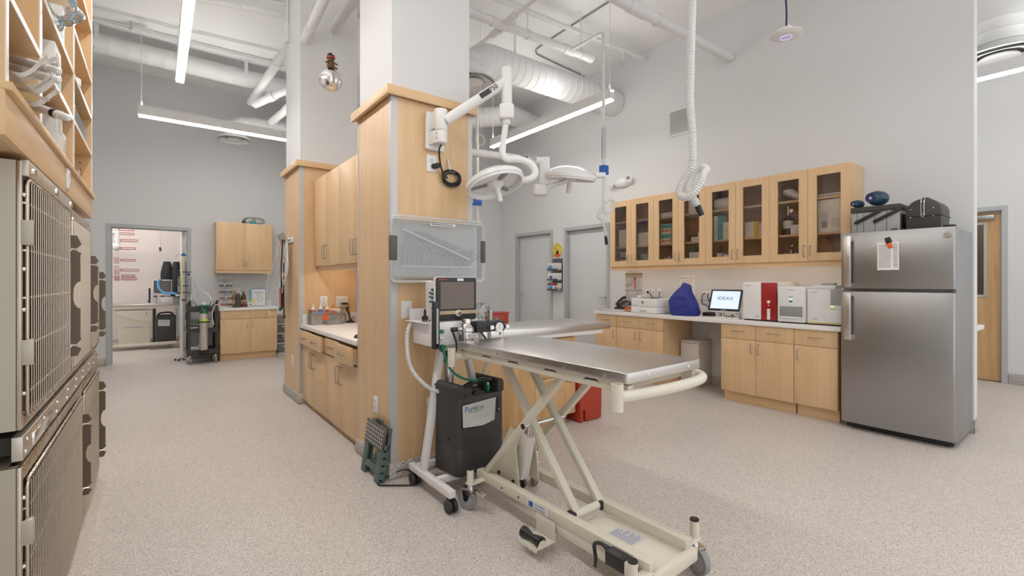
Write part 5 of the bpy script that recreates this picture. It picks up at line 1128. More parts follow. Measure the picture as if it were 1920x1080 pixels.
H = K+R_*(-.055)+Vector((0, 0, -.19)); lamp_head(t, tuple(H), tilt, .20)
t = thing('surgical_lamp', 'second white surgical lamp reaching out from behind the near pillar', 'surgical lamp', (2.6, 3.0, 2.2))
MB().box(1.816, 1.835, 3.13, 3.27, 2.2, 2.42).build('wall_plate', 'white_plastic', t, .006); MB().cyl((1.88, 3.2, 2.22), (1.88, 3.2, 2.40), .04, 20).build('pivot_housing', 'white_plastic', t); MB().box(1.835, 1.88, 3.16, 3.24, 2.23, 2.39).build('pivot_base', 'white_plastic', t)
A = Vector((1.90, 3.19, 2.315)); E_ = Vector((2.62, 2.99, 2.30)); arm = MB().tube([A, E_], .031, 18).build('spring_arm', 'white_plastic', t)
dr = (E_-A).normalized(); nrm = Vector((-.45, -.85, .1)); nrm = (nrm-dr*nrm.dot(dr)).normalized(); upv = nrm.cross(dr)
bx = A.lerp(E_, .77)+nrm*.0315
MB().box(-.04, .04, -.016, .016, .0308, .0318, basis(dr, upv, A.lerp(E_, .75))).build('logo_block', 'ink', arm); text('750', .045, 'ink', arm, tuple(A.lerp(E_, .86)+nrm*.0316), (tuple(dr), tuple(upv)))
b = MB(); b.box(-.045, .045, -.035, .035, 2.10, 2.335, Matrix.Translation((2.635, 2.985, 0)) @ Matrix.Rotation(-TH, 4, 'Z')); b.build('elbow_post', 'white_plastic', t, .01)
b = MB(); b.box(-.055, .055, -.045, .045, 2.005, 2.10, Matrix.Translation((2.60, 3.0, 0)) @ Matrix.Rotation(-TH, 4, 'Z')); b.build('elbow_block', 'white_plastic', t, .018, 3)
c2 = Vector((2.60, 3.0, 2.07)); H2 = c2+R_*.26+Vector((0, 0, .115))+Fv*.02
MB().tube(smooth_path([c2+R_*.04, c2+R_*.09+Vector((0, 0, .02)), c2+R_*.2+Vector((0, 0, .055)), H2+R_*.0+Vector((0, 0, -.02))], 4), .022, 12).build('spring_arm', 'white_plastic', t)
lamp_head(t, tuple(H2), Matrix.Rotation(radians(5), 4, Fv) @ Matrix.Rotation(radians(9), 4, R_), .225)
MB().cyl(H2+R_*.215, H2+R_*.30, .027, 14).build('side_grip', 'white_plastic', t)
# clear storage bin screwed to the pillar, with catheters
t = thing('storage_bin', 'clear plastic bin of tubes fixed upright on the near pillar', 'storage bin', (1.52, 2.8, 1.27))
x0, x1, z0, z1, yb, yf = 1.17, 1.865, 1.275, 1.695, 2.846, 2.775
b = MB(); b.box(x0+.03, x1-.03, yb-.004, yb, z0+.03, z1-.03); b.build('bin_base', 'bin_plastic', t)
b = MB(); b.box(x0+.012, x0+.016, yf, yb-.004, z0+.02, z1-.02); b.box(x1-.016, x1-.012, yf, yb-.004, z0+.02, z1-.02); b.box(x0+.016, x1-.016, yf, yb-.004, z1-.024, z1-.02); b.box(x0+.016, x1-.016, yf, yb-.004, z0+.02, z0+.024); b.build('bin_walls', 'bin_plastic', t)
pts = [(p[0], yf-.004, p[1]) for p in rrect(x0, x1, z0, z1, .03, 5)]; MB().tube(pts, .008, 8, closed=True).build('lid_rim', 'bin_plastic', t)
MB().prism(rrect(x0+.005, x1-.005, z0+.005, z1-.005, .03, 5), yf-.006, yf-.003, plane='xz').build('lid', 'clear_plastic', t)
for xx, w_ in ((x0-.010, .045), (x1-.018, .028)): MB().box(xx, xx+w_, yf-.016, yf+.02, 1.41, 1.565).build('latch', 'dark_grey', t, .004)
MB().prism([(1.44, 1.648), (1.63, 1.650), (1.63, 1.666), (1.44, 1.662)], yf-.0075, yf-.0065, plane='xz').build('name_strip', 'paper', t)
print_lines('print', t, (1.45, yf-.0078, 1.660), FACE_NY, .165, 1, .01, .006, 'ink', 5, .05)
MB().beam((1.27, 2.815, 1.615), (1.78, 2.815, 1.43), .004, .012).build('divider', 'white_plastic', t); MB().beam((1.26, 2.815, 1.375), (1.80, 2.815, 1.375), .004, .01).build('divider', 'white_plastic', t)
# ladder of curved tubes
for k in range(14):
    x = 1.27+.036*k; top = 1.60-.012*k
    c = smooth_path([(x, 2.822, 1.385), (x+.002, 2.822, 1.47), (x+.03, 2.82, top-.05), (x+.09, 2.818, top), (x+.15, 2.818, top+.01)], 4)
    o = MB().tube(c, .0042, 6).build('breathing_tube', 'tube_grey', None); tag(o, ORD[k]+' curved breathing tube from the left in the wall-mounted clear bin', 'medical tube', 'breathing tubes in the wall bin')
for k, (x, z) in enumerate(((1.30, 1.585), (1.44, 1.57), (1.47, 1.50), (1.50, 1.40), (1.545, 1.345), (1.61, 1.36), (1.69, 1.38), (1.71, 1.31), (1.80, 1.49), (1.81, 1.295))):
    o = MB().sph((x, 2.815, z), .010, 10, (.6, .5, 1.7)).build('cuff_balloon', 'sky_blue'); tag(o, ORD[k]+' small blue pilot balloon from the left in the wall bin', 'medical tube', 'blue pilot balloons in the wall bin')
# ------------------------------------------------------------------ refrigerator
t = thing('refrigerator', 'stainless steel top-freezer refrigerator at the end of the counter', 'refrigerator', (5.1, 1.108, 0))
FY0, FY1 = .742, 1.474
MB().box(4.825, 5.425, FY0, FY1, .04, 1.685).build('cabinet', 'fridge_side', t, .004)
for (z0, z1, nm) in ((1.215, 1.69, 'freezer_door'), (.062, 1.188, 'fridge_door')):
    po = [(4.815, FY0), (4.762, FY0), (4.752, FY0+.008)] + [(4.752-.012*sin(pi*i/10), FY0+.008+(FY1-FY0-.016)*i/10) for i in range(1, 10)] + [(4.752, FY1-.008), (4.762, FY1), (4.815, FY1)]
    d = MB().prism(po, z0, z1).build(nm, 'fridge_steel', t, .003)
    MB().box(4.815, 4.825, FY0+.012, FY1-.012, z0+.01, z1-.01).build('gasket', 'dark_grey', d)
    h0, h1 = ((1.225, 1.665) if z0 > 1 else (.775, 1.178))
    top = h1 if z0 > 1 else h0; s = 1 if z0 > 1 else -1
    b = MB(); b.box(4.700, 4.712, 1.385, 1.437, h0, h1); b.prism([(4.700, top), (4.748, top), (4.748, top-s*.07), (4.712, top-s*.03), (4.712, top-s*.002)], 1.385, 1.437, plane='xz') if False else b.box(4.712, 4.750, 1.385, 1.437, min(top, top-s*.045), max(top, top-s*.045))
    oth = h0 if z0 > 1 else h1; b.box(4.712, 4.750, 1.385, 1.437, min(oth, oth+s*.03), max(oth, oth+s*.03)); b.build('handle', 'steel', d, .004)
MB().cyl((4.7455, .785, 1.628), (4.741, .785, 1.628), .021, 24).build('badge', 'chrome', t)
text('GE', .02, 'mid_grey', t, (4.7408, .785, 1.628), FACE_NX)
MB().box(4.83, 4.90, FY0+.02, FY1-.02, .012, .055).build('toe_grille', 'black', t)
MB().box(4.76, 4.83, FY0+.002, FY0+.07, 1.692, 1.706).build('hinge_cover', 'black', t, .004)
b = MB(); b.box(4.765, 4.82, FY0+.004, FY0+.03, 1.189, 1.214); b.build('centre_hinge', 'dark_grey', t)
for y in (.80, 1.40):
    for x in (4.86, 5.38): MB().cyl((x, y, 0), (x, y, .04), .018, 12).build('foot', 'dark_grey', t)
t = thing('posted_sheet', 'printed white sheet clipped to the freezer door', 'paper', (4.736, 1.14, 1.37))
MB().box(4.7335, 4.735, 1.068, 1.21, 1.368, 1.596).build('sheet', 'paper', t); print_lines('print', t, (4.733, 1.20, 1.575), FACE_NX, .085, 16, .012, .005, 'ink_grey', 4, .15); print_lines('print', t, (4.733, 1.105, 1.58), FACE_NX, .03, 14, .014, .006, 'ink_grey', 6, .2)
MB().box(4.7332, 4.7350, 1.068, 1.21, 1.478, 1.480).build('fold_crease', 'paper_grey', t)
t = thing('magnet_clip', 'black and orange magnetic clip holding the sheet on the freezer', 'clip', (4.73, 1.135, 1.56))
b = MB(); b.box(-.02, .02, 0, .05, 0, .012, basis((0, -1, .3), (0, .3, 1), (4.732, 1.13, 1.585))); b.build('clip_body', 'black', t, .006); b = MB(); b.box(-.016, .016, -.04, .002, 0, .010, basis((0, -1, .3), (0, .3, 1), (4.732, 1.13, 1.585))); b.build('clip_jaw', 'orange', t, .005)
# boxes on the refrigerator
t = thing('toolbox', 'grey cantilever toolbox with folded black straps on the refrigerator', 'toolbox', (5.03, 1.28, 1.69))
MB().box(4.90, 5.20, 1.10, 1.44, 1.688, 1.875).build('box_body', 'grey_plastic', t, .006); MB().box(4.895, 5.205, 1.095, 1.445, 1.875, 1.925).build('lid', 'charcoal', t, .006)
for y in (1.35, 1.40, 1.27, 1.19): MB().box(4.8985, 4.9005, y-.004, y, 1.69, 1.875).build('groove', 'dark_grey', t)
for y0 in (1.40, 1.265):
    b = MB(); M = basis((0, -1, .52), (0, .52, 1), (4.893, y0, 1.79)); b.prism(rrect(-.015, .205, -.014, .014, .013), 0, .012, M); b.build('strap_handle', 'black', t, .003)
MB().box(4.893, 4.90, 1.115, 1.155, 1.70, 1.72).build('clasp', 'dark_grey', t)
MB().box(4.905, 5.19, 1.09, 1.0945, 1.72, 1.84).build('side_clasp', 'black', t, .002)
t = thing('carry_case', 'black domed leather carry case with steel studs on the refrigerator', 'case', (5.03, .94, 1.69))
po = [(.845, 0), (1.06, 0), (1.06, .115)] + [(1.062-.0, .12)] + [(.9525+.112*cos(a), .12+.135*sin(a)**.7 if sin(a) > 0 else .12) for a in [pi*i/12 for i in range(1, 12)]] + [(.843, .12), (.845, .115)]
MB().prism([(p[0], 1.688+p[1]) for p in po], 4.90, 5.2, plane='yz').build('case_body', 'charcoal', t, .008)
b = MB(); b.box(4.893, 5.205, .838, 1.067, 1.798, 1.808); b.build('rim', 'black', t, .002)
b = MB(); b.tube(smooth_path([(4.895, .965, 1.80), (4.89, .965, 1.88), (4.90, .965, 1.935), (4.94, .965, 1.945)], 4), .004, 6); b.tube(smooth_path([(4.895, .945, 1.80), (4.89, .945, 1.88), (4.90, .945, 1.935), (4.94, .945, 1.945)], 4), .004, 6); b.build('strap', 'chrome', t)
stud = MB().sph((0, 0, 0), .006, 8).mesh('stud')
for (y, z) in ((1.03, 1.86), (.89, 1.86), (1.03, 1.795), (.955, 1.795), (.89, 1.795), (.955, 1.815)): inst('stud', stud, 'chrome', t, (4.896, y, z))
b = MB(); b.box(4.98, 5.12, .935, .975, 1.945, 1.96); b.build('grip', 'black', t, .005)
for (lab, c, r, L) in (('large dark blue dumbbell-shaped bottle lying on the toolbox', (4.95, 1.26, 1.993), .062, .085), ('small dark blue bottle lying on the toolbox edge', (4.94, 1.40, 1.96), .034, .055)):
    t = thing('blue_bottle', lab, 'bottle', c, group='dark blue bottles on the toolbox')
    M = Matrix.Translation(c) @ Matrix.Rotation(radians(68), 4, 'Z') @ Matrix.Rotation(pi/2, 4, 'X')
    MB().lathe([(.001, -L), (r*.6, -L), (r*.7, -L*.95), (r, -L*.4), (r, L*.3), (r*.8, L*.75), (r*.45, L*.95), (.001, L)], (0, 0, 0), 22, M, cap=False).build('bottle_body', 'bottle_blue', t)
    MB().lathe([(.001, 0), (r*.62, 0), (r*.66, -.006)], (0, 0, -L-.001), 20, M, cap=False).build('end_disc', 'navy', t)
    b = MB(); b.box(-r*.15, r*.15, -r*.2, r*.12, -L-.003, -L-.0018, M); b.build('tag', 'paper', t)
# ------------------------------------------------------------------ right wall fittings
t = thing('clock', 'round yellow and orange wall clock with black cat between the doors', 'clock', (5.44, 5.81, 1.68))
M = basis(*FACE_NX, (5.4495, 5.815, 1.803)); r = .127
MB().lathe([(r, 0), (r, .018), (r-.004, .022)], (0, 0, 0), 40, M).build('rim', 'white_plastic', t)
f = MB().lathe([(.001, .0222), (r-.004, .0222)], (0, 0, 0), 40, M, cap=False).build('dial', 'clock_yellow', t)
seg = [(-(r-.005)*cos(a), (r-.005)*sin(a)) for a in [radians(-33-114*i/14) for i in range(15)]]; MB().prism(seg, .0222, .0232, M).build('lower_dial', 'orange', f)
cat = [(-.03, -.069), (-.033, -.025), (-.034, -.004), (-.018, -.016), (.018, -.016), (.034, -.004), (.033, -.025), (.03, -.069)]; MB().prism(cat, .0222, .0236, M).build('cat_silhouette', 'black', f)
for k in range(1, 13): a = radians(90-30*k); text(str(k), .022, 'ink', f, tuple(M @ Vector((.098*cos(a), .098*sin(a), .0236))), FACE_NX)
b = MB(); b.beam(M @ Vector((0, 0, .0245)), M @ Vector((-.06, .045, .0245)), .003, .001, (-1, 0, 0)); b.beam(M @ Vector((0, 0, .0245)), M @ Vector((-.012, .01, .0245)), .005, .001, (-1, 0, 0)); b.cyl(M @ Vector((0, 0, .023)), M @ Vector((0, 0, .027)), .006, 10); b.build('hands', 'black', t)
t = thing('glove_rack', 'clear wire rack for three glove boxes between the grey doors', 'rack', (5.40, 5.85, 1.1))
b = MB()
for z in (1.455, 1.285, 1.115): b.box(5.33, 5.44, 5.70, 5.97, z-.004, z); b.box(5.328, 5.332, 5.70, 5.97, z, z+.03)
for y in (5.70, 5.835, 5.967): b.box(5.327, 5.331, y, y+.004, 1.111, 1.62)
for y in (5.70, 5.966): b.box(5.33, 5.44, y, y+.004, 1.111, 1.16); b.box(5.33, 5.44, y, y+.004, 1.285, 1.31); b.box(5.33, 5.44, y, y+.004, 1.455, 1.48)
b.box(5.44, 5.448, 5.70, 5.97, 1.10, 1.66); b.build('rack_frame', 'clear_plastic', t)
for z, lab, mm in ((1.456, 'top glove box with blue gloves spilling out', 'paper'), (1.286, 'middle white glove box with blue opening', 'paper'), (1.116, 'bottom glove box with dark red top and blue gloves', 'paper')):
    g = thing('glove_box', lab, 'glove box', (5.385, 5.84, z)); MB().box(5.335, 5.435, 5.715, 5.955, z, z+.125).build('carton', mm, g, .002)
    if 'red' in lab: MB().box(5.334, 5.3352, 5.715, 5.955, z+.085, z+.123).build('red_print', 'maroon', g); MB().box(5.334, 5.3352, 5.735, 5.77, z+.01, z+.07).build('red_print', 'maroon', g)
    else: print_lines('print', g, (5.3345, 5.80, z+.11), FACE_NX, .08, 6, .015, .005, 'ink_grey', 2)
    M = basis(*FACE_NX, (5.334, 5.875, z+.055)); MB().lathe([(.001, .001), (.045, .001)], (0, 0, 0), 20, M @ Matrix.Diagonal((1, .55, 1, 1)), cap=False).build('opening', 'blue', g)
    if 'middle' not in lab: MB().grid(lambda u, v: blob(u, v, (5.325, 5.88, z+.06), (.02, .045, .028), 3.0, .3), 18, 8, closed_u=True).build('glove', 'light_blue', g, smooth=20)
t = thing('emergency_light', 'white emergency light with two spots above the cabinets', 'emergency light', (5.40, 4.40, 2.72))
M = basis(*FACE_NX, (5.4495, 4.41, 2.72)); MB().lathe([(.001, .07), (.08, .066), (.125, .045), (.14, .015), (.14, 0)], (0, 0, 0), 28, M @ Matrix.Diagonal((1.15, .5, 1, 1)), cap=False).build('housing', 'white_gloss', t)
MB().box(-.12, .12, -.05, .05, 0, .02, M).build('back_plate', 'white_plastic', t)
for sx, dz in ((-.15, -.01), (.12, .03)):
    h_ = MB().lathe([(.02, 0), (.045, .02), (.055, .05), (.05, .06), (.001, .055)], (0, 0, 0), 20, M @ Matrix.Translation((sx, dz, .05)) @ Matrix.Rotation(radians(35 if sx > 0 else -60), 4, 'Y')).build('spot_head', 'white_gloss', t); MB().lathe([(.001, .0565), (.03, .0585)], (0, 0, 0), 18, M @ Matrix.Translation((sx, dz, .05)) @ Matrix.Rotation(radians(35 if sx > 0 else -60), 4, 'Y'), cap=False).build('lens', 'mid_grey', h_)
t = thing('vent_grille', 'white louvred vent grille high on the right wall', 'vent', (5.44, 3.5, 3.2))
y0, y1, z0, z1 = 3.335, 3.665, 3.19, 3.545; b = MB(); b.box(5.435, 5.449, y0, y0+.03, z0, z1); b.box(5.435, 5.449, y1-.03, y1, z0, z1); b.box(5.435, 5.449, y0+.03, y1-.03, z0, z0+.03); b.box(5.435, 5.449, y0+.03, y1-.03, z1-.03, z1); b.build('frame', 'pipe_paint', t, .003)
MB().box(5.4465, 5.449, y0+.03, y1-.03, z0+.03, z1-.03).build('back', 'dark_grey', t)
lm = MB().box(-.001, .001, -(y1-y0)/2+.03, (y1-y0)/2-.03, -.010, .010).mesh('louvre')
for k in range(16): inst('louvre', lm, 'pipe_paint', t, (5.441, 3.5, z0+.042+.018*k), (0, radians(35), 0))
for k, (y, z, kind, lab) in enumerate(((3.99, 1.105, 'duplex', 'white outlet on the wall left of the printer cable'), (3.90, 1.12, 'jack', 'white data plate on the wall behind the printer'), (3.80, 1.125, 'jack', 'white switch plate beside the paper notice'))): wall_plate('power_outlet', lab, (5.4295+.018, y, z), FACE_NX, kind=kind)
wall_plate('power_outlet', 'white four-way outlet behind the touchscreen with black plugs', (5.4475, 3.12, 1.10), FACE_NX, .115, .115, 'quad')
t = thing('poster', 'printed vet tech knowledge poster under the wall cabinets', 'poster', (5.448, 4.235, 1.0))
X0 = 5.4475; MB().box(X0, X0+.0015, 4.085, 4.385, .98, 1.395).build('sheet', 'paper_grey', t)
MB().box(X0-.0006, X0, 4.085, 4.385, 1.35, 1.395).build('title_band', 'tan', t); text('VET TECH KNOWLEDGE', .028, 'ink', t, (X0-.0012, 4.235, 1.372), FACE_NX, sx=.95, bold=.0006)
MB().box(X0-.0006, X0, 4.085, 4.385, 1.328, 1.345).build('band', 'mid_grey', t); MB().box(X0-.0006, X0, 4.085, 4.385, 1.135, 1.15).build('band', 'mid_grey', t)
MB().box(X0-.0008, X0, 4.20, 4.222, 1.165, 1.30).build('thermometer', 'red_bright', t); MB().box(X0-.0007, X0, 4.195, 4.228, 1.30, 1.325).build('band', 'maroon', t)
for k, (y, z, m_, n) in enumerate(((4.375, 1.315, 'ink_grey', 9), (4.29, 1.315, 'red', 8), (4.185, 1.315, 'ink_grey', 10), (4.375, 1.12, 'ink_grey', 9), (4.20, 1.12, 'ink_grey', 9), (4.33, 1.24, 'green_bright', 3), (4.375, 1.23, 'orange', 3))): print_lines('print', t, (X0-.0007, y, z), FACE_NX, .075, n, .016, .005, m_, k)
t = thing('paper_notice', 'white printed notice pinned behind the blue bag', 'paper', (5.448, 3.37, 1.06)); MB().box(X0, X0+.0012, 3.275, 3.485, 1.06, 1.35).build('sheet', 'paper', t)
text('SEDIVUE', .026, 'ink_grey', t, (X0-.0006, 3.435, 1.315), FACE_NX); text('IDEXX', .022, 'ink_grey', t, (X0-.0006, 3.325, 1.315), FACE_NX); print_lines('print', t, (X0-.0005, 3.46, 1.29), FACE_NX, .16, 13, .016, .004, 'ink_grey', 8)
# ------------------------------------------------------------------ things on the long counter
CZ = .8665
t = thing('laptop', 'closed silver laptop lying at the far end of the long counter', 'laptop', (4.97, 4.15, CZ)); MB().box(4.84, 5.09, 3.98, 4.35, CZ, CZ+.010).build('base', 'alu', t, .003); MB().box(4.84, 5.09, 3.98, 4.35, CZ+.0105, CZ+.018).build('lid', 'alu', t, .003)
t = thing('desk_phone', 'black desk phone with handset at the far end of the counter', 'telephone', (5.28, 4.25, CZ))
b = MB(); b.prism([(5.17, 0), (5.38, 0), (5.38, .13), (5.36, .135), (5.17, .03)], 4.10, 4.36, plane='xz', M=Matrix.Translation((0, 0, CZ))); b.build('phone_base', 'black', t, .004)
b = MB(); b.tube(smooth_path([(5.20, 4.335, CZ+.075), (5.24, 4.335, CZ+.115), (5.33, 4.335, CZ+.165), (5.38, 4.335, CZ+.17)], 4), [.024]*3+[.019]*7+[.024]*3, 12); b.build('handset', 'black_gloss', t)
M = basis((0, -1, 0), (.86, 0, .5), (5.33, 4.20, CZ+.125)); MB().box(-.05, .08, -.01, .04, .002, .006, M).build('display', 'mid_grey', t)
km = MB().box(-.007, .007, -.006, .006, 0, .004).mesh('key')
for r_ in range(4):
    for k in range(3): o = inst('key', km, 'grey_plastic', t); o.matrix_local = Matrix.Translation(-Vector((5.28, 4.25, CZ))) @ basis((0, -1, 0), (.86, 0, .5), (5.20+.026*r_, 4.24-.028*k, CZ+.053+.0153*r_))
t = thing('cable_tangle', 'tangle of white cables with yellow and orange ends beside the phone', 'cables', (5.05, 3.96, CZ))
for k, m_ in enumerate(('white_plastic', 'white_plastic', 'white_plastic', 'yellow', 'pink', 'orange')):
    rr = random.Random(20+k); pts = [(5.05+rr.uniform(-.08, .08), 3.94+rr.uniform(-.06, .09), CZ+.006+rr.uniform(0, .07)) for _ in range(6)]; MB().tube(smooth_path(pts+[pts[0]], 5), .004 if k < 3 else .008, 6).build('cable', m_, t)
t = thing('laser_printer', 'white laser printer on the long counter', 'printer', (5.05, 3.64, CZ))
x0, x1, y0, y1 = 4.88, 5.26, 3.445, 3.835
MB().box(x0, x1, y0, y1, CZ+.004, CZ+.085).build('paper_drawer', 'white_plastic', t, .006); MB().box(x0, x1, y0, y1, CZ+.087, CZ+.192).build('body', 'white_plastic', t, .010, 3)
MB().box(x0+.05, x1-.06, y0+.05, y1-.06, CZ+.1915, CZ+.1945).build('output_tray', 'dark_grey', t); MB().box(x0+.02, x0+.07, y0+.03, y0+.11, CZ+.192, CZ+.20).build('control_panel', 'black', t, .002)
MB().box(x0-.002, x0+.01, 3.60, 3.70, CZ+.025, CZ+.04).build('drawer_grip', 'grey_plastic', t)
lg = MB().cyl((x0-.001, 3.655, CZ+.142), (x0+.001, 3.655, CZ+.142), .017, 24).build('badge', 'dark_grey', t); text('hp', .024, 'white_plastic', lg, (x0-.0015, 3.655, CZ+.143), FACE_NX)
print_lines('print', t, (x0-.0005, 3.81, CZ+.105), FACE_NX, .06, 1, .01, .005, 'ink_grey', 1)
MB().tube(smooth_path([(5.2, 3.77, CZ+.19), (5.28, 3.80, CZ+.20), (5.36, 3.90, CZ+.24), (5.435, 3.985, CZ+.25)], 5), .006, 8).build('power_lead', 'black', t); MB().cyl((5.42, 3.975, 1.123), (5.437, 3.985, 1.125), .016, 12).build('plug', 'black', t)
MB().tube(smooth_path([(5.22, 3.66, CZ+.19), (5.30, 3.70, CZ+.21), (5.38, 3.76, CZ+.26), (5.437, 3.80, CZ+.26)], 5), .005, 8).build('data_lead', 'navy', t)
MB().box(4.99, 5.12, 3.76, 3.83, CZ+.192, CZ+.222).build('charger', 'white_plastic', t, .004)
t = thing('bench_scale', 'white bench scale with upright display half hidden by the blue bag', 'scale', (5.25, 3.40, CZ)); MB().box(5.13, 5.38, 3.29, 3.425, CZ+.02, CZ+.065).build('platform', 'white_plastic', t, .006); MB().box(5.16, 5.35, 3.30, 3.42, CZ, CZ+.02).build('foot_plate', 'dark_grey', t); b = MB(); b.box(-.008, .008, -.05, .06, 0, .15, Matrix.Translation((5.24, 3.36, CZ+.15)) @ Matrix.Rotation(radians(14), 4, 'Y')); b.build('display_panel', 'white_plastic', t, .004); MB().cyl((5.28, 3.36, CZ+.06), (5.26, 3.36, CZ+.16), .012, 10).build('stem', 'white_plastic', t)
# blue dust cover
t = thing('dust_cover', 'blue fabric cover draped over a microscope on the counter', 'cover', (5.02, 3.13, CZ))
CV = ((0, 3.315, 2.99, .13), (.06, 3.33, 2.978, .135), (.17, 3.344, 2.975, .13), (.32, 3.35, 2.995, .125), (.47, 3.365, 3.03, .115), (.60, 3.335, 3.06, .10), (.72, 3.295, 3.08, .075), (.86, 3.235, 3.095, .045), (.95, 3.212, 3.098, .028), (1.0, 3.205, 3.10, .022))
def cover(u, v):
    a = 2*pi*u
    for q, w_ in zip(CV, CV[1:]):
        if q[0] <= v <= w_[0]+1e-9:
            s = (v-q[0])/(w_[0]-q[0]); y1, y0, d = (q[i]+(w_[i]-q[i])*s for i in (1, 2, 3)); break
    ex = abs(cos(a))**.8*(1 if cos(a) >= 0 else -1); ey = abs(sin(a))**.8*(1 if sin(a) >= 0 else -1)
    rk = random.Random(int(u*24)*97+int(v*40)*13); k = 1+rk.uniform(-.10, .10)*(1 if v > .02 else .4)+.06*sin(3*a+5*v)
    return (5.03+.03*v+d*ex*k, (y0+y1)/2+(y1-y0)/2*ey*(1+rk.uniform(-.05, .05)), CZ+.001+.385*v*(1+(rk.uniform(-.03, .03) if 0 < v < 1 else 0))+(.02*ey if v > .9 else 0)*(v-.9)*10)
b = MB(); b.grid(cover, 22, 13, closed_u=True); n0 = 22*12; b.f.append(tuple(range(n0, n0+22))); cv_ = b.build('cover_cloth', 'blue_fabric', t, smooth=60)
md = cv_.modifiers.new('soft', 'SUBSURF'); md.levels = 2; md.render_levels = 2
t = thing('power_strip', 'black power brick on the counter behind the blue cover', 'power strip', (5.2, 2.9, CZ)); MB().box(5.12, 5.22, 2.80, 2.985, CZ, CZ+.042).build('brick', 'black', t, .004)
t2 = []
for (y, x, h, m_, cm, lab) in ((3.06-.02, 5.30, .09, 'white_plastic', 'white_plastic', 'white dropper bottle behind the touchscreen'), (3.0, 5.33, .10, 'amber_glass', 'black', 'amber bottle with black cap behind the touchscreen'), (2.945, 5.29, .075, 'amber_glass', 'red_bright', 'small bottle with red cap behind the touchscreen')):
    q = thing('reagent_bottle', lab, 'bottle', (x, y, CZ)); MB().lathe([(.018, 0), (.02, .004), (.02, h*.55), (.008, h*.72)], (x, y, CZ), 16).build('bottle', m_, q); MB().lathe([(.010, h*.70), (.010, h*.95), (.004, h)], (x, y, CZ), 14).build('cap', cm, q)
# touchscreen
t = thing('touchscreen', 'touchscreen computer showing a blue-white start screen on the counter', 'computer', (5.05, 2.62, CZ))
M = basis((.05, -1, 0), (.34, 0, 1), (4.985, 2.637, CZ+.195)); w, h = .178, .128
MB().prism(rrect(-w, w, -h, h, .012), -.035, -.002, M).build('shell', 'white_plastic', t, .006); bz = MB().prism(rrect(-w+.002, w-.002, -h+.008, h, .01), -.003, .002, M).build('bezel', 'black', t, .002)
MB().box(-w+.024, w-.024, -h+.034, h-.020, .002, .0026, M).build('screen', 'lcd', bz)
text('IDEXX', .052, 'ink_blue', bz, tuple(M @ Vector((0, .022, .0032))), ((.05, -1, 0), (.34, 0, 1)), sx=1.15); MB().box(-.03, .03, -h+.013, -h+.022, .002, .0026, M).build('maker_strip', 'grey_plastic', bz)
b = MB(); b.prism([(4.96, 2.48), (5.16, 2.52), (5.16, 2.74), (4.96, 2.79)], CZ, CZ+.012); b.build('stand_base', 'white_plastic', t, .004); b = MB(); b.box(5.02, 5.07, 2.73, 2.77, CZ+.012, CZ+.13); b.box(5.02, 5.07, 2.50, 2.54, CZ+.012, CZ+.13); b.box(5.035, 5.06, 2.54, 2.73, CZ+.10, CZ+.12); b.build('stand', 'white_plastic', t, .008)
MB().tube(smooth_path([(5.10, 2.70, CZ+.1), (5.0, 2.66, CZ+.04), (5.02, 2.62, CZ+.018), (5.06, 2.58, CZ+.04), (5.0, 2.57, CZ+.016), (5.15, 2.55, CZ+.03)], 5), .004, 6).build('cable', 'black', t)
b = MB(); b.tube(smooth_path([(5.437, 3.13, 1.12), (5.40, 3.15, 1.10), (5.36, 3.13, 1.0), (5.30, 3.05, .99), (5.22, 2.93, .93)], 5), .006, 8); b.tube(smooth_path([(5.437, 3.09, 1.12), (5.40, 3.08, 1.08), (5.36, 3.02, 1.0), (5.25, 2.92, .93)], 5), .006, 8); b.tube(smooth_path([(5.437, 3.07, 1.07), (5.36, 2.98, 1.03), (5.2, 2.93, .92)], 5), .006, 8)
tag(b.build('power_leads', 'black'), 'black power leads hanging from the wall outlet to the touchscreen', 'cables')
# analyzers
t = thing('blood_analyzer', 'white analyzer with wide dark red door panel on the counter', 'analyzer', (5.15, 2.24, CZ))
MB().box(4.955, 5.40, 2.075, 2.415, CZ+.012, CZ+.40).build('body', 'white_plastic', t, .006); MB().box(4.93, 4.954, 2.228, 2.415, CZ+.014, CZ+.398).build('front_panel', 'white_plastic', t, .006); rp = MB().box(4.925, 4.954, 2.078, 2.226, CZ+.012, CZ+.396).build('red_panel', 'analyzer_red', t, .008); MB().box(4.94, 5.39, 2.085, 2.405, CZ, CZ+.012).build('feet', 'black', t)
MB().cyl((4.925, 2.152, CZ+.20), (4.921, 2.152, CZ+.20), .016, 24).build('power_button', 'white_plastic', rp); MB().cyl((4.925, 2.152, CZ+.165), (4.922, 2.152, CZ+.165), .006, 12).build('indicator', 'white_plastic', rp); MB().box(4.9225, 4.9255, 2.137, 2.167, CZ+.02, CZ+.13).build('card_slot', 'white_plastic', rp)
text('IDEXX', .013, 'ink', t, (4.9295, 2.265, CZ+.045), FACE_NX); text('Procyte Dx', .013, 'ink', t, (4.9295, 2.365, CZ+.365), FACE_NX)
MB().box(4.96, 5.38, 2.07, 2.0745, CZ+.35, CZ+.352).build('seam', 'grey_plastic', t)
t = thing('chemistry_analyzer', 'white analyzer with dark grey drawer in its lower front', 'analyzer', (5.12, 1.925, CZ))
MB().box(4.885, 5.38, 1.805, 2.05, CZ+.012, CZ+.355).build('body', 'white_plastic', t, .010); MB().box(4.90, 5.36, 1.82, 2.03, CZ, CZ+.012).build('feet', 'black', t)
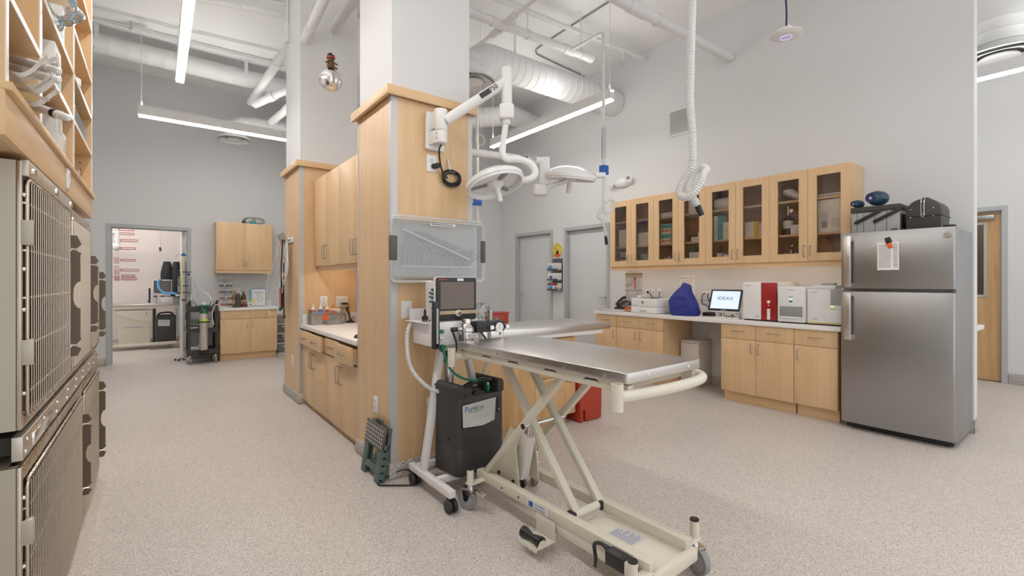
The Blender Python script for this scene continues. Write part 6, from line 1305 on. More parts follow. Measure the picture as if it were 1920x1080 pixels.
dr_ = MB().box(4.875, 4.888, 1.825, 2.03, CZ+.055, CZ+.165).build('drawer', 'mid_grey', t, .006); MB().box(4.868, 4.888, 1.83, 2.025, CZ+.05, CZ+.066).build('drawer_lip', 'white_plastic', dr_, .004)
MB().box(4.8835, 4.886, 1.915, 1.945, CZ+.205, CZ+.222).build('button', 'dark_grey', t); MB().box(4.8835, 4.886, 1.915, 1.945, CZ+.23, CZ+.237).build('status_light', 'led_green', t); text('IDEXX', .013, 'ink', t, (4.8843, 1.93, CZ+.258), FACE_NX); text('Catalyst One', .011, 'ink', t, (4.8843, 1.93, CZ+.325), FACE_NX)
MB().box(4.886, 5.375, 2.0502, 2.0512, CZ+.30, CZ+.302).build('seam', 'grey_plastic', t)
t = thing('urine_analyzer', 'white analyzer with yellow stripe beside the refrigerator', 'analyzer', (5.12, 1.65, CZ))
MB().box(4.905, 5.38, 1.505, 1.795, CZ+.012, CZ+.335).build('body', 'white_plastic', t, .006); MB().box(4.91, 5.37, 1.51, 1.79, CZ, CZ+.012).build('feet', 'black', t); MB().box(4.902, 4.906, 1.507, 1.793, CZ+.016, CZ+.024).build('yellow_stripe', 'yellow', t)
MB().box(4.9025, 4.9055, 1.51, 1.60, CZ+.19, CZ+.333).build('front_door', 'grey_plastic', t); t['_']=0; del t['_']
MB().box(4.9015, 4.905, 1.51, 1.64, CZ+.03, CZ+.14).build('lower_door', 'white_plastic', t, .001); MB().box(4.902, 4.9055, 1.575, 1.60, CZ+.15, CZ+.165).build('yellow_key', 'yellow', t); MB().box(4.902, 4.9055, 1.575, 1.60, CZ+.172, CZ+.18).build('status_light', 'led_green', t)
text('IDEXX', .013, 'ink', t, (4.9045, 1.725, CZ+.055), FACE_NX); text('SediVue Dx', .011, 'ink', t, (4.9045, 1.735, CZ+.305), FACE_NX)
t = thing('strip_reader', 'small white strip reader lying on the yellow-stripe analyzer', 'reader', (5.05, 1.66, CZ+.335)); MB().box(4.94, 5.12, 1.575, 1.755, CZ+.336, CZ+.372).build('reader_base', 'white_plastic', t, .006); MB().prism([(4.96, .372), (5.08, .372), (5.06, .392), (4.965, .385)], 1.60, 1.70, plane='xz', M=Matrix.Translation((0, 0, CZ))).build('reader_head', 'grey_plastic', t, .003); MB().box(4.966, 4.97, 1.63, 1.68, CZ+.376, CZ+.384).build('reader_screen', 'led_green', t)
# ------------------------------------------------------------------ hanging things
t = thing('exhaust_hose', 'clear corrugated hose hanging from the ceiling with a knotted end', 'hose', (2.75, 1.67, 1.7))
P, R = corrugated([(2.76, 1.67, ZC), (2.755, 1.67, 3.4), (2.74, 1.68, 2.6), (2.735, 1.68, 2.45), (2.75, 1.67, 2.18), (2.752, 1.67, 2.06)], .024, .016, 12, .09, 16); MB().tube(P, R, 12).build('hose_run', 'hose_plastic', t)
R3 = Vector((.794, -.608, 0)); F3 = Vector((.608, .794, 0)); o3 = Vector((2.752, 1.67, 0))
kp = [(0, 0, 2.06), (-.01, .0, 2.0), (-.05, .03, 1.93), (-.075, .04, 1.86), (-.06, .0, 1.82), (-.02, -.04, 1.83), (.03, -.05, 1.90), (.06, -.03, 1.97), (.085, 0, 2.0), (.07, .04, 2.02), (.03, .05, 2.0), (-.01, .03, 1.93), (-.02, .0, 1.85), (.0, -.02, 1.80), (.02, -.02, 1.765)]
P, R = corrugated([o3+R3*a+F3*b_+Vector((0, 0, z)) for a, b_, z in kp], .024, .016, 12, .09, 8); MB().tube(P, R, 12).build('hose_knot', 'hose_plastic', t)
e0 = o3+R3*.015+F3*(-.02)+Vector((0, 0, 1.775)); e1 = e0+R3*.035+Vector((0, 0, -.075)); MB().cyl(e0, e1, .021, 16, .017).build('hose_end', 'black', t)
t = thing('wireless_access_point', 'round white wireless access point with blue ring hanging by its cable', 'access point', (4.31, 1.74, 3.40)); c = (4.31, 1.74, 3.395)
MB().lathe([(.001, -.018), (.06, -.016), (.105, -.006), (.125, .006), (.122, .012), (.05, .016), (.001, .016)], c, 36, cap=False).build('disc', 'white_plastic', t); MB().tube([(c[0]+.045*cos(a), c[1]+.045*sin(a), c[2]-.0175) for a in [2*pi*i/32 for i in range(32)]], .0022, 6, closed=True).build('light_ring', 'led_blue', t); MB().box(c[0]-.05, c[0]+.05, c[1]-.05, c[1]+.05, c[2]+.016, c[2]+.06).build('mount_box', 'white_plastic', t, .003); MB().tube(smooth_path([(c[0], c[1], c[2]+.06), (c[0]+.01, c[1], c[2]+.2), (c[0]-.02, c[1], c[2]+.5), (c[0], c[1], ZC)], 5), .008, 8).build('cable', 'navy', t)
t = thing('mirror_ball', 'small mirror ball hanging between the columns', 'mirror ball', (1.232, 4.27, 2.97)); c = (1.232, 4.27, 3.065)
MB().sph(c, .098, 44).build('mirror_sphere', 'mirror_tile', t, smooth=1); MB().cyl((c[0], c[1], c[2]+.095), (c[0], c[1], 3.812), .0012, 5).build('string', 'pipe_paint', t)
t = thing('toy_figure', 'small brown toy with black and red hat on the mirror ball', 'toy', (c[0], c[1], c[2]+.098))
MB().lathe([(.001, 0), (.03, .005), (.034, .03), (.026, .06), (.014, .07)], (c[0], c[1]-.01, c[2]+.10), 14).build('body', 'brown', t); MB().sph((c[0], c[1]-.01, c[2]+.185), .028, 14).build('head', 'brown', t)
hb = MB().lathe([(.034, 0), (.036, .012), (.028, .035), (.010, .048), (.001, .049)], (c[0], c[1]-.01, c[2]+.195), 16).build('hat', 'black', t); MB().lathe([(.0365, 0), (.0375, .010)], (c[0], c[1]-.01, c[2]+.193), 16, cap=False).build('hat_band', 'red_bright', hb); MB().sph((c[0]+.008, c[1]-.043, c[2]+.22), .006, 8).build('hat_badge', 'white_plastic', hb)
for s in (-1, 1): MB().tube([(c[0]+s*.02, c[1]-.02, c[2]+.16), (c[0]+s*.05, c[1]-.035, c[2]+.14)], .008, 8).build('arm', 'brown', t); MB().tube([(c[0]+s*.015, c[1]-.03, c[2]+.11), (c[0]+s*.04, c[1]-.05, c[2]+.10)], .010, 8).build('leg', 'brown', t)
# corridor counter end
t = thing('corridor_counter', 'white counter end projecting into the corridor', 'countertop', (5.9, 1.5, .83)); MB().prism([(5.605, .76), (6.15, .76), (6.22, .83), (6.22, 2.4), (5.605, 2.4)], .83, .868).build('slab', 'counter_white', t, .003); MB().box(5.605, 5.9, 1.2, 1.24, .45, .83).build('bracket', 'white_metal', t)
# ------------------------------------------------------------------ niche counter things
NZ = .8285
wall_plate('power_outlet', 'white outlet on the far pillar above the niche counter', (1.422, 5.1795, 1.06), FACE_NY, .075, .115, 'duplex')
wall_plate('power_outlet', 'white four-way outlet above the niche counter by the scanner', (1.615, 5.1795, 1.055), FACE_NY, .12, .115, 'quad')
t = thing('acrylic_organizer', 'clear acrylic organizer full of syringes on the niche counter', 'organizer', (1.42, 5.06, NZ)); x0, x1, y0, y1 = 1.245, 1.60, 4.985, 5.15
b = MB(); b.box(x0, x1, y0, y0+.003, NZ, NZ+.105); b.box(x0, x1, y1-.003, y1, NZ, NZ+.105); b.box(x0, x0+.003, y0+.003, y1-.003, NZ, NZ+.105); b.box(x1-.003, x1, y0+.003, y1-.003, NZ, NZ+.105); b.box(x0+.003, x1-.003, y0+.003, y1-.003, NZ, NZ+.003); b.box(x0+.003, x1-.003, y0+.003, y1-.003, NZ+.105, NZ+.109); b.build('lower_bin', 'clear_plastic', t)
b = MB(); b.box(x0+.01, x1-.02, y0+.02, y0+.023, NZ+.109, NZ+.155); b.box(x0+.01, x0+.013, y0+.023, y1, NZ+.109, NZ+.155); b.box(x1-.023, x1-.02, y0+.023, y1, NZ+.109, NZ+.155); b.build('upper_tray', 'clear_plastic', t)
MB().prism([(1.36, NZ+.045), (1.415, NZ+.047), (1.418, NZ+.10), (1.365, NZ+.10)], y0-.002, y0-.0005, plane='xz').build('orange_label', 'orange', t)
sy = MB().cyl((0, 0, 0), (0, 0, .075), .008, 8).mesh('syringe'); rr = random.Random(5); cm = ['lime', 'orange', 'white_plastic', 'lime', 'white_plastic', 'orange']
lab_me = {m_: MB().cyl((0, 0, .045), (0, 0, .065), .0084, 8).mesh('syringe_label') for m_ in ('lime', 'orange', 'sky_blue', 'yellow', 'green_bright')}
for m_, me in lab_me.items(): me.materials.append(MATS[m_])
G = 'syringes in the acrylic organizer'
k = 0
for x, m_ in ((1.265, 'lime'), (1.283, None), (1.30, 'orange'), (1.318, 'lime'), (1.337, None), (1.352, 'orange'), (1.435, None), (1.45, 'green_bright'), (1.466, 'yellow'), (1.482, 'sky_blue'), (1.498, 'sky_blue'), (1.514, None), (1.53, 'yellow'), (1.546, 'orange'), (1.562, 'yellow'), (1.58, None)):
    o = bpy.data.objects.new('syringe', sy); COL.objects.link(o); o.location = (x, y0+.022, NZ+.004)
    if not sy.materials: sy.materials.append(MATS['white_plastic'])
    tag(o, ORD[k]+' upright white syringe from the left in the acrylic organizer', 'syringe', G); k += 1
    if m_: q = bpy.data.objects.new('syringe_label', lab_me[m_]); COL.objects.link(q); q.parent = o
t = thing('vial_tray', 'clear tray of loose vials in front of the acrylic organizer', 'tray', (1.46, 4.965, NZ)); b = MB(); b.box(1.385, 1.555, 4.935, 4.938, NZ, NZ+.035); b.box(1.385, 1.555, 4.978, 4.981, NZ, NZ+.035); b.box(1.385, 1.388, 4.938, 4.978, NZ, NZ+.035); b.box(1.552, 1.555, 4.938, 4.978, NZ, NZ+.035); b.box(1.388, 1.552, 4.938, 4.978, NZ, NZ+.003); b.build('tray_shell', 'clear_plastic', t)
b = MB()
for k in range(12): x = 1.397+.013*k; b.cyl((x, 4.945, NZ+.009+.012*(k % 2)), (x+.006, 4.973, NZ+.010+.012*(k % 2)), .0052, 8)
tag(b.build('vials', 'alu', t), kind='stuff')
for (x, h, body, band, lab) in ((1.30, .10, 'red_bright', 'white_plastic', 'white glue bottle with red label on the organizer'), (1.372, .105, 'blue', 'white_plastic', 'white glue bottle with blue label on the organizer'), (1.44, .10, 'red', 'white_plastic', 'white glue bottle with dark red label on the organizer')):
    y = 5.11; z = NZ+.1095; q = thing('glue_bottle', lab, 'bottle', (x, y, z)); MB().lathe([(.022, 0), (.023, .004), (.023, h*.5), (.01, h*.62)], (x, y, z), 16).build('bottle', band, q); MB().lathe([(.0236, .008), (.0236, h*.4)], (x, y, z), 16, cap=False).build('label_band', body, q); MB().lathe([(.011, h*.6), (.009, h*.75), (.003, h), (.001, h)], (x, y, z), 12).build('nozzle', 'white_plastic', q)
q = thing('dropper_bottle', 'small bottle with orange cap on the organizer', 'bottle', (1.50, 5.11, NZ+.11)); MB().lathe([(.015, 0), (.015, .04), (.006, .05)], (1.50, 5.11, NZ+.1095), 14).build('bottle', 'yellow', q); MB().lathe([(.008, .05), (.006, .08), (.004, .095)], (1.50, 5.11, NZ+.1095), 12).build('cap', 'orange', q)
q = thing('stapler', 'orange-handled scissors and white gun tool lying in the organizer tray', 'tool', (1.45, 5.06, NZ+.11)); b = MB(); b.tube(smooth_path([(1.40, 5.03, NZ+.15), (1.45, 5.03, NZ+.145), (1.50, 5.03, NZ+.125), (1.52, 5.03, NZ+.112)], 4), .007, 8); b.tube([(1.38, 5.02, NZ+.112), (1.49, 5.02, NZ+.116)], .007, 8); b.build('orange_handle', 'orange', q); MB().box(1.45, 1.56, 5.045, 5.075, NZ+.118, NZ+.155).build('white_body', 'white_plastic', q, .008)
q = thing('marker_pen', 'light blue marker lying on the organizer', 'pen', (1.33, 5.04, NZ+.12)); MB().cyl((1.27, 5.045, NZ+.119), (1.40, 5.045, NZ+.119), .006, 10).build('barrel', 'light_blue', q)
q = thing('barcode_scanner', 'black barcode scanner on its stand on the niche counter', 'scanner', (1.66, 5.06, NZ)); MB().lathe([(.05, 0), (.05, .008), (.03, .02), (.014, .03), (.012, .05)], (1.665, 5.05, NZ), 20).build('stand', 'black', q); b = MB(); b.tube(smooth_path([(1.66, 5.04, NZ+.03), (1.648, 5.04, NZ+.09), (1.63, 5.035, NZ+.135), (1.615, 5.01, NZ+.155)], 4), [.012]*4+[.014]*5+[.017]*4, 10); b.build('scanner_body', 'brown', q); MB().sph((1.615, 5.005, NZ+.155), .019, 12, (1, .6, 1)).build('scan_window', 'black', q); MB().tube(smooth_path([(1.66, 5.08, NZ+.02), (1.70, 5.10, NZ+.05), (1.73, 5.12, NZ+.06), (1.72, 5.14, NZ+.02), (1.69, 5.13, NZ+.04)], 5), .003, 6).build('cable', 'black', q)
q = thing('phone_charger', 'black adapter plugged in above the barcode scanner', 'adapter', (1.645, 5.15, 1.03)); MB().box(1.605, 1.665, 5.13, 5.17, 1.02, 1.042).build('adapter', 'black', q, .004); MB().tube(smooth_path([(1.665, 5.15, 1.03), (1.68, 5.15, 1.02), (1.682, 5.15, .97), (1.66, 5.13, .92)], 4), .003, 6).build('cable', 'black', q)
q = thing('computer_mouse', 'small black mouse at the near end of the niche counter', 'mouse', (1.26, 3.66, NZ)); MB().sph((1.262, 3.665, NZ+.001), .03, 16, (.8, 1.5, .9)).build('mouse_body', 'black', q); q.location.z = NZ
# ------------------------------------------------------------------ leads and stethoscopes on the far pillar
t = thing('coat_hook_rail', 'white rail with dark wire hooks on the far pillar', 'hook rail', (1.17, 5.7, 1.74)); MB().box(1.165, 1.178, 5.42, 5.82, 1.70, 1.76).build('rail', 'white_plastic', t, .002)
for y in (5.47, 5.55, 5.63, 5.71, 5.79): MB().tube(smooth_path([(1.165, y, 1.73), (1.13, y, 1.725), (1.105, y, 1.75), (1.085, y, 1.80)], 4), .005, 8).build('hook', 'nickel', t)
def hang(name, label, y, pts, m, r=.006, cat='lead', group=None, extra=()):
    q = thing(name, label, cat, (1.12, y, pts[-1][2]), group=group); MB().tube(smooth_path(pts, 6), r, 8).build('tubing', m, q)
    for (nm, bm, mm) in extra: bm.build(nm, mm, q)
    return q
for k in range(7):
    rr = random.Random(40+k); y = 5.48+.04*k; z1 = 1.15+.25*rr.random(); w = .05+.05*rr.random()
    pts = [(1.125, y, 1.735), (1.11, y+.02, 1.60), (1.10+.02*rr.random(), y+w, 1.40), (1.10, y+w*.6, z1), (1.10, y-.02, z1+.03), (1.12, y-w*.6, 1.42), (1.125, y-.01, 1.62), (1.125, y+.002, 1.735)]
    hang('breathing_circuit', ORD[k]+' loop of clear breathing tubing from the right on the pillar hooks', y, pts, 'hose_plastic', .007, 'medical tube', 'clear tubing on the far pillar hooks')
for (y, m_, m2, zb, lab) in ((5.76, 'orange', 'green', .98, 'orange and black stethoscope hanging leftmost on the far pillar'), (5.66, 'black', 'nickel', .93, 'black stethoscope with steel chest piece on the far pillar'), (5.56, 'black', 'brown', .91, 'black stethoscope with bronze chest piece on the far pillar')):
    ex = [('chest_piece', MB().lathe([(.001, -.012), (.022, -.012), (.024, 0), (.02, .012), (.001, .012)], (0, 0, 0), 18, Matrix.Translation((1.11, y, zb-.02)) @ Matrix.Rotation(radians(80), 4, 'Y')), m2), ('second_tube', MB().tube(smooth_path([(1.12, y+.012, 1.735), (1.11, y+.02, 1.5), (1.11, y+.018, 1.1), (1.11, y, zb)], 6), .0065, 8), 'black')]
    hang('stethoscope', lab, y, [(1.12, y, 1.735), (1.105, y-.01, 1.5), (1.105, y-.008, 1.15), (1.11, y, zb)], m_, .0065, 'stethoscope', 'stethoscopes on the far pillar', ex)
hang('ear_tube', 'thin white catheter line dangling left of the far pillar', 5.85, [(1.12, 5.80, 1.74), (1.05, 5.86, 1.45), (1.01, 5.90, 1.30), (1.0, 5.91, 1.0), (1.04, 5.86, .90), (1.10, 5.78, .93)], 'white_plastic', .003, 'medical tube', None, [('green_clip', MB().box(1.0, 1.018, 5.89, 5.908, 1.35, 1.385), 'lime')])
hang('muzzle_lead', 'dark leash strap hanging in the middle of the far pillar hooks', 5.62, [(1.11, 5.62, 1.735), (1.10, 5.62, 1.4), (1.10, 5.615, .98)], 'black', .012, 'leash', None, [('clasp', MB().lathe([(.012, 0), (.014, .04), (.004, .06)], (1.10, 5.615, .90), 10), 'chrome'), ('metal_link', MB().tube([(1.10+.02*cos(a), 5.70, .90+.028*sin(a)) for a in [2*pi*i/16 for i in range(16)]], .005, 6, closed=True), 'chrome')])
# ------------------------------------------------------------------ far left counter things
BZ = .8405
t = thing('tube_display_rack', 'tiered clear rack of coloured bottles on the far left counter', 'rack', (.92, 9.08, BZ)); MB().box(.90, .945, 9.13, 9.145, BZ, BZ+.50).build('back_plate', 'clear_plastic', t); MB().box(.82, 1.02, 9.02, 9.16, BZ, BZ+.012).build('base', 'white_plastic', t)
cols = (('paper_grey',)*8, ('navy', 'navy', 'blue', 'white_plastic', 'green_dark', 'green_dark', 'green_bright', 'green_dark'), ('maroon', 'red', 'brown', 'blue', 'mid_grey', 'mid_grey', 'mid_grey', 'dark_grey'), ('red_bright', 'maroon', 'red', 'pink', 'white_plastic', 'maroon', 'pink', 'purple'), ('orange', 'red_bright', 'red_bright', 'pink', 'red', 'maroon', 'dark_grey', 'maroon'))
pm = MB().lathe([(.010, 0), (.011, .002), (.011, .025), (.006, .03)], (0, 0, 0), 10).mesh('polish_bottle'); pcm = MB().lathe([(.006, .03), (.007, .032), (.006, .055), (.001, .056)], (0, 0, 0), 8).mesh('bottle_cap'); pcm.materials.append(MATS['white_plastic']); pmm = {}
for r_ in range(5):
    z = BZ+.445-.105*r_; MB().box(.825, 1.015, 9.06, 9.13, z, z+.004).build('tier', 'clear_plastic', t); MB().box(.825, 1.015, 9.058, 9.061, z, z+.02).build('tier_lip', 'clear_plastic', t)
    for k, m_ in enumerate(cols[r_]):
        if m_ not in pmm: pmm[m_] = pm.copy(); pmm[m_].materials.append(MATS[m_])
        o = bpy.data.objects.new('polish_bottle', pmm[m_]); COL.objects.link(o); o.location = (.836+.0238*k, 9.085, z+.0045); tag(o, ORD[k]+' bottle from the left on the '+('top', 'second', 'third', 'fourth', 'bottom')[r_]+' tier of the clear rack', 'bottle', 'bottles on the tiered rack'); q = bpy.data.objects.new('bottle_cap', pcm); COL.objects.link(q); q.parent = o
for (x, y, m_, lab) in ((1.035, 8.98, 'yellow_oil', 'clear bottle of yellow syrup left of the black speaker'), (1.165, 8.98, 'amber_glass', 'clear bottle of amber syrup right of the black speaker')):
    q = thing('syrup_bottle', lab, 'bottle', (x, y, BZ)); MB().lathe([(.038, 0), (.04, .006), (.04, .15), (.034, .19), (.014, .23), (.013, .27)], (x, y, BZ), 20).build('bottle', m_, q); MB().lathe([(.0155, .255), (.0155, .285), (.001, .286)], (x, y, BZ), 14).build('cap', 'tan', q); MB().lathe([(.0405, .05), (.0405, .12)], (x, y, BZ), 20, cap=False).build('label_band', 'tan', q)
q = thing('black_speaker', 'tall black rounded speaker on the far left counter', 'speaker', (1.07, 8.86, BZ)); MB().lathe([(.055, 0), (.055, .01), (.048, .02), (.04, .17), (.03, .215), (.012, .235), (.001, .238)], (1.07, 8.86, BZ), 22).build('speaker_body', 'charcoal', q)
for k in range(2): q = thing('dropper_bottle', ('left', 'right')[k]+' of two amber dropper bottles beside the black speaker', 'bottle', (1.155+.036*k, 8.87, BZ)); MB().lathe([(.016, 0), (.016, .045), (.007, .058)], (1.155+.036*k, 8.87, BZ), 14).build('bottle', 'maroon', q); MB().lathe([(.008, .055), (.008, .075), (.003, .10)], (1.155+.036*k, 8.87, BZ), 10).build('dropper_cap', 'black', q)
q = thing('binder', 'white binder with blue spine and dog drawing on the far left counter', 'binder', (1.41, 9.15, BZ)); MB().box(1.295, 1.53, 9.14, 9.20, BZ, BZ+.295).build('binder_case', 'sky_blue', q, .004); MB().box(1.32, 1.52, 9.1385, 9.1395, BZ+.008, BZ+.285).build('cover_sheet', 'paper', q)
print_lines('print', q, (1.34, 9.138, BZ+.25), FACE_NY, .16, 2, .02, .008, 'ink_grey', 1, .1)
b = MB()
for pts in ([(1.385, .20), (1.40, .22), (1.43, .222), (1.44, .19), (1.425, .16), (1.40, .165), (1.385, .185), (1.385, .20)], [(1.40, .165), (1.395, .12), (1.405, .09), (1.43, .085), (1.47, .085), (1.485, .11), (1.47, .15), (1.44, .185)], [(1.44, .12), (1.455, .14), (1.47, .125)]): b.tube([(x, 9.138, BZ+z) for x, z in pts], .002, 5)
b.build('dog_drawing', 'ink', q)
q = thing('card_box', 'small white card box with black emblem before the binder', 'box', (1.27, 9.08, BZ)); MB().box(1.24, 1.305, 9.06, 9.10, BZ, BZ+.075).build('card', 'paper', q, .002); MB().cyl((1.275, 9.0598, BZ+.035), (1.275, 9.059, BZ+.035), .011, 12).build('emblem', 'black', q)
q = thing('sticky_note', 'yellow sticky note on the white binder', 'note', (1.335, 9.135, BZ+.06)); MB().box(1.30, 1.375, 9.1335, 9.1345, BZ+.06, BZ+.13).build('note', 'pale_yellow', q)
q = thing('eyeglasses', 'pair of black glasses lying by the black speaker', 'glasses', (.97, 8.75, BZ)); b = MB()
for s in (-.025, .025): b.tube([(.97+s+.02*cos(a), 8.75+.006*sin(a), BZ+.018+.015*sin(a)) for a in [2*pi*i/14 for i in range(14)]], .003, 6, closed=True)
b.tube([(.925, 8.75, BZ+.02), (.92, 8.83, BZ+.004)], .002, 5); b.tube([(1.015, 8.75, BZ+.02), (1.02, 8.83, BZ+.004)], .002, 5); b.build('frame', 'black', q)
for k, (x, z) in enumerate(((1.10, 1.10), (1.28, 1.11))): wall_plate('power_outlet', ('left', 'right')[k]+' white plate on the far wall behind the bottles', (x, 9.2685, z), FACE_NY, .075 if k else .12, .115, 'duplex')
wall_plate('power_outlet', 'white plate on the far wall beside the hanging catheter line', (1.71, 9.2685, 1.115), FACE_NY, .08, .12, 'jack')
q = thing('mask_bag', 'clear bag with green breathing mask on the far wall cabinet', 'bag', (1.3, 9.1, 2.25)); MB().grid(lambda u, v: blob(u, v, (1.34, 9.1, 2.315), (.17, .09, .06), .4, .15), 24, 10, closed_u=True).build('bag_film', 'bag_plastic', q, smooth=20); MB().lathe([(.05, 0), (.055, .02), (.04, .05), (.015, .07)], (1.32, 9.08, 2.253), 16).build('mask', 'teal', q); MB().lathe([(.03, 0), (.03, .04), (.01, .06)], (1.18, 9.06, 2.253), 12).build('valve', 'dark_grey', q)
# utility cart with oxygen cylinder
t = thing('utility_cart', 'black three-shelf utility cart at the far left doorway', 'cart', (.57, 8.78, 0)); x0, x1, y0, y1 = .375, .765, 8.60, 9.10
for x in (x0, x1-.035):
    for y in (y0, y1-.035): MB().box(x, x+.035, y, y+.035, .13, .90).build('post', 'charcoal', t, .004)
for z in (.17, .50, .82): b = MB(); b.box(x0-.01, x1+.01, y0-.01, y1+.01, z, z+.012); b.box(x0-.012, x1+.012, y0-.012, y0, z-.02, z+.05); b.box(x0-.012, x1+.012, y1, y1+.012, z-.02, z+.05); b.box(x0-.012, x0, y0, y1, z-.02, z+.05); b.box(x1, x1+.012, y0, y1, z-.02, z+.05); b.build('shelf', 'charcoal', t)
for x in (x0+.017, x1-.017): MB().tube(smooth_path([(x, y0+.02, .88), (x, y0+.01, .94), (x+.01, y0-.03, .965)], 4), .02, 12).build('push_handle', 'black', t)
for x in (x0+.03, x1-.03):
    for y, a in ((y0+.03, .3), (y1-.03, -.4)): caster(t, x, y, .13, .05, .03, a, 'rubber_grey', 'dark_grey', 'chrome', False)
q = thing('oxygen_cylinder', 'steel oxygen cylinder with green shoulder strapped to the cart', 'gas cylinder', (.575, 8.535, .14)); MB().lathe([(.05, 0), (.056, .01), (.056, .58), (.052, .60)], (.575, 8.53, .205), 24).build('cylinder', 'steel', q); MB().lathe([(.0565, .575), (.055, .60), (.04, .65), (.016, .67), (.014, .70)], (.575, 8.53, .205), 24).build('shoulder', 'green_dark', q); MB().lathe([(.0568, .44), (.0568, .49)], (.575, 8.53, .205), 24, cap=False).build('label_band', 'lime', q); MB().lathe([(.06, 0), (.06, .08), (.05, .08)], (.575, 8.53, .14), 20).build('boot', 'black', q)
b = MB(); b.cyl((.51, 8.50, .90), (.64, 8.50, .90), .014, 12); b.cyl((.575, 8.50, .88), (.575, 8.50, .95), .018, 12); b.build('regulator', 'green', q); MB().cyl((.575, 8.48, .935), (.575, 8.46, .935), .025, 18).build('gauge', 'white_plastic', q); MB().box(.50, .65, 8.465, 8.60, .64, .66).build('strap', 'black', q)
for (x, y, z, lab) in ((.46, 8.8, .832, 'clear plastic jar at the left of the cart top'), (.70, 8.78, .832, 'clear plastic jar at the right of the cart top')):
    q = thing('clear_jar', lab, 'jar', (x, y, z)); MB().lathe([(.04, 0), (.04, .06), (.02, .11), (.012, .14)], (x, y, z), 16).build('jar', 'clear_plastic', q)
o = MB().tube(smooth_path([(.46, 8.8, .97), (.47, 8.85, 1.10), (.55, 8.9, 1.13), (.66, 8.85, 1.05), (.70, 8.8, .97)], 6), .006, 8).build('clear_tube', 'hose_plastic'); tag(o, 'thin clear tube arching between the jars on the cart', 'medical tube')
o = MB().tube(smooth_path([(.70, 8.48, .60), (.68, 8.49, .75), (.72, 8.5, .90), (.80, 8.52, .88), (.83, 8.52, .70), (.85, 8.53, .56)], 6), .007, 8).build('clear_tube', 'hose_plastic'); tag(o, 'clear tube drooping from the cart beside the oxygen cylinder', 'medical tube')
for (x, z, w, h, m_, lab) in ((.63, .514, .09, .14, 'paper', 'stack of white packets on the middle cart shelf'), (.43, .184, .16, .05, 'paper', 'white pad with blue edge on the bottom cart shelf')):
    q = thing('paper_stack', lab, 'paper', (x, 8.85, z)); MB().box(x-.03, x+w, 8.75, 8.95, z, z+h).build('stack', m_, q, .002); MB().box(x-.03, x+w, 8.749, 8.75, z, z+.012).build('edge', 'blue', q)
for k in range(6):
    rr = random.Random(60+k); o = MB().grid(lambda u, v: blob(u, v, (.42+.04*k, 8.72+.02*rr.random(), .26 if k > 2 else .54), (.028, .028, .025), k, .2), 12, 7, closed_u=True).build('gauze_wad', 'paper'); tag(o, ('left', 'centre', 'right')[k % 3]+' crumpled gauze wad on the '+('middle' if k <= 2 else 'bottom')+' cart shelf', 'gauze', 'gauze wads on the cart')
# iv pole with clamped syringes
t = thing('iv_pole', 'infusion pole with blue clamps at the doorway', 'iv pole', (.33, 9.12, 0)); MB().cyl((.345, 9.14, .05), (.345, 9.14, 1.68), .011, 12).build('pole', 'chrome', t)
for a in range(5): MB().beam((.345, 9.14, .05), (.345+.11*cos(2*pi*a/5+.3), 9.14+.08*sin(2*pi*a/5+.3), .03), .02, .02).build('base_leg', 'chrome', t); MB().sph((.345+.11*cos(2*pi*a/5+.3), 9.14+.08*sin(2*pi*a/5+.3), .018), .018, 8).build('castor', 'black', t)
MB().lathe([(.03, 0), (.035, .02), (.015, .035), (.012, .05)], (.345, 9.14, 1.68), 16).build('top_hub', 'blue', t)
for s in (-1, 1): MB().tube(smooth_path([(.345, 9.14, 1.70), (.345+s*.06, 9.14, 1.705), (.345+s*.10, 9.14, 1.68), (.345+s*.10, 9.14, 1.66), (.345+s*.08, 9.14, 1.655)], 4), .003, 6).build('hook', 'chrome', t)
for (x, y, z) in ((.29, 9.10, 1.38), (.41, 9.10, 1.38), (.345, 9.12, .97), (.27, 9.11, 1.43)): MB().sph((x, y, z), .02, 10, (1.2, 1, .9)).build('clamp', 'navy', t)
for z in (1.42, 1.20, 1.09): MB().box(.25, .44, 9.10, 9.13, z-.008, z+.008).build('cross_bar', 'black', t)
for x in (.285, .415): MB().cyl((x, 9.09, 1.06), (x, 9.09, 1.34), .022, 14).build('syringe_body', 'clear_plastic', t); MB().cyl((x, 9.09, 1.10), (x, 9.09, 1.2), .018, 12).build('plunger', 'paper_grey', t)
MB().tube(smooth_path([(.33, 9.1, 1.66), (.315, 9.09, 1.4), (.32, 9.08, 1.1), (.30, 9.08, .95)], 5), .012, 10).build('cream_tube', 'pale_yellow', t)
MB().tube(smooth_path([(.43, 9.09, 1.40), (.46, 9.08, 1.2), (.44, 9.06, 1.0), (.46, 9.0, .95)], 5), .007, 8).build('line', 'hose_plastic', t); MB().tube(smooth_path([(.47, 9.1, 1.3), (.52, 9.1, 1.15), (.54, 9.1, 1.02), (.50, 9.1, 1.02)], 5), .003, 6).build('wire_hook', 'nickel', t)
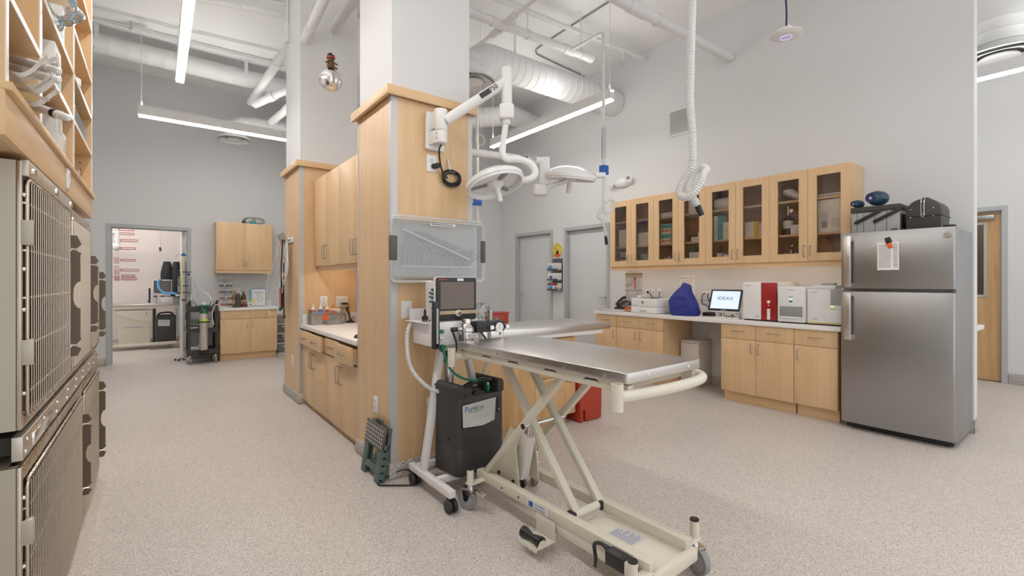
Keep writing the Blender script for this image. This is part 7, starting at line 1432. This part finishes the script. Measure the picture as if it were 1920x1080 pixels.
# ------------------------------------------------------------------ next room seen through the doorway
t = thing('lift_exam_table', 'cream lift exam table with steel top in the next room', 'exam table', (-.45, 11.3, 0)); MB().box(-1.15, .36, 11.0, 11.55, .815, .85).build('tabletop', 'steel_x', t, .004); b = MB(); b.box(-1.1, .33, 11.02, 11.06, .76, .815); b.box(-1.1, .33, 11.49, 11.53, .76, .815); b.build('top_frame', 'cream', t)
b = MB(); b.prism([(-.55, .12), (-.10, .12), (-.08, .62), (-.08, .735), (-.62, .735), (-.58, .60)], 11.06, 11.40, plane='xz'); sk = b.build('lift_column', 'cream', t, .004); b = MB(); b.prism([(-.60, .735), (-.08, .735), (-.08, .52), (-.22, .52), (-.56, .66)], 11.035, 11.059, plane='xz'); b.build('skirt_panel', 'cream_light', sk, .003)
text('Olympic Veterinary', .035, 'ink_blue', sk, (-.34, 11.0585, .42), FACE_NY); MB().box(-.155, -.145, 11.03, 11.036, .64, .70).build('slot', 'dark_grey', sk)
b = MB(); b.box(-1.1, .30, 11.03, 11.09, .07, .12); b.box(-1.1, .30, 11.40, 11.46, .07, .12); b.build('base_frame', 'cream_light', t, .004); MB().box(-.06, -.01, 11.1, 11.16, .12, .76).build('guide_post', 'black', t)
for x in (-1.05, .20):
    for y in (11.06, 11.43): caster(t, x, y, .07, .03, .025, .3, 'rubber_grey', 'grey_plastic', 'chrome', False)
t = thing('oxygen_concentrator', 'black oxygen concentrator under the next room table', 'oxygen concentrator', (.13, 11.22, .122)); MB().box(-.005, .30, 11.09, 11.40, .125, .62).build('case', 'charcoal', t, .03, 3); MB().tube(smooth_path([(.02, 11.2, .62), (.06, 11.2, .66), (.2, 11.2, .67), (.26, 11.2, .63)], 4), .015, 10).build('carry_handle', 'black', t); pl = MB().prism([(.02, .42), (.20, .41), (.205, .53), (.025, .54)], 11.083, 11.089, plane='xz').build('label_plate', 'paper_grey', t); text('Pureline', .03, 'ink_blue', pl, (.11, 11.0825, .505), FACE_NY)
t = thing('patient_monitor', 'pale framed patient monitor on the next room table', 'monitor', (.08, 11.3, .85)); MB().box(-.06, .24, 11.28, 11.42, 1.02, 1.30).build('case', 'white_plastic', t, .01); MB().box(-.045, .225, 11.272, 11.28, 1.045, 1.285).build('bezel', 'dark_grey', t); MB().box(-.025, .205, 11.268, 11.272, 1.065, 1.265).build('screen', 'screen_off', t); MB().box(-.04, .22, 11.27, 11.45, .99, 1.02).build('foot', 'white_plastic', t); MB().box(.06, .12, 11.33, 11.39, .85, .99).build('stem', 'dark_grey', t)
t = thing('anaesthesia_machine', 'small anaesthesia machine with bottles on the next room table', 'medical device', (.1, 11.15, .85)); MB().box(.06, .25, 11.08, 11.2, .851, .97).build('box', 'offwhite', t, .006); MB().cyl((-.02, 11.12, .851), (-.02, 11.12, .97), .035, 16).build('bottle', 'alu', t); MB().cyl((-.02, 11.12, .97), (-.02, 11.12, 1.0), .03, 14).build('bottle_cap', 'purple', t); MB().box(-.12, -.09, 11.1, 11.13, .86, 1.14).build('flowmeter', 'black', t); MB().cyl((-.12, 11.09, .90), (-.12, 11.06, .90), .02, 12).build('knob', 'green', t)
P, R = corrugated([(.07, 11.22, 1.30), (.03, 11.18, 1.28), (.03, 11.15, 1.16), (.10, 11.10, 1.06), (.24, 11.08, 1.04), (.30, 11.08, 1.03)], .02, .02, 10, .06); MB().tube(P, R, 10).build('blue_hose', 'light_blue', t); MB().sph((.31, 11.08, 1.02), .03, 12).build('face_mask', 'teal', t)
MB().tube(smooth_path([(.31, 11.08, 1.0), (.32, 11.08, .8), (.30, 11.1, .5), (.34, 11.1, .2)], 5), .006, 8).build('green_line', 'teal', t)
t = thing('cart_frame', 'white A-frame cart under the next room monitor', 'cart', (.3, 11.3, 0)); MB().beam((.28, 11.22, .76), (.42, 11.22, .13), .04, .04, (0, 1, 0)).build('leg', 'white_metal', t); MB().box(.10, .48, 11.47, 11.51, .07, .11).build('foot_bar', 'white_metal', t); MB().box(.36, .44, 11.15, 11.5, .08, .13).build('foot_bar', 'white_metal', t); MB().sph((.42, 11.16, .045), .045, 12).build('wheel', 'black', t)
MB().tube(smooth_path([(.45, 11.2, .3), (.55, 11.2, .25), (.56, 11.1, .06), (.40, 10.95, .008), (.10, 10.9, .008), (-.10, 10.92, .008)], 6), .006, 8).build('cable', 'black', t)
t = thing('hanger_rail', 'white rail with hanging lead aprons in the next room', 'hook rail', (.45, 12.08, 1.5)); MB().box(.08, .98, 12.085, 12.099, 1.62, 1.70).build('rail', 'white_plastic', t)
for k, (x, w, z0, m_, lab) in enumerate(((.17, .10, .98, 'black', 'leftmost black protective apron hanging in the next room'), (.33, .09, .95, 'black', 'second black protective apron hanging in the next room'), (.50, .08, .45, 'charcoal', 'long dark apron with cream edging in the next room'), (.66, .09, .35, 'black', 'longest black apron hanging nearest the open door'))):
    q = thing('lead_apron', lab, 'apron', (x, 12.0, z0), group='aprons on the next room rail')
    def ap(u, v, x=x, w=w, z0=z0): a = 2*pi*u; s = .55+.45*min(1, (1-v)*3); return (x+w*s*cos(a)*(1+.12*sin(4*a)), 12.02+.06*s*sin(a), z0+(1.68-z0)*v)
    MB().grid(ap, 18, 10, closed_u=True).build('apron_cloth', m_, q)
    if k in (2, 3): MB().tube([(x-w*.9, 11.955, 1.6), (x-w, 11.95, 1.2), (x-w*.9, 11.95, z0+.2)], .012, 6).build('edging', 'pale_yellow', q)
t = thing('hanging_hose', 'white hose hanging from the ceiling in the next room', 'hose', (.05, 11.6, 1.9)); MB().tube([(.02, 11.8, 3.2), (.03, 11.8, 2.4), (.055, 11.8, 1.95)], .016, 10).build('hose_run', 'white_plastic', t); MB().cyl((.055, 11.8, 1.96), (.06, 11.8, 1.88), .018, 10).build('hose_end', 'black', t)
wall_plate('power_outlet', 'white plate on the next room wall above the table', (-.72, 12.0995, 1.05), FACE_NY, .10, .14, 'jack')
t = thing('swing_lamp', 'white lamp arm joint at the upper left of the next room', 'lamp', (-.62, 11.6, 2.0)); MB().cyl((-1.2, 11.6, 2.17), (-.60, 11.6, 2.20), .035, 14).build('arm', 'white_plastic', t); MB().cyl((-.60, 11.6, 2.24), (-.60, 11.6, 1.95), .04, 16).build('joint', 'white_plastic', t); MB().sph((-.62, 11.6, 1.93), .075, 16).build('joint_ball', 'white_plastic', t); MB().cyl((-1.2, 11.6, 1.90), (-.62, 11.6, 1.93), .035, 14).build('arm', 'white_plastic', t)
# decal chart on the next room wall
t = thing('decal_chart', 'red and white label chart decals on the next room wall', 'wall decal', (-.6, 12.098, 1.1)); YW = 12.0985
def pill(x, z, w, h, fill): 
    MB().prism(rrect(x-w/2, x+w/2, z-h/2, z+h/2, h*.48, 4), YW-.0006, YW, plane='xz').build('pill', 'decal_red', t)
    MB().prism(rrect(x-w/2+.012, x+w/2-.012, z-h*.22, z+h*.22, h*.2, 3), YW-.0010, YW-.0006, plane='xz').build('pill_print', 'paper', t)
for (x, z, w) in [(-0.481, 2.308, 0.246), (-0.473, 2.222, 0.235), (-0.44, 2.09, 0.28), (-0.456, 1.929, 0.246), (-0.452, 1.693, 0.246), (-0.432, 1.495, 0.302), (-0.448, 1.377, 0.213), (-0.44, 1.318, 0.246)]: pill(x, z, w, .048, 1)
for (x, z) in [(-0.64, 2.334), (-0.639, 2.218), (-0.638, 2.165), (-0.637, 2.059), (-0.636, 2.0), (-0.635, 1.948), (-0.634, 1.895), (-0.633, 1.725), (-0.632, 1.683), (-0.631, 1.64), (-0.631, 1.561), (-0.63, 1.508), (-0.629, 1.468), (-0.628, 1.428), (-0.627, 1.365), (-0.626, 1.328), (-0.625, 1.296)]: pill(x, z, .075, .03, 0)
b = MB()
for (xa, za, xb, zb) in [(-0.604, 2.06, -0.547, 2.085), (-0.604, 2.002, -0.547, 2.085), (-0.604, 1.949, -0.547, 1.925), (-0.604, 1.896, -0.547, 1.925), (-0.604, 1.726, -0.547, 1.69), (-0.604, 1.683, -0.547, 1.69), (-0.604, 1.641, -0.547, 1.69), (-0.604, 1.561, -0.547, 1.493), (-0.604, 1.508, -0.547, 1.493), (-0.604, 1.468, -0.547, 1.493), (-0.604, 1.429, -0.547, 1.493), (-0.604, 1.365, -0.547, 1.376), (-0.604, 1.328, -0.547, 1.317), (-0.604, 1.296, -0.547, 1.317)]: b.beam((xa, YW, za), (xb, YW, zb), .004, .004)
b.build('leader_lines', 'ink_grey', t)
flush_texts()
